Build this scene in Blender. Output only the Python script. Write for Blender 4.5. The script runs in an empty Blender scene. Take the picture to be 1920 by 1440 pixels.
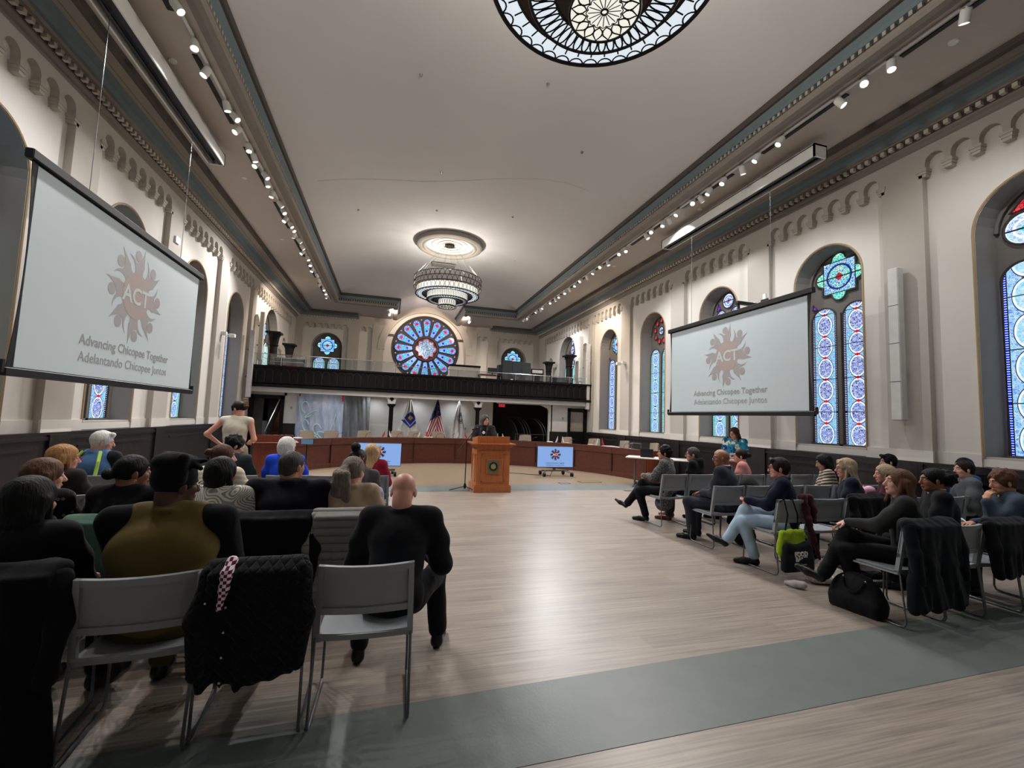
import bpy, math, random
import numpy as np
from mathutils import Matrix, Vector
PI = math.pi
SC = bpy.context.scene
COL = SC.collection
rnd = random.Random(7)

# ------------------------------------------------------------------ node helper
class V:
    """socket wrapper with arithmetic"""
    def __init__(s, nt, sk): s.nt = nt; s.sk = sk
    def _m(s, op, *a, clamp=False):
        n = s.nt.nodes.new('ShaderNodeMath'); n.operation = op; n.use_clamp = clamp
        for i, x in enumerate((s,) + a):
            if isinstance(x, V): s.nt.links.new(x.sk, n.inputs[i])
            else: n.inputs[i].default_value = float(x)
        return V(s.nt, n.outputs[0])
    def __add__(s, o): return s._m('ADD', o)
    def __sub__(s, o): return s._m('SUBTRACT', o)
    def __mul__(s, o): return s._m('MULTIPLY', o)
    def __truediv__(s, o): return s._m('DIVIDE', o)
    def mod(s, o): return s._m('FLOORED_MODULO', o)
    def abs(s): return s._m('ABSOLUTE')
    def sqrt(s): return s._m('SQRT')
    def sin(s): return s._m('SINE')
    def lt(s, o): return s._m('LESS_THAN', o)
    def gt(s, o): return s._m('GREATER_THAN', o)
    def mn(s, o): return s._m('MINIMUM', o)
    def mx(s, o): return s._m('MAXIMUM', o)
    def floor(s): return s._m('FLOOR')
    def pw(s, o): return s._m('POWER', o)

def mixc(nt, f, a, b):
    n = nt.nodes.new('ShaderNodeMix'); n.data_type = 'RGBA'
    for k, x in ((0, f), (6, a), (7, b)):
        if isinstance(x, V): nt.links.new(x.sk, n.inputs[k])
        elif k == 0: n.inputs[k].default_value = x
        else: n.inputs[k].default_value = (*x, 1) if len(x) == 3 else x
    return V(nt, n.outputs[2])

def lin(c):
    """sRGB 0-255 or hex string to linear"""
    if isinstance(c, str): c = tuple(int(c[i:i+2], 16) for i in (0, 2, 4))
    return tuple(((x/255)/12.92 if x/255 <= .04045 else ((x/255+.055)/1.055)**2.4) for x in c)

def newmat(name):
    m = bpy.data.materials.new(name); m.use_nodes = True
    nt = m.node_tree; b = nt.nodes['Principled BSDF']
    return m, nt, b

def coords(nt, kind='Object'):
    tc = nt.nodes.new('ShaderNodeTexCoord'); sp = nt.nodes.new('ShaderNodeSeparateXYZ')
    nt.links.new(tc.outputs[kind], sp.inputs[0])
    return tc.outputs[kind], V(nt, sp.outputs[0]), V(nt, sp.outputs[1]), V(nt, sp.outputs[2])

def noise(nt, vec, scale, detail=2, stretch=None):
    if stretch:
        mp = nt.nodes.new('ShaderNodeMapping'); mp.inputs['Scale'].default_value = stretch
        nt.links.new(vec, mp.inputs[0]); vec = mp.outputs[0]
    n = nt.nodes.new('ShaderNodeTexNoise'); n.inputs['Scale'].default_value = scale
    n.inputs['Detail'].default_value = detail
    nt.links.new(vec, n.inputs['Vector'])
    return V(nt, n.outputs['Fac'])

def voro(nt, vec, scale, feature='F1'):
    n = nt.nodes.new('ShaderNodeTexVoronoi'); n.feature = feature; n.inputs['Scale'].default_value = scale
    nt.links.new(vec, n.inputs['Vector'])
    return n

def bump(nt, b, h, strength=.3, dist=.01):
    n = nt.nodes.new('ShaderNodeBump'); n.inputs['Strength'].default_value = strength
    n.inputs['Distance'].default_value = dist
    nt.links.new(h.sk, n.inputs['Height']); nt.links.new(n.outputs[0], b.inputs['Normal'])

_MC = {}
def M(name, col='808080', rough=.6, metal=0, var=.06, vs=8, bmp=0, bs=60, spec=.3, trans=0, stretch=None):
    """plain procedural paint / plastic / fabric with slight tonal variation"""
    if name in _MC: return _MC[name]
    m, nt, b = newmat(name)
    c = lin(col) if not isinstance(col[0], float) else col
    vec, x, y, z = coords(nt)
    f = noise(nt, vec, vs, 3, stretch)
    lo = tuple(max(0, q*(1-var*2)) for q in c); hi = tuple(min(1, q*(1+var*2)) for q in c)
    nt.links.new(mixc(nt, f, lo, hi).sk, b.inputs['Base Color'])
    b.inputs['Roughness'].default_value = rough; b.inputs['Metallic'].default_value = metal
    b.inputs['Specular IOR Level'].default_value = spec
    if trans:
        b.inputs['Transmission Weight'].default_value = trans
    if bmp: bump(nt, b, noise(nt, vec, bs, 2, stretch), bmp, .004)
    _MC[name] = m
    return m

def ME(name, col, strength, base=None):
    """something that gives off light"""
    if name in _MC: return _MC[name]
    m, nt, b = newmat(name)
    c = lin(col) if isinstance(col, str) else col
    b.inputs['Base Color'].default_value = (*(base or (.02, .02, .02)), 1)
    b.inputs['Emission Color'].default_value = (*c, 1); b.inputs['Emission Strength'].default_value = strength
    _MC[name] = m
    return m

# ------------------------------------------------------------------ object helper
def tag(o, label=None, cat=None, group=None, kind=None):
    if label: o['label'] = label
    if cat: o['category'] = cat
    if group: o['group'] = group
    if kind: o['kind'] = kind
    return o

def empty(name, loc=(0, 0, 0), rz=0, **k):
    o = bpy.data.objects.new(name, None); COL.objects.link(o)
    o.location = loc; o.rotation_euler = (0, 0, rz); o.empty_display_size = .1
    return tag(o, **k)

def link(name, me, mats, parent=None, loc=None, rz=0, smooth=False, **k):
    o = bpy.data.objects.new(name, me); COL.objects.link(o)
    if not isinstance(mats, (list, tuple)): mats = [mats]
    if len(me.materials) == 0:
        for m in mats: me.materials.append(m)
    if parent: o.parent = parent
    if loc is not None: o.location = loc
    if rz: o.rotation_euler = (0, 0, rz)
    return tag(o, **k)

def copy_tree(o, parent=None, skip=()):
    c = o.copy(); COL.objects.link(c)
    if parent: c.parent = parent
    for ch in list(o.children):
        if ch.name.split('.')[0] not in skip: copy_tree(ch, c, skip)
    return c

class MB:
    def __init__(s): s.v = []; s.f = []; s.mi = []; s.T = Matrix.Identity(4); s.cur = 0
    def mat(s, i): s.cur = i; return s
    def add(s, vs, fs):
        o = len(s.v)
        for p in vs: s.v.append(tuple(s.T @ Vector(p)))
        for f in fs: s.f.append([o+i for i in f]); s.mi.append(s.cur)
        return s
    def box(s, a, b):
        x0, y0, z0 = a; x1, y1, z1 = b
        if x0 > x1: x0, x1 = x1, x0
        if y0 > y1: y0, y1 = y1, y0
        if z0 > z1: z0, z1 = z1, z0
        return s.add([(x0,y0,z0),(x1,y0,z0),(x1,y1,z0),(x0,y1,z0),(x0,y0,z1),(x1,y0,z1),(x1,y1,z1),(x0,y1,z1)],
              [(0,3,2,1),(4,5,6,7),(0,1,5,4),(1,2,6,5),(2,3,7,6),(3,0,4,7)])
    def rbox(s, a, b, r=.01):
        """box with chamfered edges"""
        x0, y0, z0 = a; x1, y1, z1 = b
        pts = [(x0+r,y0),(x1-r,y0),(x1,y0+r),(x1,y1-r),(x1-r,y1),(x0+r,y1),(x0,y1-r),(x0,y0+r)]
        cx, cy = (x0+x1)/2, (y0+y1)/2
        def sh(d):
            fx = ((x1-x0)/2-d)/((x1-x0)/2); fy = ((y1-y0)/2-d)/((y1-y0)/2)
            return [(cx+(x-cx)*fx, cy+(y-cy)*fy) for x, y in pts]
        vs = [(x,y,z0) for x, y in sh(r)]+[(x,y,z0+r) for x, y in pts]+[(x,y,z1-r) for x, y in pts]+[(x,y,z1) for x, y in sh(r)]
        fs = [tuple(range(7,-1,-1)), tuple(range(24,32))]
        for k in range(3):
            for i in range(8): j = (i+1) % 8; fs.append((k*8+i, k*8+j, k*8+8+j, k*8+8+i))
        return s.add(vs, fs)
    def prism(s, poly, d0, d1, ax='y', caps=True):
        """2-d polygon extruded; ax = axis of extrusion; poly gives the two other coords in order"""
        n = len(poly)
        def P(p, d):
            if ax == 'y': return (p[0], d, p[1])
            if ax == 'z': return (p[0], p[1], d)
            return (d, p[0], p[1])
        vs = [P(p, d0) for p in poly]+[P(p, d1) for p in poly]
        fs = [(i, (i+1) % n, n+(i+1) % n, n+i) for i in range(n)]
        if caps: fs += [tuple(range(n-1,-1,-1)), tuple(range(n, 2*n))]
        return s.add(vs, fs)
    def tube(s, pts, r, n=8, closed=False, caps=True):
        pts = [Vector(p) for p in pts]; m = len(pts)
        rs = r if isinstance(r, (list, tuple)) else [r]*m
        vs = []; up = None
        for i, p in enumerate(pts):
            if closed: t = pts[(i+1) % m]-pts[i-1]
            else: t = pts[min(i+1, m-1)]-pts[max(i-1, 0)]
            t.normalize()
            if up is None: up = Vector((0,0,1)) if abs(t.z) < .9 else Vector((1,0,0))
            a = t.cross(up)
            if a.length < 1e-4: a = t.orthogonal()
            a.normalize(); b = a.cross(t); up = b
            for k in range(n):
                q = 2*PI*k/n; vs.append(p+(a*math.cos(q)+b*math.sin(q))*rs[i])
        fs = []
        for i in range(m if closed else m-1):
            j = (i+1) % m
            for k in range(n): l = (k+1) % n; fs.append((i*n+k, i*n+l, j*n+l, j*n+k))
        if not closed and caps: fs += [tuple(range(n-1,-1,-1)), tuple(range((m-1)*n, m*n))]
        return s.add(vs, fs)
    def lathe(s, prof, c=(0,0,0), n=32, a0=0, a1=2*PI):
        full = abs(a1-a0-2*PI) < 1e-6; m = len(prof); N = n if full else n+1
        vs = []
        for i in range(N):
            a = a0+(a1-a0)*i/n
            for r, z in prof: vs.append((c[0]+r*math.cos(a), c[1]+r*math.sin(a), c[2]+z))
        fs = []
        for i in range(n):
            j = (i+1) % N
            for k in range(m-1): fs.append((i*m+k, j*m+k, j*m+k+1, i*m+k+1))
        return s.add(vs, fs)
    def sweep(s, path, prof, closed=False):
        """profile (out, z) swept along 2-d path; out is to the left of travel"""
        m = len(path); vs = []; q = len(prof)
        for i in range(m):
            p = Vector(path[i])
            d0 = (p-Vector(path[i-1])) if (i > 0 or closed) else None
            d1 = (Vector(path[(i+1) % m])-p) if (i < m-1 or closed) else None
            if d0 is None: d0 = d1
            if d1 is None: d1 = d0
            d0 = d0.normalized(); d1 = d1.normalized()
            n0 = Vector((-d0.y, d0.x)); n1 = Vector((-d1.y, d1.x)); nn = (n0+n1)
            nn = nn/(1+n0.dot(n1)) if (1+n0.dot(n1)) > .05 else n0
            for o, z in prof: vs.append((p.x+nn.x*o, p.y+nn.y*o, z))
        fs = []
        for i in range(m if closed else m-1):
            j = (i+1) % m
            for k in range(q-1): fs.append((i*q+k, j*q+k, j*q+k+1, i*q+k+1))
        return s.add(vs, fs)
    def disc(s, c, r, n=24, ax='y', r2=None):
        pts = []
        for k in range(n):
            a = 2*PI*k/n; u, w = r*math.cos(a), (r2 or r)*math.sin(a)
            pts.append((c[0]+u, c[1], c[2]+w) if ax == 'y' else ((c[0]+u, c[1]+w, c[2]) if ax == 'z' else (c[0], c[1]+u, c[2]+w)))
        return s.add(pts, [tuple(range(n))])
    def ball(s, c, r, n=10, m=7):
        rx, ry, rz = r if isinstance(r, (tuple, list)) else (r, r, r)
        vs = [(c[0], c[1], c[2]-rz)]
        for i in range(1, m):
            t = PI*i/m
            for k in range(n): a = 2*PI*k/n; vs.append((c[0]+rx*math.sin(t)*math.cos(a), c[1]+ry*math.sin(t)*math.sin(a), c[2]-rz*math.cos(t)))
        vs.append((c[0], c[1], c[2]+rz)); L = len(vs)-1; fs = []
        for k in range(n):
            l = (k+1) % n; fs.append((0, 1+l, 1+k)); fs.append((L, 1+(m-2)*n+k, 1+(m-2)*n+l))
            for i in range(m-2): fs.append((1+i*n+k, 1+i*n+l, 1+(i+1)*n+l, 1+(i+1)*n+k))
        return s.add(vs, fs)
    def mesh(s, name='m', smooth=False):
        me = bpy.data.meshes.new(name); me.from_pydata(s.v, [], s.f)
        me.polygons.foreach_set('material_index', s.mi)
        if smooth: me.polygons.foreach_set('use_smooth', [True]*len(s.f))
        me.update(); return me
    def obj(s, name, mats, parent=None, smooth=False, bevel=0, sub=0, **k):
        me = s.mesh(name, smooth); o = link(name, me, mats, parent, **k)
        if len(me.materials) == 1 and isinstance(mats, (list, tuple)) and len(mats) > 1:
            for m in mats[1:]: me.materials.append(m)
        if bevel:
            b = o.modifiers.new('b', 'BEVEL'); b.width = bevel; b.segments = 2; b.limit_method = 'ANGLE'
        if smooth and not sub:
            try: me.set_sharp_from_angle(angle=math.radians(40))
            except Exception: pass
        return o

def text_mb(mb, txt, size, T, bold=0, depth=.002, align='CENTER', ysc=1):
    """adds lettering lying in local xz, facing -y"""
    cu = bpy.data.curves.new('t', 'FONT'); cu.body = txt; cu.size = size; cu.align_x = align; cu.offset = bold
    cu.extrude = depth/2; cu.resolution_u = 3
    o = bpy.data.objects.new('t', cu); COL.objects.link(o)
    dg = bpy.context.evaluated_depsgraph_get(); dg.update()
    me = o.evaluated_get(dg).to_mesh()
    old = mb.T; mb.T = old @ T @ Matrix.Rotation(PI/2, 4, 'X')
    mb.add([(v.co.x, v.co.y*ysc, v.co.z) for v in me.vertices], [list(p.vertices) for p in me.polygons])
    mb.T = old
    o.evaluated_get(dg).to_mesh_clear(); bpy.data.objects.remove(o); bpy.data.curves.remove(cu)

def TR(x, y, z, rz=0, rx=0, ry=0):
    return Matrix.Translation((x, y, z)) @ Matrix.Rotation(rz, 4, 'Z') @ Matrix.Rotation(rx, 4, 'X') @ Matrix.Rotation(ry, 4, 'Y')

# ------------------------------------------------------------------ signed distance modelling
class Sdf:
    def __init__(s, k=.03): s.p = []; s.k = k; s.T = np.eye(4)
    def _pt(s, p): return (s.T @ np.array([*p, 1.0]))[:3]
    def cap(s, a, b, ra, rb=None, k=None, sub=False):
        s.p.append(('c', s._pt(a), s._pt(b), ra, ra if rb is None else rb, s.k if k is None else k, sub)); return s
    def chain(s, pts, rs, k=None):
        for i in range(len(pts)-1): s.cap(pts[i], pts[i+1], rs[i], rs[i+1], k)
        return s
    def ell(s, c, r, R=None, k=None, sub=False):
        R3 = s.T[:3, :3] @ (np.array(R) if R is not None else np.eye(3))
        s.p.append(('e', s._pt(c), np.array(r, float), R3, 0, s.k if k is None else k, sub)); return s
    def box(s, c, h, R=None, rd=.01, k=None, sub=False):
        R3 = s.T[:3, :3] @ (np.array(R) if R is not None else np.eye(3))
        s.p.append(('b', s._pt(c), np.array(h, float), R3, rd, s.k if k is None else k, sub)); return s
    def data(s, res, disp=None):
        lo = np.full(3, 1e9); hi = -lo; bb = []
        for t, a, b, c, d, k, sub in s.p:
            if t == 'c': r = max(c, d); l = np.minimum(a, b)-r; h = np.maximum(a, b)+r
            else:
                e = np.abs(c) @ b; l = a-e-(d if t == 'b' else 0); h = a+e+(d if t == 'b' else 0)
            bb.append((l, h))
            if not sub: lo = np.minimum(lo, l); hi = np.maximum(hi, h)
        lo -= 3*res+.02; hi += 3*res+.02
        n = np.ceil((hi-lo)/res).astype(int)+1
        D = np.full(n, .5, np.float32)
        ax = [lo[i]+res*np.arange(n[i]) for i in range(3)]
        for (t, a, b, c, d, k, sub), (l, h) in zip(s.p, bb):
            mg = k+2*res+.012
            i0 = np.maximum(((l-mg-lo)/res).astype(int), 0); i1 = np.minimum(((h+mg-lo)/res).astype(int)+2, n)
            if (i1 <= i0).any(): continue
            sl = tuple(slice(i0[q], i1[q]) for q in range(3))
            P = np.stack(np.meshgrid(*[ax[q][sl[q]] for q in range(3)], indexing='ij'), -1)
            if t == 'c':
                ba = b-a; L = max(ba @ ba, 1e-9); pa = P-a
                hh = np.clip((pa @ ba)/L, 0, 1)
                dd = np.linalg.norm(pa-hh[..., None]*ba, axis=-1)-(c+(d-c)*hh)
            elif t == 'e':
                q = (P-a) @ c; k0 = np.linalg.norm(q/b, axis=-1); k1 = np.linalg.norm(q/(b*b), axis=-1)
                dd = k0*(k0-1)/np.maximum(k1, 1e-6)
            else:
                q = np.abs((P-a) @ c)-b
                dd = np.linalg.norm(np.maximum(q, 0), axis=-1)+np.minimum(q.max(-1), 0)-d
            cur = D[sl]
            if sub:
                x = -dd; hh = np.maximum(k-np.abs(cur-x), 0)/max(k, 1e-6)
                D[sl] = np.maximum(cur, x)+hh*hh*k*.25
            else:
                hh = np.maximum(k-np.abs(cur-dd), 0)/max(k, 1e-6)
                D[sl] = np.minimum(cur, dd)-hh*hh*k*.25
        if disp is not None:
            X, Y, Z = np.meshgrid(*ax, indexing='ij', sparse=True)
            D = D+disp(X, Y, Z)
        return snet(D, lo, res)

def snet(D, org, res):
    S = D < 0
    nx, ny, nz = D.shape
    off = [(i, j, k) for i in (0, 1) for j in (0, 1) for k in (0, 1)]
    def cut(A, o): return A[o[0]:nx-1+o[0], o[1]:ny-1+o[1], o[2]:nz-1+o[2]]
    cnt = sum(cut(S, o).astype(np.int8) for o in off)
    c = (cnt > 0) & (cnt < 8)
    idx = np.full(c.shape, -1, np.int64); N = int(c.sum()); idx[c] = np.arange(N)
    base = np.argwhere(c).astype(float)
    P = np.zeros((N, 3)); W = np.zeros(N)
    vals = {o: cut(D, o)[c] for o in off}
    for o in off:
        for a in range(3):
            if o[a] == 0:
                o2 = list(o); o2[a] = 1; o2 = tuple(o2)
                va, vb = vals[o], vals[o2]; m = (va < 0) != (vb < 0)
                t = va[m]/(va[m]-vb[m]); q = np.tile(np.array(o, float), (int(m.sum()), 1)); q[:, a] += t
                P[m] += q; W[m] += 1
    P = (P/W[:, None]+base)*res+org
    F = []
    for a in range(3):
        b, d = (a+1) % 3, (a+2) % 3
        def sl(sa, sb, sd):
            r = [None]*3; r[a] = sa; r[b] = sb; r[d] = sd; return tuple(r)
        s0 = S[sl(slice(0, -1), slice(1, -1), slice(1, -1))]; s1 = S[sl(slice(1, None), slice(1, -1), slice(1, -1))]
        m = s0 != s1
        i00 = idx[sl(slice(None), slice(0, -1), slice(0, -1))][m]; i10 = idx[sl(slice(None), slice(1, None), slice(0, -1))][m]
        i11 = idx[sl(slice(None), slice(1, None), slice(1, None))][m]; i01 = idx[sl(slice(None), slice(0, -1), slice(1, None))][m]
        q = np.stack([i00, i10, i11, i01], 1); fl = ~s0[m]
        q[fl] = q[fl][:, ::-1]; F.append(q)
    return P, np.concatenate(F)

def npmesh(name, parts):
    """parts: list of (P, F, material_index or array)"""
    vs = []; fs = []; mi = []; o = 0
    for P, F, m in parts:
        vs.append(P); fs.append(F+o); o += len(P)
        mi.append(np.full(len(F), m, np.int32) if np.isscalar(m) else m)
    Vv = np.concatenate(vs); Ff = np.concatenate(fs); mi = np.concatenate(mi).astype(np.int32)
    me = bpy.data.meshes.new(name)
    me.vertices.add(len(Vv)); me.vertices.foreach_set('co', Vv.astype(np.float32).ravel())
    me.loops.add(Ff.size); me.loops.foreach_set('vertex_index', Ff.astype(np.int32).ravel())
    me.polygons.add(len(Ff)); me.polygons.foreach_set('loop_start', np.arange(0, Ff.size, 4, dtype=np.int32))
    me.polygons.foreach_set('material_index', mi)
    me.polygons.foreach_set('use_smooth', np.ones(len(Ff), bool))
    me.update(calc_edges=True); me.validate()
    return me

def folds(amp, f=18, seed=0):
    r = random.Random(seed); a = [r.uniform(0, 6) for _ in range(6)]
    def g(X, Y, Z):
        w = np.sin(f*.45*Z+a[0]+1.5*np.sin(f*.3*X+a[1]))
        return amp*(np.sin(f*X+a[2]+2*w)*np.sin(f*.8*Z+a[3])*.6+np.sin(f*1.1*Y+f*.6*Z+a[4])*.5)
    return g
def rotm(rx=0, ry=0, rz=0):
    return np.array(Matrix.Rotation(rz, 3, 'Z') @ Matrix.Rotation(ry, 3, 'Y') @ Matrix.Rotation(rx, 3, 'X'))
# ------------------------------------------------------------------ constants of the hall
XL, XR, XC, YN, YB = -4.81, 8.19, 1.69, -5.2, 24.0
ZC, ZS = 6.34, 6.66          # bottom of cornice, soffit
REC = .11
# ------------------------------------------------------------------ materials
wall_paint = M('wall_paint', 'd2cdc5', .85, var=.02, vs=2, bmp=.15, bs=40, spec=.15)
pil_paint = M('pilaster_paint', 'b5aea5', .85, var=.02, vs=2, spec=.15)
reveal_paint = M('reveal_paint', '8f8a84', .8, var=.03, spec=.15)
ceil_paint = M('ceiling_paint', 'cbc9c9', .9, var=.015, vs=1.2, spec=.1)
soff_paint = M('soffit_paint', 'c0b8af', .9, var=.02, spec=.1)
taupe = M('cornice_taupe', '8a837b', .7, var=.03, spec=.2)
taupe_d = M('cornice_dark', '4e4844', .7, var=.03, spec=.2)
teal = M('cornice_teal', '69777b', .7, var=.03, spec=.2)
cream = M('dentil_cream', 'c9c2b6', .7, var=.03)
white_p = M('white_plaster', 'd8d8d6', .8, var=.02)
white_pl = M('white_plastic', 'e2e2de', .4, var=.01)
black_p = M('black_plastic', '121214', .45, var=.05)
dark_metal = M('dark_metal', '2a2a2c', .4, .6)
chrome = M('chrome', 'b8b8ba', .25, .9)
steel = M('grey_steel', '6f7174', .4, .7)
brass = M('tan_moulding', 'a58c6a', .5)
redp = M('red_plastic', 'c8323c', .5)
def wood_mat(name, c1, c2, rough=.4, sc=(14, 14, 1.2)):
    m, nt, b = newmat(name); vec, x, y, z = coords(nt)
    f = noise(nt, vec, 3, 6, sc)
    nt.links.new(mixc(nt, f._m('SMOOTHSTEP' if False else 'MULTIPLY', 1.0), lin(c1), lin(c2)).sk, b.inputs['Base Color'])
    b.inputs['Roughness'].default_value = rough
    bump(nt, b, f, .08, .002); _MC[name] = m; return m
wains, _nt, _b = newmat('dark_wainscot')
_v, _x, _y, _z = coords(_nt)
_f = noise(_nt, _v, 3, 4, (12, 12, 1))
_nt.links.new(mixc(_nt, _f, lin('0d0a09'), lin('201917')).sk, _b.inputs['Base Color']); _b.inputs['Roughness'].default_value = .42
_g = ((_x+_y)*(1/.085)).mod(1.0).lt(.12)
bump(_nt, _b, _g*(-1.0), .8, .006)
dk_wood = wood_mat('balcony_dark_wood', '060505', '0f0c0b', .55); dk_wood.node_tree.nodes['Principled BSDF'].inputs['Specular IOR Level'].default_value = .25
cherry = wood_mat('cherry_wood', 'c2753f', '8c4a22', .3)
mahog = wood_mat('mahogany_wood', '6b3826', '40201a', .38, (5, 5, 5))
mahog2 = wood_mat('red_lectern_wood', '8a4428', '5a2a1a', .35)
# floor: pale strand-look planks running across the hall
flm, _nt, _b = newmat('floor_planks')
_v, _x, _y, _z = coords(_nt, 'Object')
_s = noise(_nt, _v, 1.0, 5, (1.6, 60, 1)); _s2 = noise(_nt, _v, 1.0, 3, (.35, 9, 1)); _r = (_y*(1/.19)).floor()
_r2 = (_r*12.9898).sin()*43758.5; _r2 = _r2.mod(1.0)
_pl = ((_x+_r2*1.2)*(1/1.22)).floor(); _pr = ((_pl*78.233+_r*37.7).sin()*43758.5).mod(1.0)
_f = (_s*1.7+_s2*.6+_pr*.16-.75)
_f.nt.nodes[-1].use_clamp = True
_c = mixc(_nt, _f, lin('776e66'), lin('aea194'))
_nt.links.new(_c.sk, _b.inputs['Base Color']); _b.inputs['Roughness'].default_value = .34
_b.inputs['Specular IOR Level'].default_value = .45
bump(_nt, _b, _s, .1, .002)
grey_band = M('grey_floor_band', '6d7470', .38, var=.06, vs=5, bmp=.1)
tan_fl = M('tan_floor', '806f5a', .4, var=.06, vs=3, stretch=(1, 10, 1))

# ------------------------------------------------------------------ stained glass
def glassmat(name, kind, A, B, Cc, acc='c02030', st=1.5, P=.45, hw=.265, border='1a2a9a', ring='e8f6ff'):
    m, nt, b = newmat(name); vec, x, y, z = coords(nt)
    vo = voro(nt, vec, 26 if kind == 'lancet' else 20); cell = nt.nodes.new('ShaderNodeSeparateColor')
    nt.links.new(vo.outputs['Color'], cell.inputs[0]); rc = V(nt, cell.outputs[0])
    ve = voro(nt, vec, 26 if kind == 'lancet' else 20, 'DISTANCE_TO_EDGE'); edge = V(nt, ve.outputs['Distance']).lt(.05)
    A, B, Cc, acc, border, ring = map(lin, (A, B, Cc, acc, border, ring)); K = (.004, .006, .012)
    col = mixc(nt, rc, A, B)
    if kind == 'lancet':
        u = x*(1/hw); vv = (z*(2/P)).mod(2.0)-1.0
        e = ((u*(1/.60))*(u*(1/.60))+(vv*(1/.94))*(vv*(1/.94))).sqrt()
        outc = mixc(nt, rc, Cc, B)
        pet = ((u*9.0).sin()*(vv*13.0).sin()).gt(.45)
        ins = mixc(nt, pet, col, tuple(min(1, .25*q+.8*w_) for q, w_ in zip(ring, B)))
        col = mixc(nt, e.gt(.86), ins, outc)
        col = mixc(nt, (e-.92).abs().lt(.075), col, ring)
        col = mixc(nt, edge, col, tuple(.45*q+.25 for q in ring))
        col = mixc(nt, (e-1.03).abs().lt(.03), col, K)
        col = mixc(nt, (u.abs()*1.9+(vv.abs()-1.0).abs()*3.0).lt(.42), col, acc)
        col = mixc(nt, u.abs().gt(.84), col, border)
        col = mixc(nt, (u.abs()-.82).abs().lt(.03), col, K)
        col = mixc(nt, (u.abs().gt(.84)._m('MULTIPLY', 1.0)*((z*28.0).mod(1.0).lt(.25))), col, ring)
        col = mixc(nt, ((z*(1/(P*1.5))).mod(1.0)).lt(.02), col, K)
    else:
        r = (x*x+z*z).sqrt()*(1/hw)
        if kind == 'star':
            col = mixc(nt, edge, col, ring)
            col = mixc(nt, r.lt(.62), mixc(nt, edge, mixc(nt, rc, Cc, B), ring), mixc(nt, r.lt(.62), Cc, A)) if False else col
            col = mixc(nt, r.lt(.5), col, mixc(nt, edge, mixc(nt, rc, Cc, A), ring))
            col = mixc(nt, (r-.5).abs().lt(.04), col, border)
            col = mixc(nt, (x.abs()+z.abs()).lt(.18*hw), col, acc)
            q = x.abs().mx(z.abs())*(1/hw)
            col = mixc(nt, q.gt(.66), col, mixc(nt, edge, Cc, ring))
            col = mixc(nt, (q-.66).abs().lt(.02), col, K)
            col = mixc(nt, z.abs().lt(.012), col, K)
        elif kind == 'round':
            col = mixc(nt, edge, col, ring)
            col = mixc(nt, (r-.5).abs().lt(.06), col, ring)
            col = mixc(nt, (r-.86).abs().lt(.06), col, ring)
            col = mixc(nt, r.lt(.2), col, acc)
            col = mixc(nt, z.abs().lt(.012), col, K)
        elif kind == 'petal':
            # z runs outward from the hub, hw = length
            t = z*(1/hw); u = x*(1/.2)
            col = mixc(nt, edge, col, mixc(nt, rc, ring, B))
            col = mixc(nt, (u.abs()+(t-.78).abs()*6.0).lt(.62), col, acc)
            col = mixc(nt, ((u*.9)*(u*.9)+((t-.55)*7.0)*((t-.55)*7.0)).lt(.16), col, lin('2fd0a0'))
            col = mixc(nt, (u.abs()+(t-.3).abs()*5.0).lt(.35), col, border)
        elif kind == 'hub':
            n2 = noise(nt, vec, 9, 3)
            col = mixc(nt, n2.gt(.52), lin('9fc0e0'), lin('40557a'))
            col = mixc(nt, edge, col, (.01, .01, .02))
            col = mixc(nt, n2.gt(.6), col, lin('f2ecf4'))
        elif kind == 'plain':
            col = mixc(nt, edge, col, K)
    nt.links.new(col.sk, b.inputs['Emission Color']); b.inputs['Emission Strength'].default_value = st
    nt.links.new(mixc(nt, .85, col, (0, 0, 0)).sk, b.inputs['Base Color']); b.inputs['Roughness'].default_value = .15
    _MC[name] = m; return m
GL = {
 'blue': glassmat('glass_blue_lancet', 'lancet', '2448a8', '4c84dc', '3fa8dc', acc='20408a', border='3048b0'),
 'lav': glassmat('glass_lavender_lancet', 'lancet', '40408c', '6d86d8', '58c4dc', acc='c81830', border='2c2058'),
 'deep': glassmat('glass_deep_blue_lancet', 'lancet', '7ac0e4', '8fd0ec', '4f86e0', acc='4a1430', border='1030d8', hw=.265, P=.52),
 'teal': glassmat('glass_teal_lancet', 'lancet', '4878c8', '58a0e0', '58c8c8', acc='1a4060', border='58b8b0'),
 'pale': glassmat('glass_pale_green_lancet', 'lancet', 'b8a8c8', 'd8e8e8', '6fc8b4', acc='254048', border='70c8b8'),
 'staryel': glassmat('glass_star_yellow', 'star', '3a68d0', '58b8e8', '30c0c0', acc='a01828', border='10206a', hw=.49, ring='e8f0b0'),
 'starblue': glassmat('glass_star_blue', 'star', '3078d0', '40b0e8', '48d0d8', acc='b02038', border='1030a0', hw=.49),
 'roundblue': glassmat('glass_round_blue', 'round', '1838b0', '4878d8', '2040a0', acc='d02030', border='ffffff', hw=.2),
 'roundpale': glassmat('glass_round_pale', 'round', '8f98d0', 'a8d8e8', '30c8c8', acc='30c8c8', border='ffffff', hw=.26),
 'red': glassmat('glass_red', 'plain', 'b81828', 'e84850', 'b81828'),
 'purple': glassmat('glass_purple', 'plain', '5828a0', '8048d0', '5828a0'),
 'petal': glassmat('glass_petal', 'petal', '2850c8', '58a8f0', '58a8f0', acc='c8283c', border='102070', hw=.92),
 'hub': glassmat('glass_hub', 'hub', '2850c8', '58a8f0', '58a8f0'),
 'white': glassmat('glass_white', 'plain', 'c8d8f0', 'f0f0ff', 'ffffff', st=1.1),
}
tracery = M('tracery_stone', '6d6863', .7, var=.05)
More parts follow.
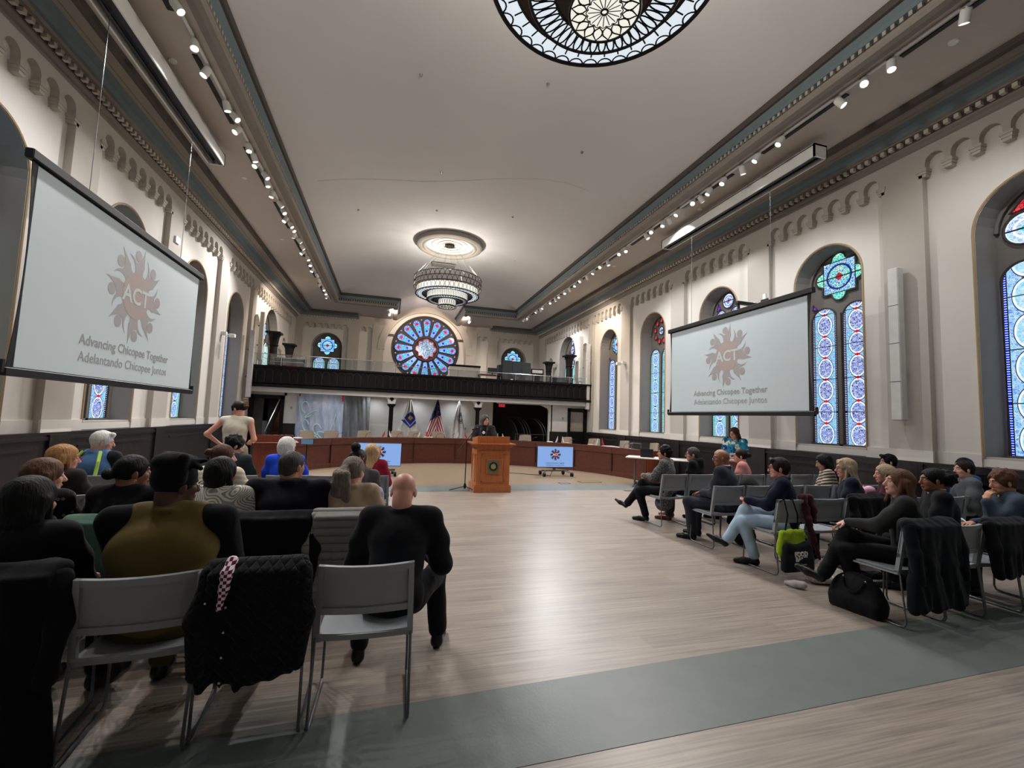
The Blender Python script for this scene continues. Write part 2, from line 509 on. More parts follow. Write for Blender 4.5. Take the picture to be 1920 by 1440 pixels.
tracery_d = M('tracery_dark', '423b3b', .7, var=.05)
def archpoly(hw, z0, zs, n=14, cx=0):
    return [(cx-hw, z0), (cx+hw, z0)]+[(cx+hw*math.cos(PI*i/n), zs+hw*math.sin(PI*i/n)) for i in range(n+1)]
def starpoly(R, n=96):
    out = []
    for i in range(n):
        a = 2*PI*i/n; c, s = math.cos(a), math.sin(a)
        r = .70*R/max(abs(c), abs(s))
        for q in range(4):
            cx, cz = .70*R*math.cos(q*PI/2), .70*R*math.sin(q*PI/2); d = cx*c+cz*s
            h = (.30*R)**2-((cx-d*c)**2+(cz-d*s)**2)
            if h > 0: r = max(r, d+math.sqrt(h))
        out.append((r*c, r*s))
    return out
def pane(name, poly, mat, parent, x=0, z=0, y=-.012, rz=0, lab=None):
    mb = MB(); mb.prism(poly, 0, .012, 'y')
    o = mb.obj(name, mat, parent, loc=(x, y, z)); o.rotation_euler = (0, rz, 0)
    fr = MB(); fr.tube([(p[0], -.008, p[1]) for p in poly], .018, 6, closed=True)
    fr.obj('glass_rim', tracery_d, o)
    if lab: o['label'] = lab
    return o
_wn = [0]
def window(loc, rz, style, hw=.62, z0=.04, zl=2.58, ztop=3.34):
    """two lancets under a traceried head, local z=0 at the sill"""
    _wn[0] += 1
    spring = ztop+.62-.62
    fr = MB()
    fr.prism(archpoly(hw+.03, -.02, ztop), .02, .08, 'y')
    fr.box((-.035, -.05, 0), (.035, .02, zl+.1)).box((-hw, -.05, -.02), (hw, .02, .04))
    fr.tube([(p[0], -.02, p[1]) for p in archpoly(hw, 0, ztop)[1:]], .035, 6)
    zc = ztop+.1
    w = fr.obj('window_%d' % _wn[0], tracery, loc=loc, rz=rz, kind='structure')
    lw = (hw-.09)/2; cx = lw+.06
    k = {'B': 'lav', 'A': 'deep', 'C': 'teal', 'D': 'teal', 'E': 'blue', 'P': 'pale', 'W': 'white', 'Q': 'teal'}[style]
    for sx in (-1, 1):
        mb = pane('glass_light', archpoly(lw, z0, zl), GL[k], w, x=sx*cx)
    if style in 'BWPQE':
        pane('star_glass', starpoly(.49 if style != 'E' else .38), GL['staryel' if style == 'B' else 'starblue'], w, z=zc)
        for sx in (-1, 1):
            pane('corner_glass', [(-.05, -.05), (.05, -.05), (.04*sx, .06)], GL['purple'], w, x=sx*.52, z=zl+.32)
    elif style == 'A':
        for cx2, cz, r, g in ((-.3, -.12, .24, 'roundpale'), (.3, -.12, .24, 'roundpale'), (0, .34, .2, 'roundblue')):
            pane('round_glass', [(r*math.cos(2*PI*i/24), r*math.sin(2*PI*i/24)) for i in range(24)], GL[g], w, x=cx2, z=zc+cz)
        for sx in (-1, 1):
            pane('corner_glass', [(-.1, -.1), (.12, -.08), (.02+.08*sx*-1, .14)], GL['red'], w, x=sx*.36, z=zc+.24)
    elif style == 'C':
        for cx2, cz, r in ((-.26, -.14, .18), (.26, -.14, .18), (0, .26, .2)):
            pane('round_glass', [(r*math.cos(2*PI*i/24), r*math.sin(2*PI*i/24)) for i in range(24)], GL['roundblue'], w, x=cx2, z=zc+cz)
        for sx in (-1, 1): pane('corner_glass', [(-.06, -.1), (.08, -.06), (.0, .12)], GL['purple'], w, x=sx*.36, z=zc+.14)
    elif style == 'D':
        pane('round_glass', [(.13*math.cos(2*PI*i/20), .13*math.sin(2*PI*i/20)) for i in range(20)], GL['roundblue'], w, z=zc)
        for i in range(9):
            a = 2*PI*i/9+PI/2
            pane('red_roundel', [(.085*math.cos(2*PI*j/14), .085*math.sin(2*PI*j/14)) for j in range(14)], GL['red'], w, x=.36*math.cos(a), z=zc+.36*math.sin(a))
    return w

# ------------------------------------------------------------------ side walls
PAN = [(2.46+3.02*k, 4.86+3.02*k) for k in range(-2, 5)]      # recessed panels, along Y
def scallop(s0, s1, n, zt=6.7, zb=5.9, ra=None):
    """outline of the corbel table over a panel, (s,z)"""
    p = (s1-s0)/n; ra = p*.37
    out = [(s1, zt), (s0, zt), (s0, zb+.02)]
    for i in range(n):
        c = s0+p*(i+.5)
        out.append((c-ra, zb)); out += [(c-ra*math.cos(PI*j/8), zb+.1+ra*math.sin(PI*j/8)) for j in range(9)]; out.append((c+ra, zb))
    out.append((s1, zb+.02))
    return out
def holed_panel(mb, s0, s1, zb, zt, c, hw, h0, hs, d, n=16):
    q = lambda a: mb.add([(a[0][0], d, a[0][1]), (a[1][0], d, a[1][1]), (a[2][0], d, a[2][1]), (a[3][0], d, a[3][1])], [(0, 1, 2, 3)])
    q([(s0, zb), (c-hw, zb), (c-hw, zt), (s0, zt)]); q([(c+hw, zb), (s1, zb), (s1, zt), (c+hw, zt)])
    if h0 > zb: q([(c-hw, zb), (c+hw, zb), (c+hw, h0), (c-hw, h0)])
    P = [(c-hw*math.cos(PI*i/n), hs+hw*math.sin(PI*i/n)) for i in range(n+1)]
    for i in range(n): q([P[i], P[i+1], (P[i+1][0], zt), (P[i][0], zt)])
def reveal(mb, c, hw, h0, hs, d0, d1, n=16, hw2=None):
    hw2 = hw2 or hw
    P = [(c-hw, h0)]+[(c-hw*math.cos(PI*i/n), hs+hw*math.sin(PI*i/n)) for i in range(n+1)]+[(c+hw, h0)]
    Q = [(c-hw2, h0)]+[(c-hw2*math.cos(PI*i/n), hs+hw2*math.sin(PI*i/n)) for i in range(n+1)]+[(c+hw2, h0)]
    vs = [(p[0], d0, p[1]) for p in P]+[(p[0], d1, p[1]) for p in Q]; m = len(P)
    mb.add(vs, [(i, i+1, m+i+1, m+i) for i in range(m-1)])
def sideT(side):
    return Matrix(((0, 1, 0, XR), (1, 0, 0, 0), (0, 0, 1, 0), (0, 0, 0, 1))) if side > 0 else Matrix(((0, -1, 0, XL), (1, 0, 0, 0), (0, 0, 1, 0), (0, 0, 0, 1)))
for side, nm in ((1, 'right'), (-1, 'left')):
    w = MB(); w.T = sideT(side)
    styles = 'QCABCDE' if side > 0 else 'QCPPBDE'
    prev = YN
    tr = MB(); tr.T = w.T
    for k, (a, b) in enumerate(PAN):
        c = (a+b)/2-.06
        w.mat(1).box((prev, 0, 1.15), (a, .3, 6.72)); prev = b
        w.mat(0); holed_panel(w, a, b, 1.15, 6.3, c, .69, 1.27, 4.6, REC)
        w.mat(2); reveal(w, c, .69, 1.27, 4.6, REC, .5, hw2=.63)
        w.mat(1).prism(scallop(a, b, 7), 0, REC+.01, 'y')
        # thin tan moulding round the arch and stepped corbels
        tr.mat(0).tube([(p[0], REC-.005, p[1]) for p in [(c-.71, 1.27)]+[(c-.71*math.cos(PI*i/20), 4.6+.71*math.sin(PI*i/20)) for i in range(21)]+[(c+.71, 1.27)]], .018, 6)
        p = (b-a)/7
        for i in range(8):
            x = a+p*i
            for q in range(3): tr.mat(1).box((x-.05-.012*q, -.012*q, 5.78+.045*q), (x+.05+.012*q, REC, 5.825+.045*q))
        window(((XR+.47 if side > 0 else XL-.47), c, 1.29), -PI/2 if side > 0 else PI/2, styles[k])
        # sloping dark sill
        tr.mat(2).add([(c-.7, .0, 1.12), (c+.7, .0, 1.12), (c+.63, .5, 1.29), (c-.63, .5, 1.29), (c-.7, .0, 1.06), (c+.7, .0, 1.06)], [(0, 1, 2, 3), (0, 4, 5, 1)])
    # gallery stretch with blind arches
    w.mat(1).box((prev, 0, 1.15), (17.35, .3, 6.72))
    w.mat(0)
    for (a, b, c, hw, h0, hs) in ((17.35, 18.55, 17.95, .36, 3.1, 4.75), (18.55, 21.45, 20.0, 1.0, 3.1, 4.75), (21.45, 23.0, 22.3, .36, 3.1, 4.6)):
        holed_panel(w, a, b, 1.15, 6.3, c, hw, h0, hs, REC)
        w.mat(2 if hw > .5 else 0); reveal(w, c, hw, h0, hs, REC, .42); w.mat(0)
        if hw < .5: w.add([(c-hw, .42, h0), (c+hw, .42, h0), (c+hw, .42, hs+hw), (c-hw, .42, hs+hw)], [(0, 1, 2, 3)])
    w.mat(0).box((17.35, REC, 0), (24, .3, 3.1))
    w.mat(1).prism(scallop(17.35, 23.0, 17), 0, REC+.01, 'y'); w.box((23.0, 0, 1.15), (24.2, .3, 6.72)); w.box((YN, 0, 6.3), (24.2, .3, 6.9))
    w.box((YN, .12, 0), (17.4, .3, 1.3))
    for i in range(18):
        x = 17.35+5.65/17*i
        for q in range(3): tr.mat(1).box((x-.05-.012*q, -.012*q, 5.78+.045*q), (x+.05+.012*q, REC, 5.825+.045*q))
    _wn[0] += 0
    gw = window(((XR+.42 if side > 0 else XL-.42), 20.0, 3.1), -PI/2 if side > 0 else PI/2, 'C' if side > 0 else 'P', hw=.95, zl=.9, ztop=1.65)
    if side > 0:
        for cx2, cz, r in ((0, 1.0, .27), (-.55, 1.35, .15), (.55, 1.35, .15), (-.6, .7, .15), (.6, .7, .15), (0, 2.15, .2)):
            pane('round_glass', [(r*.8*math.cos(2*PI*i/20), r*math.sin(2*PI*i/20)) for i in range(20)], GL['roundblue'], gw, x=cx2, z=cz+.3)
    w.obj('wall_'+nm, [wall_paint, pil_paint, reveal_paint], kind='structure')
    tr.obj('trim_1' if side > 0 else 'trim_2', [brass, pil_paint, dk_wood], kind='structure')
    # wainscot
    wa = MB(); wa.T = sideT(side)
    wa.box((YN, -.03, 0), (17.1, .14, 1.04)).box((YN, -.055, 1.04), (17.1, .14, 1.09)).box((YN, -.03, 1.09), (17.1, .1, 1.15)).box((YN, -.06, 0), (17.1, .1, .16))
    for k, (a, b) in enumerate(PAN):
        wa.box((b+.1, -.07, 0), (b+.5, -.02, 1.12))
        wa.box((a+.15, -.045, .9), (b-.15, -.02, .93))
    wa.obj('baseboard_'+nm, wains, kind='structure')
    # plaster skirt blocks above the wainscot (white strip)
    sk = MB(); sk.T = sideT(side)
    prev = YN
    for (a, b) in PAN:
        sk.box((prev-.01, -.012, 1.13), (a+.01, .02, 1.33)); prev = b
        c = (a+b)/2-.06
        sk.box((a, REC-.02, 1.13), (c-.72, REC+.02, 1.33)).box((c+.72, REC-.02, 1.13), (b, REC+.02, 1.33))
    sk.obj('trim_3' if side > 0 else 'trim_4', wall_paint, kind='structure')

# ------------------------------------------------------------------ back wall with rose window
RX, RZ, RR = 1.70, 5.2, 1.80
b = MB()
n = 48; ring = [(RX+RR*math.cos(2*PI*i/n), RZ+RR*math.sin(2*PI*i/n)) for i in range(n)]
def q4(P, y=YB): b.add([(p[0], y, p[1]) for p in P], [(0, 1, 2, 3)])
x0, x1, z0, z1 = RX-2.25, RX+2.25, 2.4, 8.0
for i in range(n):
    def outp(a):
        c, s = math.cos(a), math.sin(a)
        t = min((2.25/abs(c)) if abs(c) > 1e-6 else 1e9, ((z1-RZ)/s) if s > 1e-6 else 1e9, ((z0-RZ)/s) if s < -1e-6 else 1e9)
        return (RX+c*t, RZ+s*t)
    a0, a1 = 2*PI*i/n, 2*PI*(i+1)/n
    q4([ring[i], ring[(i+1) % n], outp(a1), outp(a0)])
for (cx, cz) in ((x0, z1), (x1, z1), (x0, z0), (x1, z0)):      # corners left by the radial fan
    b.add([(RX, YB+.02, RZ)], []) if False else None
b.mat(0)
b.box((XL-.3, YB+.01, 2.2), (x0+.25, YB+.2, 8.1)) if False else None
def plain(s0, s1, d, m, za=2.2, zb=8.1): b.mat(m).box((s0, YB-d, za), (s1, YB+.25, zb))
for sg in (-1, 1):
    f = lambda x: XC+sg*(XC-x)      # mirrored positions, x given for the left side
    # bay with window
    c = f(-3.3)
    a, e = sorted((f(-4.45), f(-2.3)))
    b.mat(0); 
    hw = .74
    def hp(s0, s1, c, hw, h0, hs, y):
        mb2 = MB(); holed_panel(mb2, s0, s1, 2.2, 6.4, c, hw, h0, hs, y); b.add(mb2.v, mb2.f)
    hp(a, e, c, hw, 3.0, 4.93, YB-.0)
    mb2 = MB(); reveal(mb2, c, hw, 3.0, 4.93, YB, YB+.3, hw2=.68); b.mat(2).add(mb2.v, mb2.f)
    plain(*sorted((f(-5.2), f(-4.45))), .1, 1); plain(*sorted((f(-2.3), f(-1.75))), .1, 1)
    plain(*sorted((f(-1.75), f(-1.05))), .0, 0, 2.2, 8.0); plain(*sorted((f(-1.1), f(-.5))), .12, 1, 2.2, 6.3)
    b.mat(1)
    mb2 = MB(); mb2.prism(scallop(a, e, 7, 6.9), YB-.1, YB+.01, 'y'); b.add(mb2.v, mb2.f)
    a2, e2 = sorted((f(-1.75), f(-1.1)))
    mb2 = MB(); mb2.prism(scallop(a2, e2, 2, 8.1), YB-.1, YB+.01, 'y'); b.add(mb2.v, mb2.f)
    b.box((min(f(-.5), f(-1.1)), YB-.04, 6.3), (max(f(-.5), f(-1.1)), YB+.1, 8.1))
    b.box((min(f(-5.2), f(-2.2)), YB-.09, 6.62), (max(f(-5.2), f(-2.2)), YB+.1, 8.1))
    for i in range(2): b.mat(3).box((min(f(-.55), f(-.02)), YB-.10+.03*i, 5.76+.07*i), (max(f(-.55), f(-.02)), YB, 5.79+.07*i))
# corner fillers beside the rose (above and below)
b.mat(0)
for sx in (-1, 1):
    b.box((RX+sx*1.3, YB+.001, 6.9), (RX+sx*2.4, YB+.2, 8.1)); b.box((RX+sx*1.5, YB+.001, 2.2), (RX+sx*2.4, YB+.2, 3.45))
b.box((RX-2.4, YB+.001, 7.2), (RX+2.4, YB+.2, 8.1)); b.box((RX-2.4, YB+.001, 2.0), (RX+2.4, YB+.2, 3.2))
mb2 = MB(); P1 = [(RX+2.16*math.cos(PI*i/30), 5.0+2.16*math.sin(PI*i/30)) for i in range(31)]
P2 = [(RX+2.52*math.cos(PI*i/30), 5.0+2.52*math.sin(PI*i/30)) for i in range(31)]
mb2.prism(P1+P2[::-1], YB-.14, YB+.02, 'y'); b.mat(1).add(mb2.v, mb2.f)
b.obj('wall_back', [wall_paint, pil_paint, reveal_paint, taupe_d], kind='structure')
# rose window
rw = MB(); rw.prism([(RR*math.cos(2*PI*i/64), RR*math.sin(2*PI*i/64)) for i in range(64)], .05, .12, 'y')
rw.tube([((RR-.03)*math.cos(2*PI*i/64), -.02, (RR-.03)*math.sin(2*PI*i/64)) for i in range(64)], .045, 8, closed=True)
rw.tube([(.64*math.cos(2*PI*i/40), .0, .64*math.sin(2*PI*i/40)) for i in range(40)], .045, 8, closed=True)
rose = rw.obj('window_%d' % 17, tracery_d, loc=(RX, YB+.02, RZ), kind='structure')
pt = [(-.10, .0), (.10, .0)]+[(.20*math.cos(PI*i/10), .73+.2*math.sin(PI*i/10)) for i in range(11)]
pm = MB().prism(pt, 0, .012, 'y').mesh(); pr = MB().tube([(p[0], -.008, p[1]) for p in pt], .016, 6, closed=True).mesh()
lead = M('lead_white', 'b8c8e8', .4)
for i in range(16):
    a = 2*PI*i/16
    o = link('petal_glass', pm, GL['petal'], rose, loc=(.72*math.sin(a), .02, .72*math.cos(a))); o.rotation_euler = (0, a, 0)
    link('glass_rim', pr, tracery_d, o)
    if i % 1 == 0:
        q = a+PI/16
        dd = MB().ball((0, 0, 0), .035, 8, 5).obj('white_jewel', GL['white'], rose, loc=(1.62*math.sin(q), .02, 1.62*math.cos(q)))
st = starpoly(.56); hb = pane('hub_glass', st, GL['hub'], rose, y=.0)
link('hub_border', MB().tube([(p[0]*1.0, -.012, p[1]) for p in st], .022, 6, closed=True).mesh(), GL['red'], rose)
for sg, s in ((-1, 'Q'), (1, 'B')):
    window((XC+sg*4.99, YB+.25, 2.75), 0, 'Q', hw=.66, zl=1.35, ztop=2.18)
# ------------------------------------------------------------------ near wall, floor
nw = MB().box((XL-.3, YN-.3, 0), (XR+.3, YN, 8.2)); nw.obj('wall_near', wall_paint, kind='structure')
fl = MB().add([(XL-.2, YN, 0), (XR+.2, YN, 0), (XR+.2, YB, 0), (XL-.2, YB, 0)], [(0, 1, 2, 3)])
fl.obj('floor', flm, kind='structure')
gb = MB().add([(XL, 1.93, .002), (XR, 2.2, .002), (XR, 2.98, .002), (XL, 2.38, .002)], [(0, 1, 2, 3)])
gb.add([(XL, 9.45, .002), (XR, 9.55, .002), (XR, 10.35, .002), (XL, 10.2, .002)], [(0, 1, 2, 3)])
gb.obj('trim_5', grey_band, kind='structure')
MB().add([(XL, 10.2, .0015), (XR, 10.35, .0015), (XR, YB, .0015), (XL, YB, .0015)], [(0, 1, 2, 3)]).obj('trim_6', tan_fl, kind='structure')
# floor boxes drawn as thin dark frames
for (x, y, w_, h_) in ((.35, 10.75, .3, .16), (4.4, 10.55, .28, .2), (5.2, 10.75, .6, .26), (5.6, 9.35, .35, .1)):
    o = MB(); o.box((-w_/2, -h_/2, 0), (w_/2, -h_/2+.012, .006)).box((-w_/2, h_/2-.012, 0), (w_/2, h_/2, .006)).box((-w_/2, -h_/2, 0), (-w_/2+.012, h_/2, .006)).box((w_/2-.012, -h_/2, 0), (w_/2, h_/2, .006)).mat(1).box((-w_/2, -h_/2, 0), (w_/2, h_/2, .003))
    o.obj('floor_outlet_box', [dark_metal, tan_fl], loc=(x, y, .002), label={.35: 'flush floor outlet cover by the left display', 4.4: 'small flush floor outlet cover right of the podium', 5.2: 'wide flush floor outlet cover near the desk end', 5.6: 'flush floor outlet cover in the grey band at right'}[x], cat='floor outlet')

# ------------------------------------------------------------------ ceiling
HW = 4.2; YO, TW, OY0 = 21.0, 1.58, -3.4
# opening outline (counter-clockwise seen from below is not important)
OPEN = [(XC-HW, OY0), (XC-HW, YO), (XC-TW, YO), (XC-TW, YB), (XC+TW, YB), (XC+TW, YO), (XC+HW, YO), (XC+HW, OY0)]
sf = MB()
def fq(a, b_, z=ZS): sf.add([(a[0], a[1], z), (b_[0], a[1], z), (b_[0], b_[1], z), (a[0], b_[1], z)], [(0, 1, 2, 3)])
fq((XL, YN), (XC-HW, YB)); fq((XC+HW, YN), (XR, YB)); fq((XC-HW, YO), (XC-TW, YB)); fq((XC+TW, YO), (XC+HW, YB)); fq((XC-HW, YN), (XC+HW, OY0))
sf.obj('ceiling_soffit', soff_paint, kind='structure').name = 'ceiling'
# shallow vault as a height field from the distance to the opening outline
nx, ny = 60, 120
def segd(p, a, c):
    ax, ay = a; cx, cy = c; dx, dy = cx-ax, cy-ay
    t = max(0, min(1, ((p[0]-ax)*dx+(p[1]-ay)*dy)/(dx*dx+dy*dy)))
    return math.hypot(p[0]-ax-t*dx, p[1]-ay-t*dy)
segs = [(OPEN[i], OPEN[(i+1) % 8]) for i in range(8) if i != 3]
va = MB(); idx = {}
def vz(x, y):
    d = min(segd((x, y), *s) for s in segs)
    q = min(d/2.6, 1); return 7.0+.6*(1-(1-q)**2)
xs = sorted(set([XC-HW+2*HW*i/nx for i in range(nx+1)]+[XC-TW, XC+TW])); ys = sorted(set([OY0+(YB-OY0)*j/ny for j in range(ny+1)]+[YO]))
vid = {}
for i, x in enumerate(xs):
    for j, y in enumerate(ys):
        if y > YO+1e-6 and abs(x-XC) > TW+1e-6: continue
        vid[i, j] = len(va.v); va.v.append((x, y, vz(x, y)))
for i in range(len(xs)-1):
    for j in range(len(ys)-1):
        k = [(i, j), (i+1, j), (i+1, j+1), (i, j+1)]
        if all(q in vid for q in k): va.f.append([vid[q] for q in k]); va.mi.append(0)
va.obj('ceiling', ceil_paint, smooth=True, kind='structure')
MB().box((XL-.4, YN-.4, 8.2), (XR+.4, YB+.4, 8.3)).obj('ceiling', ceil_paint, kind='structure')
# thin plaster crack line across the vault
ck = MB(); ck.tube([(XC-3.7+.6*i, 11.2+.35*math.sin(i*.5)-.1*i, vz(XC-3.7+.6*i, 11.2)-.002) for i in range(12)], .003, 4)
ck.obj('trim_7', soff_paint, kind='structure')
# inner cornice: dark lip, dentils, teal cove, crown
def offs(path, d):
    return path
inner = [(-.02, 6.60), (-.02, 6.66), (-.10, 6.66), (-.10, 6.60)]
ic = MB(); path = OPEN[:4]; path2 = OPEN[4:]
for pth in (OPEN[:4], OPEN[4:]):
    # out is to the left of travel: travelling +Y along the left side, left = -X, so use negative = into the room
    ic.mat(0).sweep(pth, [(.22, 6.655), (.20, 6.60), (.10, 6.59), (.02, 6.60), (0, 6.64), (.0, 6.70), (.03, 6.72)])
    ic.mat(1).sweep(pth, [(.03, 6.72), (.06, 6.73), (.06, 6.80)])
    ic.mat(2).sweep(pth, [(.06, 6.80), (.02, 6.81), (.0, 6.86), (-.05, 6.93)])
    ic.mat(1).sweep(pth, [(-.05, 6.93), (-.09, 6.94), (-.12, 7.0), (-.10, 7.04), (.0, 7.04)])
ic.obj('trim_8', [taupe, taupe_d, teal], kind='structure')
def dentils(path, off, z, w=.045, pitch=.1, dep=.05, h=.06, skip=lambda p: False):
    d = MB()
    for i in range(len(path)-1):
        p, q = Vector(path[i]), Vector(path[i+1]); L = (q-p).length; t = (q-p)/L; nrm = Vector((-t.y, t.x))
        for k in range(int(L/pitch)):
            c = p+t*(k+.5)*pitch+nrm*off
            a, e = t*(w/2), nrm*(dep/2)
            vs = [(c-a-e), (c+a-e), (c+a+e), (c-a+e)]
            d.add([(v.x, v.y, z) for v in vs]+[(v.x, v.y, z+h) for v in vs], [(0, 3, 2, 1), (0, 1, 5, 4), (1, 2, 6, 5), (2, 3, 7, 6), (3, 0, 4, 7)])
    return d
d = dentils(OPEN[:4], .025, 6.725); d2 = dentils(OPEN[4:], .025, 6.725); d.add(d2.v, d2.f)
d.obj('trim_9', M('dentil_grey', 'a29b92', .7), kind='structure')
# outer cornice along the walls: travelling so that the room is on the left
RET = 3.0
oc = MB()
OL = [(XL, YN), (XL, YB), (XL+RET, YB)]; ORr = [(XR-RET, YB), (XR, YB), (XR, YN)]
def ocs(pth):
    oc.mat(0).sweep(pth, [(0, 6.28), (-.03, 6.30), (-.03, 6.34), (-.07, 6.37), (-.07, 6.40)])
    oc.mat(1).sweep(pth, [(-.07, 6.40), (-.08, 6.41), (-.08, 6.48)])
    oc.mat(0).sweep(pth, [(-.08, 6.48), (-.17, 6.485), (-.17, 6.51), (-.22, 6.52)])
    oc.mat(2).sweep(pth, [(-.22, 6.52), (-.24, 6.56), (-.32, 6.60), (-.46, 6.61)])
    oc.mat(0).sweep(pth, [(-.46, 6.61), (-.47, 6.585), (-.53, 6.585), (-.54, 6.60), (-.70, 6.605), (-.71, 6.58)])
    oc.mat(1).sweep(pth, [(-.71, 6.58), (-.74, 6.565), (-.80, 6.58), (-.82, 6.66)])
ocs(OL); ocs(ORr)
cpr = [(0, 6.28), (-.03, 6.34), (-.07, 6.40), (-.08, 6.48), (-.17, 6.51), (-.22, 6.52), (-.24, 6.56), (-.32, 6.60), (-.54, 6.60), (-.71, 6.58), (-.80, 6.58), (-.82, 6.67), (0, 6.67)]
for xe in (XL+RET, XR-RET): oc.mat(0).add([(xe, YB+o_, z_) for o_, z_ in cpr], [tuple(range(len(cpr)))])
oc.obj('trim_10', [taupe, taupe_d, teal], kind='structure')
d = dentils(OL, -.12, 6.41, w=.06, pitch=.13, dep=.07, h=.065); d2 = dentils(ORr, -.12, 6.41, w=.06, pitch=.13, dep=.07, h=.065); d.add(d2.v, d2.f)
d.obj('trim_11', cream, kind='structure')
# dark slot diffusers in the soffit
for sg in (-1, 1):
    for j in range(-1, 9):
        y = .9+j*2.28
        MB().box((-.035, -.78, 0), (.035, .78, .02)).obj('air_slot_diffuser', black_p, loc=(XC+sg*4.68, y, 6.645),
            label='black linear air slot in the %s soffit' % ('left' if sg < 0 else 'right'), cat='air vent', group='linear air slots in the %s soffit' % ('left' if sg < 0 else 'right'))
SPOT = 400.0
CHAND = 360.0
DOWN = 40.0
WASH = 420.0
# ------------------------------------------------------------------ chandeliers
lit = ME('lit_opal_glass', (1.0, .97, .86), 1.15, (.3, .3, .28))
litb = ME('lit_bluish_glass', (.82, .92, 1.0), 1.1, (.3, .3, .3))
bronze = M('dark_bronze', '2b201e', .4, .4)
lead_d = M('lead_came', '161412', .5, .2)
def polar(r, a, z): return (r*math.cos(a), r*math.sin(a), z)
def make_chandelier():
    t = empty('chandelier')
    # open fish-scale band
    m = MB()
    for z in (0, .17, .34): m.tube([polar(1.15, 2*PI*i/64, z) for i in range(64)], .012, 6, closed=True)
    N = 44
    for row in range(2):
        for i in range(N):
            a0 = 2*PI*(i+.5*row)/N; wd = 2*PI/N
            m.tube([polar(1.15, a0+wd*.5*(1-math.cos(PI*j/6))*1.0-wd*.0, .17*row+.165*math.sin(PI*j/6)) for j in range(7)], .008, 4, caps=False)
    m.obj('scale_band', bronze, t, loc=(0, 0, .62))
    def drum(name, r, z0, z1, n, oval, mat_, r_top=None):
        g = MB().lathe([(r, z0), (r, z1)], n=64).obj(name, mat_, t, smooth=True)
        d = MB()
        for z in (z0, z1): d.tube([polar(r, 2*PI*i/64, z) for i in range(64)], .012, 5, closed=True)
        for i in range(n):
            a = 2*PI*i/n; w_ = PI/n*.86; h = (z1-z0)
            if oval: d.tube([polar(r+.004, a+w_*math.sin(2*PI*j/12), (z0+z1)/2+h*.46*math.cos(2*PI*j/12)) for j in range(12)], .006, 4, closed=True)
            else: d.tube([polar(r+.004, a, z0), polar(r+.004, a, z1)], .005, 4)
        d.obj('lead_lines', lead_d, g)
    def ring(name, r0, r1, z, n, kind, mat_):
        g = MB().lathe([(r0, z), (r1, z)], n=64).obj(name, mat_, t)
        d = MB()
        for r, w_ in ((r0, .012), (r1, .018)): d.tube([polar(r, 2*PI*i/64, z-.004) for i in range(64)], w_, 5, closed=True)
        for i in range(n):
            a = 2*PI*i/n; st = 2*PI/n; dr = r1-r0
            if kind == 'shield':
                d.tube([polar(r0, a, z-.004), polar(r0+dr*.45, a, z-.004)], .009, 4)
                d.tube([polar(r0+dr*(.45+.55*abs(math.cos(PI*j/6))) if 0 else r0+dr*(1-.42*math.sin(PI*j/8)), a-st*.5*math.cos(PI*j/8), z-.004) for j in range(9)], .009, 4)
            else:
                d.tube([polar((r0+r1)/2+dr*.47*math.cos(2*PI*j/14), a+st*.42*math.sin(2*PI*j/14), z-.004) for j in range(14)], .009, 4, closed=True)
        d.obj('lead_lines', lead_d, g)
    drum('oval_glass_drum', 1.06, .40, .62, 44, True, lit)
    ring('outer_glass_ring', .86, 1.08, .40, 40, 'shield', litb)
    MB().lathe([(.70, .44), (.86, .40), (.86, .62), (.70, .62)], n=64).obj('dark_ring', bronze, t)
    drum('bar_glass_drum', .70, .22, .44, 72, False, lit)
    ring('middle_glass_ring', .46, .70, .22, 44, 'ellipse', litb)
    MB().lathe([(.31, .24), (.46, .22), (.46, .44), (.31, .44)], n=48).obj('dark_ring', bronze, t)
    drum('small_glass_drum', .305, .02, .24, 24, True, lit)
    g = MB().lathe([(.0001, .0), (.32, .0)], n=48).obj('rosette_glass', lit, t)
    d = MB()
    d.tube([polar(.32, 2*PI*i/48, -.004) for i in range(48)], .014, 5, closed=True)
    d.tube([polar(.03, 2*PI*i/12, -.004) for i in range(12)], .009, 5, closed=True)
    for i in range(16):
        a = 2*PI*i/16
        d.tube([polar(.03, a, -.004), polar(.15, a, -.004)], .0045, 4)
        pet = [(.165, 0), (.205, .045), (.25, .04), (.305, 0), (.25, -.04), (.205, -.045)]
        d.tube([polar(math.hypot(x, y), a+PI/16+math.atan2(y, x), -.004) for x, y in pet], .008, 4, closed=True)
        d.tube([polar(.15+.018*math.sin(PI*j/4), a+PI/16*(1-j/2), -.004) for j in range(5)], .005, 4)
    d.obj('lead_lines', lead_d, g)
    m = MB()
    for i in range(12):
        a = 2*PI*(i+.5)/12; m.tube([polar(1.14, a, .96), polar(.12, a, 2.2)], .004, 4)
    m.obj('hanging_wires', steel, t)
    L = bpy.data.lights.new('bulb', 'POINT'); L.energy = CHAND; L.color = (1, .93, .82); L.shadow_soft_size = .12
    lo = bpy.data.objects.new('bulb', L); COL.objects.link(lo); lo.parent = t; lo.location = (0, 0, .9)
    return t
c1 = make_chandelier(); c2 = copy_tree(c1)
c1.location = (XC, 14.9, 5.35); c2.location = (XC, 3.4, 5.35)
tag(c1, 'far tiered glass chandelier hanging before the rose window', 'chandelier', 'tiered stained glass chandeliers')
tag(c2, 'near tiered glass chandelier seen from below at top of view', 'chandelier', 'tiered stained glass chandeliers')
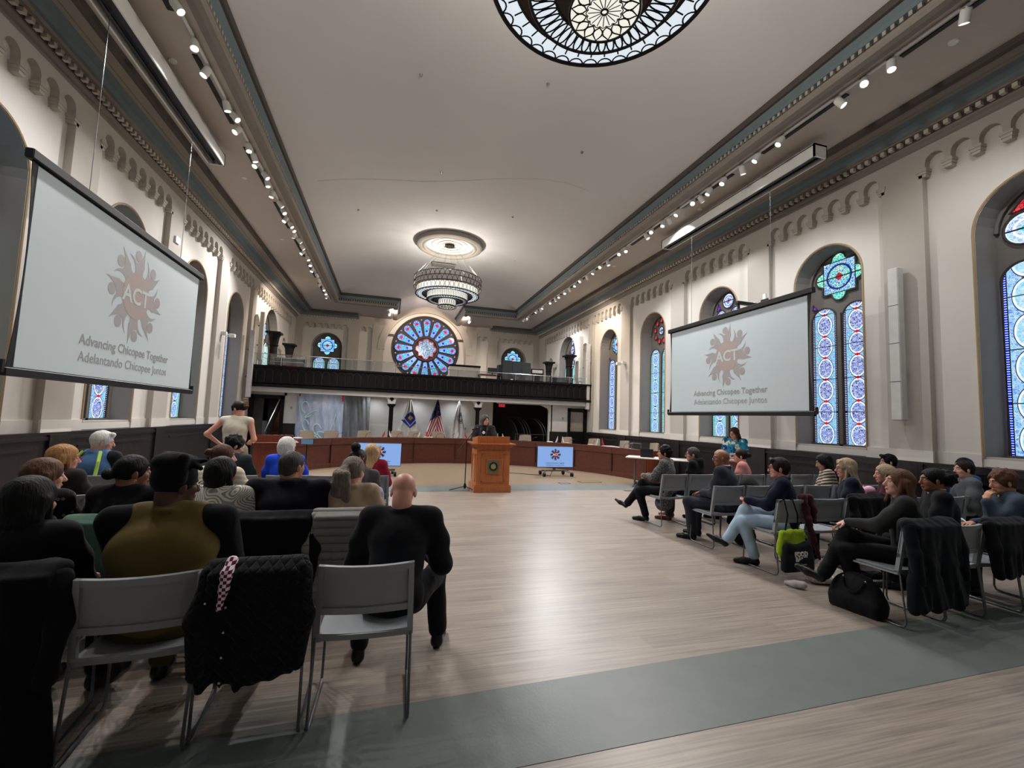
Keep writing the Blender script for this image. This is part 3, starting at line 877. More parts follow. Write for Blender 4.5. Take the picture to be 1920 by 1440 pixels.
def medallion(y, lab):
    t = empty('ceiling_medallion', (XC, y, 7.42)); tag(t, lab, 'ceiling medallion')
    MB().lathe([(.82, .16), (.82, .03), (.88, .0), (.95, .03), (.97, .0), (1.05, -.01), (1.12, .03), (1.14, .16)], n=64).obj('moulded_rim', taupe, t, smooth=True)
    g = MB().lathe([(.14, .12), (.82, .1)], n=64).obj('glass_disc', M('medallion_disc', 'dfe3df', .6), t, smooth=True)
    for r in (.24, .42, .62): MB().tube([polar(r, 2*PI*i/48, .1) for i in range(48)], .014, 5, closed=True).obj('tan_ring', brass, g)
    MB().lathe([(.001, .11), (.1, .06), (.16, .06), (.18, .12)], n=32).obj('dark_grille', lead_d, t, smooth=True)
medallion(14.9, 'round grey moulded ceiling medallion above the far chandelier')
medallion(3.4, 'round grey moulded ceiling medallion above the near chandelier')
MB().box((-.45, -.2, 0), (.45, .2, .04)).obj('ceiling_grille', M('grille_grey', '8b8680', .6, bmp=.4, bs=200), loc=(1.72, 17.0, 7.5), label='rectangular grey air grille in the vaulted ceiling', cat='air grille')
for i, (x, y) in enumerate(((.2, 7.5), (2.4, 7.0), (.9, 10.5), (3.8, 8.6), (1.0, 12.6), (3.2, 12.2), (-1.2, 13), (4.2, 15.5))):
    MB().lathe([(.0001, -.03), (.02, -.03), (.035, 0)], n=10).obj('sprinkler_head', chrome, loc=(x, y, vz(x, y)-.0), label='tiny round sprinkler cap on the vaulted ceiling', cat='sprinkler', group='sprinkler caps on the vault')
for i, (sg, y) in enumerate(((1, 3.6), (1, 8.4), (1, 12.5), (-1, 7.2), (-1, 10.5), (-1, 14.0))):
    MB().lathe([(.0001, -.02), (.05, -.02), (.055, .0)], n=16).obj('ceiling_speaker', white_pl, loc=(XC+sg*(5.05), y, 6.66), label='small round white detector disc on the %s soffit' % ('right' if sg > 0 else 'left'), cat='smoke detector', group='white discs on the %s soffit' % ('right' if sg > 0 else 'left'))

# ------------------------------------------------------------------ the printed figure wheel
def fig_poly(k):
    a = -2*PI*k/8
    def bz(p0, p1, p2, n=7): return [((1-t)**2*p0[0]+2*t*(1-t)*p1[0]+t*t*p2[0], (1-t)**2*p0[1]+2*t*(1-t)*p1[1]+t*t*p2[1]) for t in [i/n for i in range(n)]]
    P = bz((-.28, .9), (-.22, 1.45), (-.80, 1.62))+bz((-.80, 1.62), (-.42, 1.62), (-.26, 1.42), 4)+bz((-.26, 1.42), (.12, 1.36), (.34, 2.12), 6)+bz((.34, 2.12), (.36, 1.5), (.40, 1.3))+bz((.40, 1.3), (.24, 1.1), (.36, .86), 4)
    H = [(-.12+.24*math.cos(2*PI*i/18), 1.72+.24*math.sin(2*PI*i/18)) for i in range(18)]
    c, s = math.cos(a), math.sin(a)
    R = lambda L: [(x*c-y*s, x*s+y*c) for x, y in L]
    return R(P), R(H)
def slide(parent, cx, cz, rad, tw, m_fig, m_disc, m_txt, m_act, y=-.004, z1=None, z2=None, t1='Advancing Chicopee Together', t2='Adelantando Chicopee Juntos'):
    m = MB(); s = rad
    for k in range(8):
        for L in fig_poly(k): m.prism([(cx+x*s, cz+z*s) for x, z in L], y-.001, y, 'y')
    m.obj('printed_figures', m_fig, parent)
    m = MB(); m.prism([(cx+s*math.cos(2*PI*i/40), cz+s*math.sin(2*PI*i/40)) for i in range(40)], y-.002, y, 'y'); m.obj('printed_disc', m_disc, parent)
    m = MB(); text_mb(m, 'ACT', s*1.0, TR(cx, y-.003, cz-s*.34), bold=s*.02, depth=.001); m.obj('printed_lettering', m_act, parent)
    m = MB(); text_mb(m, t1, tw*.0765, TR(cx, y-.001, z1), bold=tw*.0010, depth=.001); text_mb(m, t2, tw*.0775, TR(cx, y-.001, z2), depth=.001)
    m.obj('printed_caption', m_txt, parent)
def screen_img(name, c1, c2, st):
    m, nt, b = newmat(name); vec, x, y, z = coords(nt)
    f = noise(nt, vec, .5, 1); c = mixc(nt, f, lin(c1), lin(c2))
    nt.links.new(c.sk, b.inputs['Base Color']); nt.links.new(c.sk, b.inputs['Emission Color']); b.inputs['Emission Strength'].default_value = st
    b.inputs['Roughness'].default_value = .8; return m
scr_m = screen_img('projected_white', 'b3c1c1', 'bac3ca', .10)
fgm = ME('projected_grey_figures', '9a9494', .08, lin('989393')); dsm = ME('projected_pink_disc', 'a0928c', .08, lin('a0928c')); txm = ME('projected_grey_text', '8b8e8e', .08, lin('8b8e8e')); acm = ME('projected_white_text', 'b4bebc', .1, lin('b4bebc'))
for sg, cx, cy in ((1, 6.9, 7.745), (-1, -3.5, 7.2)):
    lab = 'right' if sg > 0 else 'left'
    hw = 1.9
    t = empty('projection_screen', (cx, cy, 1.86), -PI/2*sg); tag(t, 'suspended projection screen on the %s showing ACT Advancing Chicopee Together' % lab, 'projection screen', 'pull-down projection screens')
    # fabric with tensioned concave edges
    n = 12; ed = [(1.98-.07*math.sin(PI*i/n), .05+2.1*i/n) for i in range(n+1)]
    MB().prism([(-x, z) for x, z in ed]+[(x, z) for x, z in ed[::-1]], .0, .006, 'y').obj('black_border', black_p, t)
    ed = [(hw, .06+2.01*i/n) for i in range(n+1)]
    f = MB().prism([(-x, z) for x, z in ed]+[(x, z) for x, z in ed[::-1]], -.004, .0, 'y').obj('screen_fabric', scr_m, t)
    MB().rbox((-2.02, -.03, -.03), (2.02, .03, .05), .008).box((-2.05, -.02, .0), (-2.02, .02, .12)).box((2.02, -.02, .0), (2.05, .02, .12)).obj('weight_bar', black_p, t)
    MB().rbox((-2.03, -.04, 2.09), (2.03, .04, 2.19), .01).obj('roller_bar', black_p, t)
    slide(f, 0, 1.25, .325, 2.22, fgm, dsm, txm, acm, y=-.005, z1=.425, z2=.225)
    for x in (-1.15, 1.15): MB().tube([(x, 0, 2.19), (x, 0, 4.42)], .004, 5).obj('hanging_cable', steel, t)
    h = empty('screen_housing', (cx, cy, 6.26), -PI/2*sg); tag(h, 'long white ceiling housing above the %s projection screen' % lab, 'screen housing')
    MB().box((-2.2, -.14, .02), (2.2, -.12, .24)).box((-2.2, .12, .02), (2.2, .14, .24)).box((-2.2, -.14, .22), (2.2, .14, .25)).box((-2.2, -.14, .02), (-2.17, .14, .25)).box((2.17, -.14, .02), (2.2, .14, .25)).obj('case', white_pl, h)
    MB().box((-2.17, -.03, .10), (2.17, .12, .22)).box((-2.17, -.12, .03), (2.17, -.04, .05)).box((-2.17, .02, .03), (2.17, .06, .05)).obj('slot', dark_metal, h)
    for x in (-1.8, -.6, .6, 1.8): MB().tube([(x, 0, .25), (x, 0, .39)], .008, 6).obj('drop_rod', steel, h)
    # projector with wall arm
    px, py, pz = (7.45, 8.0, 4.0) if sg > 0 else (-4.0, 7.55, 4.02)
    wx = XR if sg > 0 else XL
    p = empty('projector', (px, py, pz), 0); tag(p, 'white projector on a black wall arm above the %s screen' % lab, 'projector')
    b_ = MB().rbox((-.16, -.22, 0), (.16, .22, .13), .02).obj('body', white_pl, p)
    MB().lathe([(.0001, 0), (.05, 0), (.055, .03)], n=16).obj('lens', black_p, b_, loc=(-.165*sg, .1, .06)).rotation_euler = (0, -PI/2*sg, 0)
    MB().box((-.1, -.12, .13), (.1, .12, .16)).tube([(0, 0, .14), (0, 0, .38)], .03, 10).rbox((-.06, -.05, .36), (wx-px, .05, .43), .01).box((wx-px-.02*sg, -.1, .22), (wx-px, .1, .56)).obj('wall_arm', black_p, p)
    for dz, dy in ((.62, .0), (.5, .3)): MB().box((-.012, -.04, -.06), (.012, .04, .06)).obj('outlet_plate', white_pl, loc=(wx-.013*sg, py+dy, pz+dz), label='white socket plate on the pilaster by the %s projector' % lab, cat='wall socket', group='socket plates by the %s projector' % lab)
# slim column loudspeakers
def colspk(x, y, z0, z1, rz, lab):
    t = empty('column_loudspeaker', (x, y, z0), rz); tag(t, lab, 'loudspeaker')
    h = z1-z0; s = .0
    c = MB().rbox((-.08, -.14, 0), (.08, 0, h), .012).obj('cabinet', M('speaker_white', 'c9c8c4', .5), t)
    for i in range(1, 4): MB().box((-.082, -.143, h*i/4-.003), (.082, -.139, h*i/4+.003)).obj('grille_seam', dark_metal, c)
    MB().box((-.03, 0, h*.3), (.03, .06, h*.32)).box((-.03, 0, h*.7), (.03, .06, h*.72)).obj('bracket', steel, t)
colspk(XR-.06, 5.22, 1.8, 4.35, -PI/2, 'tall slim white column loudspeaker on the pilaster nearest right')
colspk(XR-.06, 17.05, 2.1, 4.9, -PI/2, 'slim white column loudspeaker where right wall meets balcony')
colspk(XL+.06, 16.75, 2.0, 4.3, PI/2, 'slim white column loudspeaker where left wall meets balcony')
colspk(XR-.2, 17.5, 3.3, 5.3, -PI/2, 'slim white loudspeaker up on the balcony right end')
colspk(XL+.15, 17.4, 3.35, 5.1, PI/2, 'slim white loudspeaker up on the balcony left end')
for (x, y, z, sg, lab) in ((XR, 14.2, 3.78, 1, 'small white security camera on the right wall'), (XL, 14.3, 3.75, -1, 'small white security camera on the left wall')):
    t = empty('security_camera', (x, y, z)); tag(t, lab, 'security camera')
    MB().box((-.14*sg, -.05, -.05), (0, .05, .05)).tube([(-.1*sg, 0, 0), (-.22*sg, 0, -.03)], .015, 6).obj('mount', white_pl, t)
    MB().rbox((-.36, -.06, -.1), (-.2, .06, -.0), .01).obj('camera_body', white_pl, t).scale = (sg, 1, 1)
MB().box((-.02, -.1, -.07), (.02, .1, .07)).obj('access_point', white_pl, loc=(XL+.02, 11.2, 5.3), label='small white wireless box high on the left pilaster', cat='wireless access point')

# ------------------------------------------------------------------ balcony
t = empty('balcony', (XC, 17.0, 2.4)); tag(t, 'dark timber balcony with pointed arcading across the far end', 'balcony')
W2 = (XR-XL)/2
MB().box((-W2, .0, .18), (W2, .12, .72)).box((-W2, -.05, .0), (W2, .15, .06)).box((-W2, -.03, .06), (W2, .12, .10)).box((-W2, -.02, .13), (W2, .12, .18)).box((-W2, -.06, .70), (W2, .15, .76)).box((-W2, -.02, .66), (W2, .1, .70)).obj('parapet', dk_wood, t)
m = MB(); n = 49; p = 2*W2/n
for i in range(n):
    x = -W2+p*(i+.5)
    m.box((x-p/2-.012, -.03, .18), (x-p/2+.012, .01, .52)); m.box((x-p/2-.02, -.04, .18), (x-p/2+.02, .01, .215)); m.box((x-p/2-.02, -.04, .47), (x-p/2+.02, .01, .49))
    for s in (-1, 1): m.tube([(x+s*(p/2-.01)*math.cos(q), -.015, .50+.14*math.sin(q)) for q in (0, .4, .8, 1.15, 1.5)], .012, 5)
m.obj('arcading', M('arcading_wood', '352b28', .4), t)
MB().box((-W2, .12, .60), (W2, 7.0, .70)).obj('floor_deck', M('gallery_deck', '4a4440', .8), t)
MB().box((-W2, .05, -.17), (W2, .3, .0)).obj('white_fascia', white_p, t)
MB().box((-W2, .3, .0), (W2, 7.0, .05)).obj('ceiling_underside', white_p, t)
# glass and steel rail
g = empty('balcony_railing', (XC, 17.13, 3.16)); tag(g, 'glass panel railing with slim metal posts on the balcony', 'railing')
for i in range(17):
    x = -W2+.2+i*.79
    MB().box((x-.015, -.01, 0), (x+.015, .01, .28 if i > 6 else .42)).obj('post', chrome, g)
MB().tube([(-W2+.1, 0, .42), (-1.6, 0, .40)], .013, 6).tube([(-1.6, 0, .27), (W2-.1, 0, .27)], .012, 6).obj('top_rail', chrome, g)
gm, nt, bb = newmat('rail_glass'); tb = nt.nodes.new('ShaderNodeBsdfTransparent'); gl = nt.nodes.new('ShaderNodeBsdfGlossy'); mx = nt.nodes.new('ShaderNodeMixShader')
tb.inputs[0].default_value = (.93, .95, .95, 1); gl.inputs['Roughness'].default_value = .05; mx.inputs[0].default_value = .08
nt.links.new(tb.outputs[0], mx.inputs[1]); nt.links.new(gl.outputs[0], mx.inputs[2]); nt.links.new(mx.outputs[0], nt.nodes['Material Output'].inputs[0])
for i in range(16): x = -W2+.2+i*.79; MB().box((x+.04, -.004, .04), (x+.75, .004, .26 if i > 6 else .4)).obj('glass_panel', gm, g)
# gallery columns
def column(x, y, z0, h, r, lab, cap=.5, mat_=dk_wood, diam=False):
    t = empty('column', (x, y, z0)); tag(t, lab, 'column')
    hc = h-cap
    MB().lathe([(r*1.5, 0), (r*1.5, .05), (r*1.1, .1), (r, .14), (r*.92, hc-.05), (r*1.1, hc-.02), (r*1.1, hc)], n=18).obj('shaft', mat_, t, smooth=True)
    if not diam:
        MB().lathe([(r*1.0, hc), (r*1.15, hc+cap*.3), (r*1.3, hc+cap*.6), (r*1.6, hc+cap*.8), (r*1.6, hc+cap)], n=8).box((-r*1.7, -r*1.7, hc+cap*.85), (r*1.7, r*1.7, hc+cap)).obj('capital', mat_, t)
    else:
        MB().lathe([(r, hc-.03), (r*1.9, hc+.06), (r*1.9, hc+.1)], n=8).obj('capital', mat_, t)
        k = MB().prism([(-.13, hc+.1), (.13, hc+.1), (.15, hc+.25), (.32, hc+.42), (.32, hc+.46), (-.32, hc+.46), (-.32, hc+.42), (-.15, hc+.25)], -.12, .12, 'y').obj('white_block', white_p, t)
        MB().prism([(0, hc+.19), (.085, hc+.29), (0, hc+.39), (-.085, hc+.29)], -.135, -.12, 'y').obj('dark_diamond', dk_wood, k)
for x, lab in ((.05, 'left of the two dark columns under the balcony'), (3.38, 'right of the two dark columns under the balcony, behind the speaker')):
    column(x, 17.25, 0, 2.29, .085, lab, .4, diam=True)
column(XL+.35, 18.6, 3.1, 1.5, .15, 'nearer dark column on the left end of balcony')
column(XL+.35, 21.3, 3.1, 1.45, .15, 'farther dark column on the left end of balcony')
column(XR-.35, 18.6, 3.1, 1.5, .15, 'nearer dark column on the right end of balcony')
column(XR-.35, 21.3, 3.1, 1.5, .15, 'farther dark column on the right end of balcony')
# things kept up on the balcony
ptn = M('partition_charcoal', '34383a', .7)
t = empty('folding_partition', (5.05, 17.6, 3.1)); tag(t, 'tall dark grey folding partition standing on the balcony', 'partition')
MB().rbox((-.6, 0, 0), (-.2, .06, .93), .01).obj('panel', ptn, t); MB().rbox((-.19, 0, 0), (.22, .06, .91), .01).obj('panel', ptn, t); MB().rbox((.23, 0, 0), (.62, .06, .89), .01).obj('panel', ptn, t)
MB().lathe([(.001, 0), (.0, .0)], n=6) if False else None
MB().rbox((-.26, -.03, .02), (-.16, 0, .15), .01).obj('white_latch', white_pl, t)
t = empty('flight_case', (4.62, 18.0, 3.1)); tag(t, 'grey stacked case partly hidden left of the folding partition', 'equipment case')
MB().rbox((-.25, 0, 0), (.2, .4, .42), .01).rbox((-.25, 0, .44), (.2, .4, .78), .01).obj('case_body', ptn, t)
t = empty('equipment_rack', (6.15, 18.1, 3.1)); tag(t, 'black equipment rack with a light top panel beside partition', 'equipment rack')
MB().rbox((-.28, 0, 0), (.28, .4, .72), .01).obj('rack_case', black_p, t); MB().box((-.25, -.01, .52), (.22, 0, .66)).obj('front_panel', white_pl, t); MB().ball((-.1, -.01, .4), .02).ball((.15, -.01, .4), .02).obj('knob', chrome, t)
t = empty('road_case', (7.15, 17.55, 3.1)); tag(t, 'long black equipment trunk by the right balcony columns', 'road case')
MB().rbox((-.45, 0, 0), (.45, .35, .3), .01).obj('trunk_body', black_p, t); MB().rbox((-.46, -.01, .24), (.46, .36, .34), .01).obj('lid', black_p, t)
t = empty('white_cabinet', (2.95, 18.2, 3.1)); tag(t, 'low cream cabinet with dark top in front of rose window', 'cabinet')
MB().rbox((-.65, 0, 0), (.65, .5, .6), .01).obj('cabinet_body', M('cream_cabinet', 'cfc6b4', .6), t); MB().rbox((-.67, -.02, .6), (.67, .52, .68), .01).obj('dark_top', dk_wood, t)
t = empty('work_table', (4.0, 17.75, 3.1)); tag(t, 'wooden table with clutter left of the folding partition', 'table')
MB().box((-.5, 0, .28), (.45, .5, .31)).obj('table_top', mahog, t)
for x in (-.47, .42):
    for y in (.03, .46): MB().box((x-.02, y-.02, 0), (x+.02, y+.02, .28)).obj('leg', chrome, t)
t = empty('computer_monitor', (4.08, 17.95, 3.41)); tag(t, 'dark computer monitor on the balcony work table', 'monitor')
MB().rbox((-.2, 0, .06), (.2, .04, .3), .006).obj('display', ptn, t); MB().box((-.03, .02, 0), (.03, .04, .08)).box((-.1, -.04, 0), (.1, .1, .01)).obj('stand', black_p, t)
t = empty('upholstered_bench', (-3.9, 17.7, 3.1)); tag(t, 'dark grey bench seat behind the left balcony rail', 'bench')
MB().rbox((-.45, 0, .1), (.7, .55, .3), .03).obj('seat', ptn, t); MB().rbox((-.45, .5, .1), (.7, .62, .5), .03).obj('backrest', ptn, t)
MB().box((-.2, -.2, 0), (.2, .2, .1)).obj('red_cushion', redp, loc=(-3.45, 17.42, 3.1), label='small red cushion behind the left balcony rail', cat='cushion')

# ------------------------------------------------------------------ walls under the balcony
YW, YD = 17.35, 18.45
uw = MB()
uw.mat(0).box((-3.68, YW, 0), (-3.2, YW+.15, 2.3)).box((XL, YW, 2.13), (-3.6, YW+.15, 2.3))
uw.mat(0).box((-3.2, YD, 0), (4.3, YD+.15, 2.4)).box((-3.25, YW, 0), (-3.2, YD, 2.35))
uw.mat(0).box((6.55, YW, 0), (7.3, YW+.15, 2.3)).box((7.3, YW, 2.13), (XR, YW+.15, 2.3)).box((4.28, YD, 0), (4.3, 21.5, 2.4))
uw.prism([(6.3, 2.12), (6.4, 2.07), (6.45, 1.97), (6.45, 0), (6.6, 0), (6.6, 2.3), (4.2, 2.3), (4.2, 2.2), (6.1, 2.2)], YW+.0, YW+.12, 'y')
uw.mat(1).box((-3.66, YW-.03, 0), (-3.2, YW, 1.14)).box((6.5, YW-.03, 0), (7.28, YW, 1.12)).box((-3.2, YD-.02, 0), (4.3, YD, .2))
uw.mat(2).box((4.3, 21.4, 0), (XR, 21.5, 2.4)).box((XL, 20.0, 0), (-3.2, 20.1, 2.4))
uw.obj('wall_under_balcony', [white_p, wains, M('store_grey', '55524f', .8)], kind='structure')
# doors with dark frames
for i, (x0, x1) in enumerate(((-4.78, -3.66), (7.3, 8.17))):
    t = MB().box((x0, YW-.05, 0), (x0+.12, YW+.1, 2.13)).box((x1-.12, YW-.05, 0), (x1, YW+.1, 2.13)).box((x0, YW-.05, 2.0), (x1, YW+.1, 2.13)).obj('door_%d' % (i+1), dk_wood, kind='structure')
    if i == 1: MB().box((x0+.14, YW+.02, 1.15), (x1-.14, YW+.03, 1.98)).obj('door_glass', M('frosted_glass', '9a938a', .3, var=.2, vs=6, stretch=(6, 1, 1)), t); MB().box((x0+.12, YW+.0, 0), (x1-.12, YW+.04, 1.15)).obj('door_panel', dk_wood, t)
# staircase seen through the left doorway
t = empty('staircase', (-4.0, 17.6, 0)); tag(t, 'wooden staircase rising behind the left doorway', 'staircase')
m = MB()
for i in range(11): m.box((-.3, .25*i, 0), (.42, .25*(i+1), .19*(i+1)))
m.obj('steps', mahog, t); MB().tube([(-.3, 0, .8), (-.22, 2.0, 2.3)], .025, 8).tube([(-.3, 0, 0), (-.3, 0, .8)], .02, 6).obj('handrail', chrome, t)
MB().box((XL+.05, 17.62, 0), (-4.4, 17.66, 2.0)).obj('grey_curtain', M('curtain_grey', '5a5955', .9, var=.2, vs=10, stretch=(5, 1, .2)), label='grey curtain hanging inside the left doorway', cat='curtain')
MB().box((-.13, -.02, -.06), (.13, 0, .06)).obj('exit_sign', ME('exit_red', 'd02838', .8), loc=(4.42, YW+.1, 2.12), label='red glowing sign above the dark opening', cat='exit sign')
MB().box((-.035, -.01, -.05), (.035, 0, .05)).obj('thermostat', M('device_grey', '9ea0a4', .5), loc=(7.08, YW, 1.68), label='small grey thermostat on white wall beside right door', cat='thermostat')
MB().box((-.035, -.01, -.05), (.035, 0, .05)).obj('thermostat', M('device_grey', '9ea0a4', .5), loc=(-3.42, YW, 1.7), label='small grey thermostat beside the left doorway', cat='thermostat')
MB().box((-.03, -.01, -.05), (.03, 0, .05)).obj('wall_switch', M('device_grey', '9ea0a4', .5), loc=(3.12, YD, 1.1), label='grey switch plate on white wall behind third flag', cat='switch')
# stacked folding tables in the store
tb_m = M('table_grey', '3b3b3c', .5)
for i, (x, y, r, a) in enumerate(((5.55, 19.4, .82, .35), (5.72, 19.5, .82, .35), (5.88, 19.6, .82, .35), (6.55, 19.7, .8, .35), (6.72, 19.8, .8, .35), (5.2, 19.3, .8, .35))):
    t = MB(); t.T = TR(x, y, .82, a, 0, 0) @ Matrix.Rotation(PI/2-.12, 4, 'Y')
    o = t.lathe([(.0001, -.02), (r, -.02), (r, .02), (.0001, .02)], n=40).obj('round_folding_table', tb_m, label='round folding table top stored on edge in the dark opening', cat='folding table', group='round tables stacked on edge')
    e = MB(); e.T = t.T; e.tube([polar(r, 2*PI*j/40, 0) for j in range(40)], .022, 5, closed=True).obj('table_edge', steel, o)
t = empty('table_trolley', (5.9, 18.0, 0)); tag(t, 'metal trolley rail before the stacked round tables', 'trolley')
MB().tube([(-.7, 0, 0), (-.7, 0, .95), (.75, 0, .95), (.75, 0, 0)], .015, 6).tube([(-.35, 0, 0), (-.35, 0, .95)], .012, 6).obj('frame_rail', steel, t); MB().box((-.7, -.1, .1), (.75, .25, .13)).obj('deck', dark_metal, t)
# polythene sheeting with red tape
pm_, nt, bb = newmat('polythene'); vec, x, y, z = coords(nt)
f = noise(nt, vec, 4, 4, (2, 1, .7)); dd = V(nt, voro(nt, vec, 2.2).outputs['Distance'])
bb.inputs['Base Color'].default_value = (.62, .72, .86, 1); bb.inputs['Roughness'].default_value = .18
nt.links.new(mixc(nt, f, lin('86a8e2'), lin('eaf4ff')).sk, bb.inputs['Base Color'])
bump(nt, bb, noise(nt, vec, 6, 3, (3, 1, .6)), .9, .06)
tb = nt.nodes.new('ShaderNodeBsdfTransparent'); mx = nt.nodes.new('ShaderNodeMixShader'); mx.inputs[0].default_value = .8
nt.links.new(tb.outputs[0], mx.inputs[1]); nt.links.new(bb.outputs[0], mx.inputs[2]); nt.links.new(mx.outputs[0], nt.nodes['Material Output'].inputs[0])
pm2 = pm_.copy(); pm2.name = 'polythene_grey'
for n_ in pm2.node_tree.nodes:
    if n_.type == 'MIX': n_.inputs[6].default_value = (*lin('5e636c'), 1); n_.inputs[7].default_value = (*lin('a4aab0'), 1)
def sheet(x0, x1, y0, z0, z1, seed, amp=.04):
    m = MB(); nx, nz = 40, 30
    for j in range(nz+1):
        for i in range(nx+1):
            u, v = i/nx, j/nz
            m.v.append((x0+(x1-x0)*u-.0*v, y0+amp*math.sin(u*23+seed+3*v)*(1-.5*v)+amp*.6*math.sin(u*41+v*9+seed), z0+(z1-z0)*v))
    for j in range(nz):
        for i in range(nx): a = j*(nx+1)+i; m.f.append([a, a+1, a+nx+2, a+nx+1]); m.mi.append(0)
    return m
t = empty('plastic_sheeting', (0, 0, 0)); tag(t, 'clear plastic sheeting taped up under the balcony left side', 'plastic sheet')
sheet(-3.25, -1.66, 17.3, .15, 2.33, 1).obj('near_sheet', pm_, t, smooth=True)
sheet(-1.75, -.75, 18.1, .1, 2.33, 5, .03).obj('side_sheet', pm2, t, smooth=True)
MB().box((-3.15, 17.22, 2.28), (-1.66, 17.24, 2.35)).box((-1.72, 17.22, 2.0), (-1.66, 17.24, 2.3)).box((-3.17, 17.22, 2.12), (-3.12, 17.24, 2.35)).obj('red_tape', redp, t)
m = MB()  # pale tubes stand in for highlights on the creased plastic
for (cx, cz, a, b_, r0) in ((-2.5, .95, .13, .2, .3), (-2.3, .75, .2, .1, -.5), (-2.9, 1.1, .1, .2, .2), (-2.95, 1.75, .12, .2, .1), (-2.75, 1.5, .22, .04, .6), (-2.6, .6, .15, .12, 0), (-2.98, .5, .1, .25, 0)):
    m.tube([(cx+a*math.cos(q)*math.cos(r0)-b_*math.sin(q)*math.sin(r0), 17.245, cz+a*math.cos(q)*math.sin(r0)+b_*math.sin(q)*math.cos(r0)) for q in [2*PI*j/20*.8 for j in range(20)]], .018, 5)
m.tube([(-2.05, 17.24, .95), (-1.8, 17.24, 1.85)], .012, 5)
m.obj('crease_highlight', M('painted_highlight', 'cfeee6', .2), t)

# ------------------------------------------------------------------ flags
def flag_mb(h, wt, wb, seed, n=26):
    """cloth hanging in folds from the top of a pole, z from -h to 0"""
    m = MB(); nz = 30
    for j in range(nz+1):
        v = j/nz; w_ = wt+(wb-wt)*min(1, v*1.25)**.9
        for i in range(n+1):
            u = i/n
            x = (u-.5)*w_+.02*math.sin(v*5+seed); y = .05*math.sin(u*17+seed+v*2)*min(1, v*3+.2)+.02*math.sin(u*31+seed)
            m.v.append((x, y, -h*v-(.18*h*abs(u-.42)*2 if v > 0 else 0)*v))
    for j in range(nz):
        for i in range(n): a = j*(n+1)+i; m.f.append([a, a+1, a+n+2, a+n+1]); m.mi.append(0)
    return m
def flag_mat(kind):
    m, nt, b = newmat('flag_'+kind); vec, x, y, z = coords(nt); W_ = lin('e6e6e4')
    if kind == 'usa':
        t_ = z*(-1.0)
        st = ((x*1.6+z*.55)*(1/.15)).mod(1.0).lt(.5)
        st2 = ((x*1.6-z*.55)*(1/.15)).mod(1.0).lt(.5)
        f = x.lt(-.0); s_ = mixc(nt, f, mixc(nt, st, lin('e8e2e2'), lin('b01c30')), mixc(nt, st2, lin('e8e2e2'), lin('b01c30')))
        vo = V(nt, voro(nt, vec, 16).outputs['Distance']).lt(.22)
        blue = mixc(nt, vo, lin('1b2450'), lin('e8e8f0'))
        c = mixc(nt, (t_+x*.55).lt(.72), s_, blue)
    elif kind == 'shield':
        q = ((x-.06).abs()*1.25+(z+.78).abs().mx((z+.72)*1.6)*1.0).lt(.30)
        q1 = ((x-.06).abs()*1.25+(z+.78).abs().mx((z+.72)*1.6)*1.0).lt(.34)
        q2 = ((x-.06).abs()*1.0+(z+.78).abs()).lt(.11)
        q3 = ((x-.06).abs()*1.0+(z+.80).abs()*1.1).lt(.44)
        c = mixc(nt, q1, mixc(nt, q3._m('MULTIPLY', (z+.86).lt(0)), W_, lin('3a58b0')), lin('e6e6e4'))
        c = mixc(nt, q, c, lin('1f3fa8')); c = mixc(nt, q2, c, lin('d8a850'))
    else:
        r = (((x-.08)*1.5)*((x-.08)*1.5)+(z+.72)*(z+.72)).sqrt(); a = ((x-.08).abs()*2.2+(z+.72).abs()).lt(.12)
        c = mixc(nt, r.lt(.22), W_, lin('5a7a92')); c = mixc(nt, (r-.17).abs().lt(.012), c, W_); c = mixc(nt, a, c, W_)
    nt.links.new(c.sk, b.inputs['Base Color']); b.inputs['Roughness'].default_value = .7; return m
for (x, kind, h, wb, lab) in ((.75, 'shield', 1.45, .82, 'white flag with a blue shield emblem on a pole'), (1.85, 'usa', 1.5, .78, 'stars and stripes flag hanging on a pole'), (2.75, 'seal', 1.45, .62, 'white flag with a blue-grey round seal near the column')):
    t = empty('flag_on_pole', (x, 18.0, 0)); tag(t, lab, 'flag')
    MB().lathe([(.16, 0), (.16, .03), (.03, .06)], n=20).tube([(0, 0, .03), (0, 0, 2.3)], .014, 8).obj('pole', brass if kind != 'usa' else dark_metal, t)
    if kind == 'usa': MB().ball((0, 0, 2.33), (.03, .03, .05)).box((-.05, -.004, 2.36), (.05, .004, 2.4)).obj('finial', brass, t)
    flag_mb(h, .03, wb, x).obj('flag_cloth', flag_mat(kind), t, smooth=True, loc=(.0, -.03, 2.26))

# ------------------------------------------------------------------ curved council desk
DC = (1.95, 10.25); DR = 4.95
def arcp(r, a): return (DC[0]+r*math.cos(a), DC[1]+r*math.sin(a))
A0, A1 = math.radians(5), math.radians(152)
def arc_slab(m, r0, r1, z0, z1, n=60, a0=A0, a1=A1):
    for i in range(n):
        b0, b1 = a0+(a1-a0)*i/n, a0+(a1-a0)*(i+1)/n
        P = [arcp(r0, b0), arcp(r1, b0), arcp(r1, b1), arcp(r0, b1)]
        m.add([(p[0], p[1], z0) for p in P]+[(p[0], p[1], z1) for p in P], [(0, 3, 2, 1), (4, 5, 6, 7), (0, 1, 5, 4), (1, 2, 6, 5), (2, 3, 7, 6), (3, 0, 4, 7)])
    return m
t = empty('curved_council_desk', (0, 0, 0)); tag(t, 'long curved mahogany council desk facing the audience', 'desk')
arc_slab(MB(), DR, DR+.04, .1, .66).obj('front_panel', mahog, t)
arc_slab(MB(), DR-.03, DR+.06, .66, .83).obj('upper_rail', mahog, t)
arc_slab(MB(), DR-.03, DR+.06, .0, .13).obj('plinth', mahog, t)
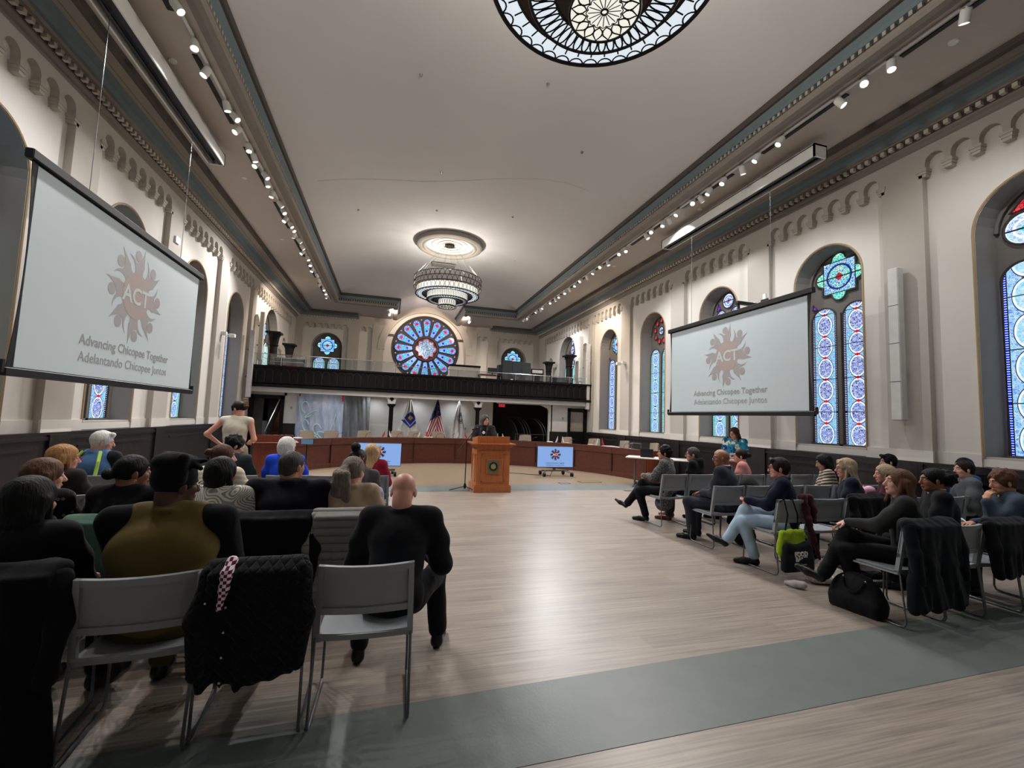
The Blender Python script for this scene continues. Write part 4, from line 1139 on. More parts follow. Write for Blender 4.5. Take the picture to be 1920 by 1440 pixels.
arc_slab(MB(), DR-.02, DR+.09, .83, .85).obj('cap_rail', mahog, t)
arc_slab(MB(), DR+.06, DR+.75, .70, .74).obj('worktop', M('worktop_tan', 'a08870', .4), t)
m = MB()
for i in range(10): a = A0+(A1-A0)*i/9; arc_slab(m, DR-.036, DR+.0, .0, .83, 1, a-.0012, a+.0012)
m.obj('panel_joint', M('joint_dark', '2c1710', .6), t)
for a in (A0, A1):
    m = MB(); p0, p1 = arcp(DR-.02, a), arcp(DR+.85, a); dx, dy = math.sin(a)*.04, -math.cos(a)*.04
    m.add([(p0[0]-dx, p0[1]-dy, 0), (p1[0]-dx, p1[1]-dy, 0), (p1[0]+dx, p1[1]+dy, 0), (p0[0]+dx, p0[1]+dy, 0)]+[(p0[0]-dx, p0[1]-dy, .85), (p1[0]-dx, p1[1]-dy, .85), (p1[0]+dx, p1[1]+dy, .85), (p0[0]+dx, p0[1]+dy, .85)],
        [(0, 3, 2, 1), (4, 5, 6, 7), (0, 1, 5, 4), (1, 2, 6, 5), (2, 3, 7, 6), (3, 0, 4, 7)]); m.obj('end_panel', mahog2, t)
# swivel chairs behind it
chm = M('beige_upholstery', '9d8f80', .85, bmp=.2, bs=120)
def swivel():
    t = empty('swivel_chair')
    m = MB(); n, k = 8, 6
    for s in (0, 1):
        for j in range(k+1):
            for i in range(n+1):
                u, v = i/n*2-1, j/k
                wd = .24*(1-.12*v*v); x = u*wd; y = .06*(1-u*u)*(1)+.02*v+(.045 if s else 0)
                m.v.append((x, y-.03, .56+.46*v-.015*u*u*v))
    N = (n+1)*(k+1)
    for j in range(k):
        for i in range(n):
            a = j*(n+1)+i; m.f += [[a, a+1, a+n+2, a+n+1], [N+a, N+a+n+1, N+a+n+2, N+a+1]]; m.mi += [0, 0]
    rim = [i for i in range(n)]+[j*(n+1)+n for j in range(k)]+[k*(n+1)+n-i for i in range(n)]+[(k-j)*(n+1) for j in range(k)]
    for a, b2 in zip(rim, rim[1:]+rim[:1]): m.f.append([a, N+a, N+b2, b2]); m.mi.append(0)
    m.obj('backrest', chm, t, smooth=True)
    MB().rbox((-.25, -.5, .44), (.25, -.02, .52), .02).obj('seat', chm, t)
    MB().tube([(0, -.25, .1), (0, -.25, .44)], .03, 8).obj('gas_column', dark_metal, t)
    m = MB()
    for i in range(5): a = 2*PI*i/5; m.tube([(0, -.25, .1), (.28*math.cos(a), -.25+.28*math.sin(a), .05)], .02, 6).ball((.28*math.cos(a), -.25+.28*math.sin(a), .03), .03, 8, 6)
    m.obj('star_base', dark_metal, t)
    for s in (-1, 1): MB().tube([(s*.27, -.35, .5), (s*.27, -.35, .67), (s*.27, -.08, .67)], .014, 6).obj('armrest', dark_metal, t)
    return t
sw0 = swivel(); first = True
for a, txt in ((136, 'leftmost swivel chair behind the curved desk, before plastic sheeting'), (128, 'second swivel chair from left, before the plastic sheeting'), (106, 'beige swivel chair left of the left dark column'), (117, 'low turned swivel chair in front of grey plastic sheet'),
               (100, 'beige swivel chair at the foot of the left dark column'), (92, 'beige swivel chair behind desk under the striped flag'), (80, 'beige swivel chair just left of the speaking woman'), (61, 'beige swivel chair right of podium before the dark opening'), (46, 'beige swivel chair before the trolley of round tables'), (36, 'turned beige swivel chair before the right door'), (25, 'beige swivel chair below the window right of balcony'), (14, 'rightmost beige swivel chair near the end of curved desk')):
    s = sw0 if first else copy_tree(sw0); first = False
    x, y = arcp(DR+1.05, math.radians(a)); s.location = (x, y, 0); s.rotation_euler = (0, 0, math.radians(a-90)+rnd.uniform(-.35, .35))
    tag(s, txt, 'office chair', 'beige chairs behind the curved desk')
# small things on the desk
def deskflags(a, r, labs):
    x, y = arcp(r, math.radians(a))
    for k, (dx, c, lab) in enumerate(labs):
        t = empty('desk_flag', (x+dx, y, .74)); tag(t, lab, 'small flag')
        MB().lathe([(.035, 0), (.03, .015), (.006, .02)], n=12).tube([(0, 0, .02), (0, 0, .34)], .004, 5).obj('flag_stick', brass, t)
        MB().prism([(0, .33), (.09*(1 if k else -1), .12), (.05*(1 if k else -1), .1), (0, .2)], -.006, .006, 'y').obj('flag_cloth', c, t)
fr = M('flag_red', 'c03040', .7); fw = M('flag_white', 'e0e0e4', .7); fb = M('flag_blue', '3a4a78', .7)
deskflags(113, 5.15, ((-.05, fr, 'small red desk flag before the grey plastic sheet'), (.08, fw, 'small white desk flag before the grey plastic sheet')))
deskflags(99, 5.15, ((-.1, fw, 'small white desk flag at the left dark column'), (.1, fr, 'small red desk flag at the left dark column')))
deskflags(84, 5.15, ((-.12, fw, 'small white desk flag below the round-seal flag'), (.1, fr, 'small red desk flag below the round-seal flag')))
deskflags(69, 5.15, ((-.08, fw, 'small white desk flag just right of the podium'), (.08, fw, 'second small white desk flag right of the podium')))
deskflags(45, 5.15, ((-.08, fw, 'small white desk flag before the stacked round tables'), (.08, fw, 'pale desk flag beside it before the stacked tables')))
deskflags(29, 5.2, ((-.06, fw, 'small white desk flag below the right balcony window'), (.08, fr, 'small red desk flag below the right balcony window')))
for i, a in enumerate((132, 121, 109, 103, 94, 88, 56, 41, 31, 18)):
    x, y = arcp(5.12, math.radians(a)); t = empty('desk_microphone', (x, y, .74), rnd.uniform(-1, 1)); tag(t, 'thin gooseneck microphone standing on the curved desk', 'microphone', 'gooseneck microphones on the curved desk')
    MB().rbox((-.05, -.06, 0), (.05, .06, .03), .006).obj('mic_base', black_p, t); MB().tube([(0, 0, .03), (0, 0, .15), (.05, 0, .23), (.14, 0, .25)], .005, 5).tube([(.14, 0, .25), (.18, 0, .25)], .01, 6).obj('gooseneck', black_p, t)
for a, w_, c, lab in ((97, .3, 'cfc9a8', 'cream paper pad on desk below the shield flag'), (49, .18, 'e0ddd0', 'stack of white papers on desk before round tables'), (42, .2, 'a89a78', 'tan box on desk right of the paper stack'), (32, .2, 'b8aa90', 'tan name block on desk below right window'), (59, .18, '6f6a58', 'small patterned book on desk right of podium')):
    x, y = arcp(5.13, math.radians(a)); MB().rbox((-w_/2, -.07, 0), (w_/2, .07, .13), .006).obj('paper_stack' if 'paper' in lab else 'desk_box', M('desk_item_'+c, c, .7), loc=(x, y, .74), label=lab, cat='papers' if 'paper' in lab else 'box').rotation_euler = (0, 0, math.radians(a-90))
# side table with laptop at the desk's right end
tt = M('folding_table_top', 'c9c4bc', .4)
t = empty('flip_top_table', (6.75, 9.75, 0), math.radians(-38)); tag(t, 'white flip-top table beside the right end of curved desk', 'table')
MB().rbox((-.9, -.32, .71), (.9, .32, .74), .006).obj('table_top', tt, t)
for x in (-.7, .7): MB().tube([(x, 0, .06), (x, 0, .71)], .025, 8).tube([(x, -.32, .05), (x, .32, .05)], .022, 6).ball((x, -.32, .03), .028, 8, 6).ball((x, .32, .03), .028, 8, 6).obj('leg', steel, t)
t = empty('laptop', (6.45, 10.0, .74), 2.4); tag(t, 'black laptop on the white flip-top table', 'laptop')
MB().box((-.16, -.11, 0), (.16, .11, .015)).obj('keyboard_base', black_p, t); o = MB().box((-.16, 0, 0), (.16, .012, .2)).obj('display_lid', black_p, t, loc=(0, .11, .012))
MB().box((-.13, -.1, 0), (.13, .1, .004)).obj('paper_sheet', fw, loc=(6.85, 9.6, .741), rz=.6, label='white paper sheet lying on the flip-top table', cat='paper')
t = empty('media_table', (7.82, 13.6, 0)); tag(t, 'narrow white table against right wainscot behind the desk', 'table')
MB().rbox((-.22, -1.2, .70), (.22, 1.2, .73), .006).obj('table_top', tt, t)
for y in (-1.0, 1.0): MB().tube([(0, y, 0), (0, y, .7)], .025, 8).obj('leg', steel, t)
t = empty('wire_rack', (7.85, 13.0, .73)); tag(t, 'grey wire rack standing on the narrow white table', 'rack')
MB().tube([(-.2, -.3, 0), (-.2, -.3, .2), (-.2, .3, .2), (-.2, .3, 0)], .012, 6).tube([(.1, -.3, 0), (.1, -.3, .2), (.1, .3, .2), (.1, .3, 0)], .012, 6).obj('wire_frame', chrome, t)

# ------------------------------------------------------------------ rolling displays
tvb = ME('display_blue', '8fb6f4', 1.1); tvd = ME('display_navy', '14305e', .5); tvr = ME('display_red', 'b03040', .7); tvw = ME('display_white', 'f0f0ff', 1.0)
for (x0, y, lab) in ((4.72, 12.05, 'rolling display right of the podium showing ACT logo'), (-.2, 12.1, 'rolling display left of the podium showing ACT logo')):
    t = empty('rolling_display', (x0, y, 0)); tag(t, lab, 'display', 'blue lit displays on wheeled stands')
    MB().rbox((-.56, 0, .23), (.56, .05, .84), .008).obj('display_case', dark_metal, t)
    f = MB().box((-.548, -.006, .245), (.548, 0, .825)).obj('display_panel', tvb, t)
    slide(f, 0, .6, .085, .62, tvd, tvr, tvd, tvw, y=-.007, z1=.345, z2=.285)
    MB().box((-.04, .05, .14), (.04, .1, .6)).box((-.42, -.02, .12), (.42, .02, .16)).tube([(-.3, 0, .14), (-.42, -.26, .1)], .022, 6).tube([(.3, 0, .14), (.42, -.26, .1)], .022, 6).tube([(-.3, 0, .14), (-.36, .26, .1)], .022, 6).tube([(.3, 0, .14), (.36, .26, .1)], .022, 6).obj('stand_frame', steel, t)
    for wx, wy in ((-.42, -.26), (.42, -.26), (-.36, .26), (.36, .26)):
        MB().tube([(wx-.03, wy, .06), (wx+.03, wy, .06)], .06, 14).obj('caster', black_p, t)
MB().tube([(2.9, 12.6, .01), (3.6, 12.5, .01), (4.0, 12.2, .01), (4.3, 12.0, .02), (4.5, 11.85, .02), (4.65, 12.05, .14)], .008, 5).obj('power_cable', black_p, label='thin black cable running along floor to right display', cat='cable')

# ------------------------------------------------------------------ podium, microphone stand, second lectern
def lectern(loc, rz, mt, lab, seal, s=1, name='podium'):
    t = empty(name, loc, rz); tag(t, lab, 'podium'); t.scale = (s, s, s)
    MB().box((-.41, -.33, .0), (.41, .33, .14)).box((-.395, -.315, .14), (.395, .315, .16)).obj('plinth', mt, t, bevel=.006)
    c = MB().box((-.37, -.29, .16), (.37, .29, .96)).obj('body', mt, t)
    m = MB()
    for (x0, x1, z0, z1, th) in ((-.26, .26, .22, .24, 0), (-.26, .26, .80, .82, 0), (-.26, -.24, .22, .82, 0), (.24, .26, .22, .82, 0), (-.3, .3, .88, .895, 0)):
        m.box((x0, -.302, z0), (x1, -.289, z1))
    for y0, y1, z0, z1 in ((-.2, .2, .22, .24), (-.2, .2, .78, .8), (-.2, -.18, .22, .8), (.18, .2, .22, .8)):
        m.box((-.382, y0, z0), (-.369, y1, z1)); m.box((.369, y0, z0), (.382, y1, z1))
    m.obj('panel_moulding', mt, t)
    MB().box((-.40, -.32, .96), (.40, .32, .99)).box((-.43, -.35, .99), (.43, .35, 1.02)).box((-.47, -.39, 1.02), (.47, .39, 1.05)).obj('cornice', mt, t, bevel=.005)
    MB().prism([(-.28, 1.05), (.34, 1.05), (.34, 1.13), (-.28, 1.20)], -.36, .36, 'x').obj('reading_desk', mt, t, bevel=.004)
    if seal:
        p = MB().box((-.155, -.315, .40), (.155, -.29, .71)).obj('seal_plate', mt, t)
        MB().box((-.135, -.32, .42), (.135, -.315, .69)).obj('seal_ground', M('seal_olive', '6f6a42', .6), p)
        MB().prism([(.125*math.cos(2*PI*i/32), .555+.125*math.sin(2*PI*i/32)) for i in range(32)], -.326, -.32, 'y').obj('seal_ring', M('seal_ring', '5f6450', .5), p)
        MB().prism([(.095*math.cos(2*PI*i/32), .555+.095*math.sin(2*PI*i/32)) for i in range(32)], -.33, -.32, 'y').obj('seal_disc', M('seal_dark', '1c1c18', .5), p)
        r2 = random.Random(3)
        MB().prism([((.045+.02*r2.random())*math.cos(2*PI*i/14), .555+(.05+.02*r2.random())*math.sin(2*PI*i/14)) for i in range(14)], -.334, -.33, 'y').obj('seal_emblem', M('seal_gold', '9a915c', .5), p)
    return t
lectern((2.22, 9.62, 0), math.radians(0), cherry, 'cherry wood podium with a round city seal', True)
lectern((-2.2, 9.75, 0), math.radians(14), mahog2, 'dark red wooden lectern behind the woman standing at left', False, .93, 'lectern')
MB().box((-.3, -.1, 0), (.3, .1, .02)).obj('white_shelf_board', white_pl, loc=(-2.55, 13.0, .86), rz=.5, label='white board lying on the left end of curved desk', cat='board')
t = empty('microphone_stand', (1.66, 9.55, 0)); tag(t, 'black tripod microphone stand left of the podium', 'microphone stand')
MB().tube([(0, 0, .08), (0, 0, 1.12)], .011, 8).lathe([(.02, .05), (.035, .1), (.02, .16)], n=10).obj('upright', black_p, t)
for a in (2.9, -.7, 1.1): MB().tube([(0, 0, .1), (.33*math.cos(a), .33*math.sin(a), .01)], .009, 6).obj('leg', black_p, t)
MB().tube([(-.2, -.05, .85), (0, 0, 1.1), (.18, .05, 1.33)], .008, 6).obj('boom', black_p, t)
MB().tube([(.12, .05, 1.32), (.20, .06, 1.35)], .018, 8).ball((.225, .065, 1.36), .03).obj('microphone', dark_metal, t)
MB().tube([(1.86, 9.4, .0), (1.78, 9.45, .1), (1.80, 9.5, .4), (1.84, 9.55, .7)], .005, 5).obj('podium_cable', M('cable_white', 'c8c4b8', .5), label='thin pale cable hanging beside the podium', cat='cable')
# ------------------------------------------------------------------ audience chairs
ch_pl = M('chair_grey_plastic', '8f9498', .45, var=.02, vs=3, spec=.4)
ch_st = M('chair_grey_wire', '6a6c6f', .35, .5)
def bsurf(u, z):
    """back shell: u -1..1, z height; returns x,y"""
    k = (z-.44)/.38
    wd = .238+.012*(1-k)
    return (u*wd, -.205-.055*k-.05*(1-u*u)*(.4+.6*k)+.028)
def slab(mb, us, zs, th, hole=None, f=bsurf):
    idx = {}
    nu, nz = len(us), len(zs)
    o = len(mb.v)
    for s in (0, 1):
        for j, z in enumerate(zs):
            for i, u in enumerate(us):
                x, y = f(u, z); mb.v.append((x, y-(th if s else 0), z))
    N = nu*nz
    def cell(i, j): return not (hole and hole[0] <= i < hole[1] and hole[2] <= j < hole[3])
    for j in range(nz-1):
        for i in range(nu-1):
            if not cell(i, j): continue
            a = o+j*nu+i
            mb.f += [[a, a+1, a+nu+1, a+nu], [N+a, N+a+nu, N+a+nu+1, N+a+1]]; mb.mi += [0, 0]
            for (di, dj, p, q) in ((-1, 0, a, a+nu), (1, 0, a+1, a+nu+1), (0, -1, a, a+1), (0, 1, a+nu, a+nu+1)):
                ii, jj = i+di, j+dj
                if not (0 <= ii < nu-1 and 0 <= jj < nz-1 and cell(ii, jj)):
                    mb.f.append([p, q, N+q, N+p]); mb.mi.append(0)
    return mb
def make_chair():
    t = empty('stacking_chair')
    us = [-1, -.9, -.6, -.3, 0, .3, .6, .9, 1]; zs = [.44, .47, .565, .60, .65, .70, .74, .785, .80, .82]
    fr = slab(MB(), us, zs, .022, (1, 7, 3, 8)); o = len(fr.v)
    # hole below the panel too: rebuild with two openings
    fr = MB(); slab(fr, [-1, -.97, -.88], zs, .03); slab(fr, [.88, .97, 1], zs, .03)
    slab(fr, us, [.785, .80, .82], .028); slab(fr, us, [.565, .58, .60], .026)
    slab(fr, us, [.425, .44, .455], .026)
    fr.obj('back_frame', ch_pl, t, smooth=True)
    slab(MB(), us, [.59, .65, .70, .75, .79], .008, f=lambda u, z: (bsurf(u, z)[0], bsurf(u, z)[1]-.006)).obj('back_panel', ch_pl, t, smooth=True)
    s = MB(); n = 8
    for q in (0, 1):
        for j in range(n+1):
            for i in range(n+1):
                u, v = i/n*2-1, j/n
                y = -.215+.43*v; x = u*(.235-.02*v)
                z = .455-.018*(1-u*u)*(1-abs(v-.4))-.03*max(0, v-.8)/.2-(.018 if q else 0)+.012*max(0, .15-v)/.15
                s.v.append((x, y, z))
    N = (n+1)**2
    for j in range(n):
        for i in range(n):
            a = j*(n+1)+i; s.f += [[a, a+1, a+n+2, a+n+1], [N+a, N+a+n+1, N+a+n+2, N+a+1]]; s.mi += [0, 0]
    rim = [i for i in range(n)]+[j*(n+1)+n for j in range(n)]+[n*(n+1)+n-i for i in range(n)]+[(n-j)*(n+1) for j in range(n)]
    for a, b in zip(rim, rim[1:]+rim[:1]): s.f.append([a, N+a, N+b, b]); s.mi.append(0)
    s.obj('seat', ch_pl, t, smooth=True)
    for sx in (-1, 1):
        x = sx*.238
        MB().tube([(sx*.215, .17, .43), (sx*.232, .19, .425), (x, .20, .40), (x+sx*.006, .215, .06), (x+sx*.006, .20, .02), (x+sx*.006, .15, .012), (x+sx*.006, -.20, .012), (x+sx*.006, -.235, .02), (x+sx*.006, -.25, .05), (x, -.215, .42), (x, -.20, .45)], .0075, 8).obj('sled_leg', ch_st, t, smooth=True)
        MB().box((sx*.225-.012, -.2, .418), (sx*.225+.012, .16, .432)).obj('seat_rail', ch_pl, t)
    return t
chair0 = make_chair(); _used = [False]
CH = {}
def put_chair(key, x, y, rz, lab, grp):
    c = copy_tree(chair0) if _used[0] else chair0; _used[0] = True
    c.location = (x, y, 0); c.rotation_euler = (0, 0, rz)
    tag(c, lab, 'chair', grp); CH[key] = (x, y, rz); return c
# top edge of the backrest sits .29 behind the origin
LROW = [2.71, 3.78, 4.86, 6.12, 7.3]; RROW = [2.95, 4.17, 5.12, 6.28]
LX = {0: [(-1.66, .12), (-1.09, .10), (-.60, .03), (-.06, -.02)], 1: [(-2.3, .1), (-1.78, .08), (-1.26, .05), (-.76, .0), (-.27, 0)],
      2: [(-2.7, .1), (-2.2, .08), (-1.66, .05), (-1.26+.05, 0), (-.74, 0), (-.30, 0)], 3: [(-3.07, .1), (-2.6, .08), (-2.1, .08), (-1.7, 0), (-1.14, 0), (-.66, 0), (-.2, 0)]}
rown = ['nearest', 'second', 'third', 'fourth']
ldesc = {(0, 0): 'grey chair at far left of nearest row, draped in black coat', (0, 1): 'grey chair holding the person in olive vest', (0, 2): 'grey chair hung with the black quilted jacket, nearest left row', (0, 3): 'grey chair under the bald man in black suit',
 (1, 4): 'grey chair hung with the pale grey quilted coat', (1, 3): 'grey chair under the broad man in dark navy suit', (1, 2): 'grey chair of the woman in white patterned blouse', (1, 1): 'grey chair of the woman with low black bun', (1, 0): 'grey chair of the brown-haired woman in lace top',
 (2, 5): 'grey chair of the person with black topknot bun', (2, 4): 'empty grey chair in third left row beside the topknot person', (2, 3): 'grey chair with folded green coat, behind navy suit man', (2, 2): 'grey chair of the woman in cream striped sweater', (2, 1): 'empty pale chair in third left row behind the low bun', (2, 0): 'grey chair of the strawberry blonde woman with glasses',
 (3, 0): 'pale chair of the white-haired man in blue vest', (3, 1): 'pale empty chair right of the white-haired man', (3, 2): 'pale empty chair in fourth left row, second from white-haired man', (3, 3): 'grey chair of the dark curly-haired man', (3, 4): 'grey chair of the white-haired person in bright blue', (3, 5): 'empty grey chair in fourth left row, right of bright blue top', (3, 6): 'grey chair of the blonde woman in dark red'}
for r, L in LX.items():
    for i, (x, a) in enumerate(L): put_chair(('L', r, i), x, LROW[r], a, ldesc[r, i], 'grey stacking chairs of the left audience block')
RXs = [4.38, 4.88, 5.39, 5.90, 6.41, 6.92, 7.43, 7.92]
rocc = {(0, 0): 'of the woman in dark grey blazer', (0, 1): 'empty, right of the grey blazer woman', (0, 2): 'of the person with black curly puff', (0, 3): 'of the man resting hand on face',
        (1, 0): 'with the lime tote bag hanging on it', (1, 1): 'empty, between the lime tote bag and long-blonde woman', (1, 2): 'of the long-haired blonde woman in navy', (1, 3): 'of the older woman holding a baby', (1, 6): 'of the man in plain grey shirt', (1, 7): 'of the bespectacled man by the wall',
        (2, 0): 'of the bald man in charcoal suit', (2, 1): 'empty under the bundled black coat', (2, 4): 'of the woman in striped top', (2, 6): 'of the young man in maroon',
        (3, 0): 'of the woman in speckled grey dress', (3, 1): 'of the man in black hooded jacket', (3, 2): 'of the fair-haired woman behind bald man', (3, 3): 'of the woman in pink top'}
for r in range(4):
    for i, x in enumerate(RXs):
        if (r == 0 and i > 4) or (i == 7 and r != 1): continue
        d = rocc.get((r, i))
        lab = 'grey stacking chair '+d if d else 'empty grey chair in the %s row of the right block, %s from the aisle' % (rown[r], ['first', 'second', 'third', 'fourth', 'fifth', 'sixth', 'seventh', 'eighth'][i])
        put_chair(('R', r, i), x, RROW[r]+.0, rnd.uniform(-.03, .06), lab, 'grey stacking chairs of the right audience block')
# ------------------------------------------------------------------ cloth materials
def cloth(name, c1, kind='plain', c2=None, sc=1.0, rough=.85, bs=250):
    if name in _MC: return _MC[name]
    m, nt, b = newmat(name); vec, x, y, z = coords(nt); c1 = lin(c1); c2 = lin(c2) if c2 else tuple(q*.6 for q in c1)
    f = noise(nt, vec, 5, 3)
    base = mixc(nt, f, tuple(q*.82 for q in c1), tuple(min(1, q*1.15) for q in c1)); h = noise(nt, vec, bs, 1)
    if kind == 'check':
        g = ((x*(70*sc)).sin()*(z*(70*sc)).sin()).gt(0); base = mixc(nt, g, base, c2)
    elif kind == 'stripe':
        g = ((z*(1/.045)+y*6.0)*(1/sc)).mod(1.0).lt(.45); base = mixc(nt, g, base, c2)
    elif kind == 'swirl3':
        n1 = noise(nt, vec, 4.5, 1); g = (n1*190.0).sin().gt(.1); base = mixc(nt, g, base, c2)
    elif kind == 'swirl':
        n1 = noise(nt, vec, 3.2, 1); g = (n1*(90*sc)).sin().gt(.1); base = mixc(nt, g, base, c2)
    elif kind == 'dots':
        g = V(nt, voro(nt, vec, 75*sc).outputs['Distance']).lt(.33); base = mixc(nt, g, base, c2)
    elif kind == 'lace':
        g = V(nt, voro(nt, vec, 26*sc).outputs['Distance']).lt(.3); base = mixc(nt, g, base, c2)
    elif kind == 'floral':
        n1 = noise(nt, vec, 7*sc, 2); n2 = noise(nt, vec, 10*sc, 3)
        base = mixc(nt, n1.gt(.52), base, c2); base = mixc(nt, n2.gt(.58), base, lin('f0eed8')); base = mixc(nt, n2.lt(.38), base, lin('1c4a78'))
    elif kind == 'quilt':
        a = ((x+z)*(PI/.05)).sin().abs(); c = ((x-z)*(PI/.05)).sin().abs(); h = a.mn(c).pw(.4)
        base = mixc(nt, h, tuple(q*.6 for q in c1), base)
    elif kind == 'baffle':
        h = (z*(PI/.055)).sin().abs().pw(.35); base = mixc(nt, h, tuple(q*.6 for q in c1), base)
    elif kind == 'knit':
        h = (x*700.0).sin()*(z*500.0).sin()
    nt.links.new(base.sk, b.inputs['Base Color']); b.inputs['Roughness'].default_value = rough; b.inputs['Specular IOR Level'].default_value = .12
    if kind in ('quilt', 'baffle'): bump(nt, b, h, .8, .012)
    else:
        wn = nt.nodes.new('ShaderNodeTexNoise'); wn.inputs['Scale'].default_value = 4.5; wn.inputs['Detail'].default_value = 1.5; wn.inputs['Distortion'].default_value = 1.0; wn.inputs['Roughness'].default_value = .45
        nt.links.new(vec, wn.inputs['Vector']); bump(nt, b, V(nt, wn.outputs['Fac'])+h*.03, .6, .035)
    b.inputs['Sheen Weight'].default_value = .05
    _MC[name] = m; return m
def hairm(name, c1, c2, dirn='z'):
    if name in _MC: return _MC[name]
    m, nt, b = newmat(name); vec, x, y, z = coords(nt)
    f = noise(nt, vec, 6, 5, (14, 14, 1.3)); f2 = noise(nt, vec, 3, 2)
    nt.links.new(mixc(nt, (f*1.3+f2*.5-.4), lin(c1), lin(c2)).sk, b.inputs['Base Color']); b.inputs['Roughness'].default_value = .55
    b.inputs['Specular IOR Level'].default_value = .18
    bump(nt, b, f, .9, .01); _MC[name] = m; return m
def skinm(tone):
    if 'skin'+tone in _MC: return _MC['skin'+tone]
    m, nt, b = newmat('skin_'+tone); vec, x, y, z = coords(nt)
    c = {'fair': 'd0a28e', 'pink': 'd09a88', 'tan': 'b98a6c', 'brown': '8a5c42', 'dark': '4e3226', 'olive': 'b08a70'}[tone]
    c = lin(c); f = noise(nt, vec, 14, 3)
    nt.links.new(mixc(nt, f, tuple(q*k for q, k in zip(c, (.92, .8, .78))), tuple(min(1, q*1.08) for q in c)).sk, b.inputs['Base Color'])
    b.inputs['Roughness'].default_value = .48; b.inputs['Subsurface Weight'].default_value = .0; b.inputs['Specular IOR Level'].default_value = .4
    _MC['skin'+tone] = m; return m
eye_w = M('eye_white', 'b4aca4', .3, var=0); eye_d = M('eye_dark', '1a1210', .2, var=0); lipm = {}
def npT(x, y, z, rz=0, rx=0, ry=0): return np.array(TR(x, y, z, rz, rx, ry))
def ik(A, B, l1, l2, pole):
    A, B, pole = np.array(A, float), np.array(B, float), np.array(pole, float)
    d = B-A; L = np.linalg.norm(d)
    if L > (l1+l2)*.995: B = A+d/L*(l1+l2)*.995; d = B-A; L = np.linalg.norm(d)
    a = (l1*l1-l2*l2+L*L)/(2*L); h = math.sqrt(max(l1*l1-a*a, 0)); u = d/L
    p = pole-u*(pole@u); p /= max(np.linalg.norm(p), 1e-6)
    return A+u*a+p*h, B
def head_prims(S, T, fem=False):
    S.T = T
    S.ell((0, -.012, .03), (.074, .092, .086)); S.ell((0, .03, -.025), (.058, .058, .08))
    S.ell((0, .035, -.072), (.045 if fem else .052, .046, .036)); S.ell((0, .062, -.093), (.02, .018, .016), k=.02)
    S.ell((0, -.045, -.03), (.055, .05, .06))
    for s in (-1, 1):
        S.ell((s*.034, .062, -.022), (.02, .018, .02), k=.02)
        S.cap((s*.012, .085, .028), (s*.046, .072, .026), .009, .007, k=.014)
        S.ell((s*.076, -.008, -.008), (.009, .02, .031), R=rotm(rz=s*-.35), k=.006)
        S.ell((s*.03, .1, .006), (.017, .013, .009), k=.012, sub=True)
    S.cap((0, .085, .012), (0, .106, -.03), .008, .0125, k=.012); S.ell((0, .096, -.034), (.017, .011, .008), k=.008)
    S.ell((0, .082, -.06), (.022, .014, .006), k=.006); S.ell((0, .080, -.069), (.019, .014, .006), k=.006)
    S.cap((0, -.022, -.05), (0, -.03, -.09), .053, .055, k=.03)
def hand_prims(S, wr, dirv, nrm, curl=.5, spread=.25, side=1, thumb=True, s=1.0):
    """wr wrist position, dirv towards the fingers, nrm = palm facing direction"""
    d = np.array(dirv, float); d /= np.linalg.norm(d); n = np.array(nrm, float); n -= d*(n@d); n /= np.linalg.norm(n); b = np.cross(d, n)*side
    wr = np.array(wr, float); T0 = S.T; S.T = np.eye(4)
    pal = wr+d*.05*s
    R = np.stack([b, d, n], 1)
    S.ell(pal, (.040*s, .054*s, .017*s), R=R, k=.01); S.cap(wr-d*.03, wr+d*.02, .026*s, .024*s, k=.02)
    for i, (ln, off) in enumerate(((.070, -.030), (.080, -.010), (.074, .011), (.058, .030))):
        p = wr+d*(.085-.006*abs(i-1))*s+b*off*s; a = spread*(off/.03)*.35; cv = 0
        L = [ln*.45, ln*.32, ln*.26]; pts = [p]
        dr = d*math.cos(a)+b*math.sin(a)
        for q in L: cv += curl*.75; pts.append(pts[-1]+(dr*math.cos(cv)+n*math.sin(cv))*q*s)
        S.chain(pts, [.0098*s, .0092*s, .0084*s, .0070*s], k=.003)
    if thumb:
        p = wr+d*.028*s-b*.03*s; q = p+(d*.6-b*.7+n*.35)/1.0*.038*s; r = q+(d*.9-b*.15+n*.45)*.032*s
        S.chain([p, q, r], [.013*s, .0105*s, .008*s], k=.006)
    S.T = T0
HAIR = {
 'black': ('040404', '0e0d0d'), 'dkbrown': ('120c09', '2c1e17'), 'brown': ('3a261b', '6b4a36'), 'lbrown': ('4b3727', '8a6c50'), 'ash': ('4a4038', '94887a'),
 'blonde': ('8a6a42', 'd0b088'), 'dblonde': ('7c6850', 'b8a488'), 'straw': ('7a5230', 'b98a5a'), 'white': ('b0aeaa', 'eceae4'), 'grey': ('2c2a29', '5a5651'), 'redbrown': ('2e1a14', '5c3a2c')}
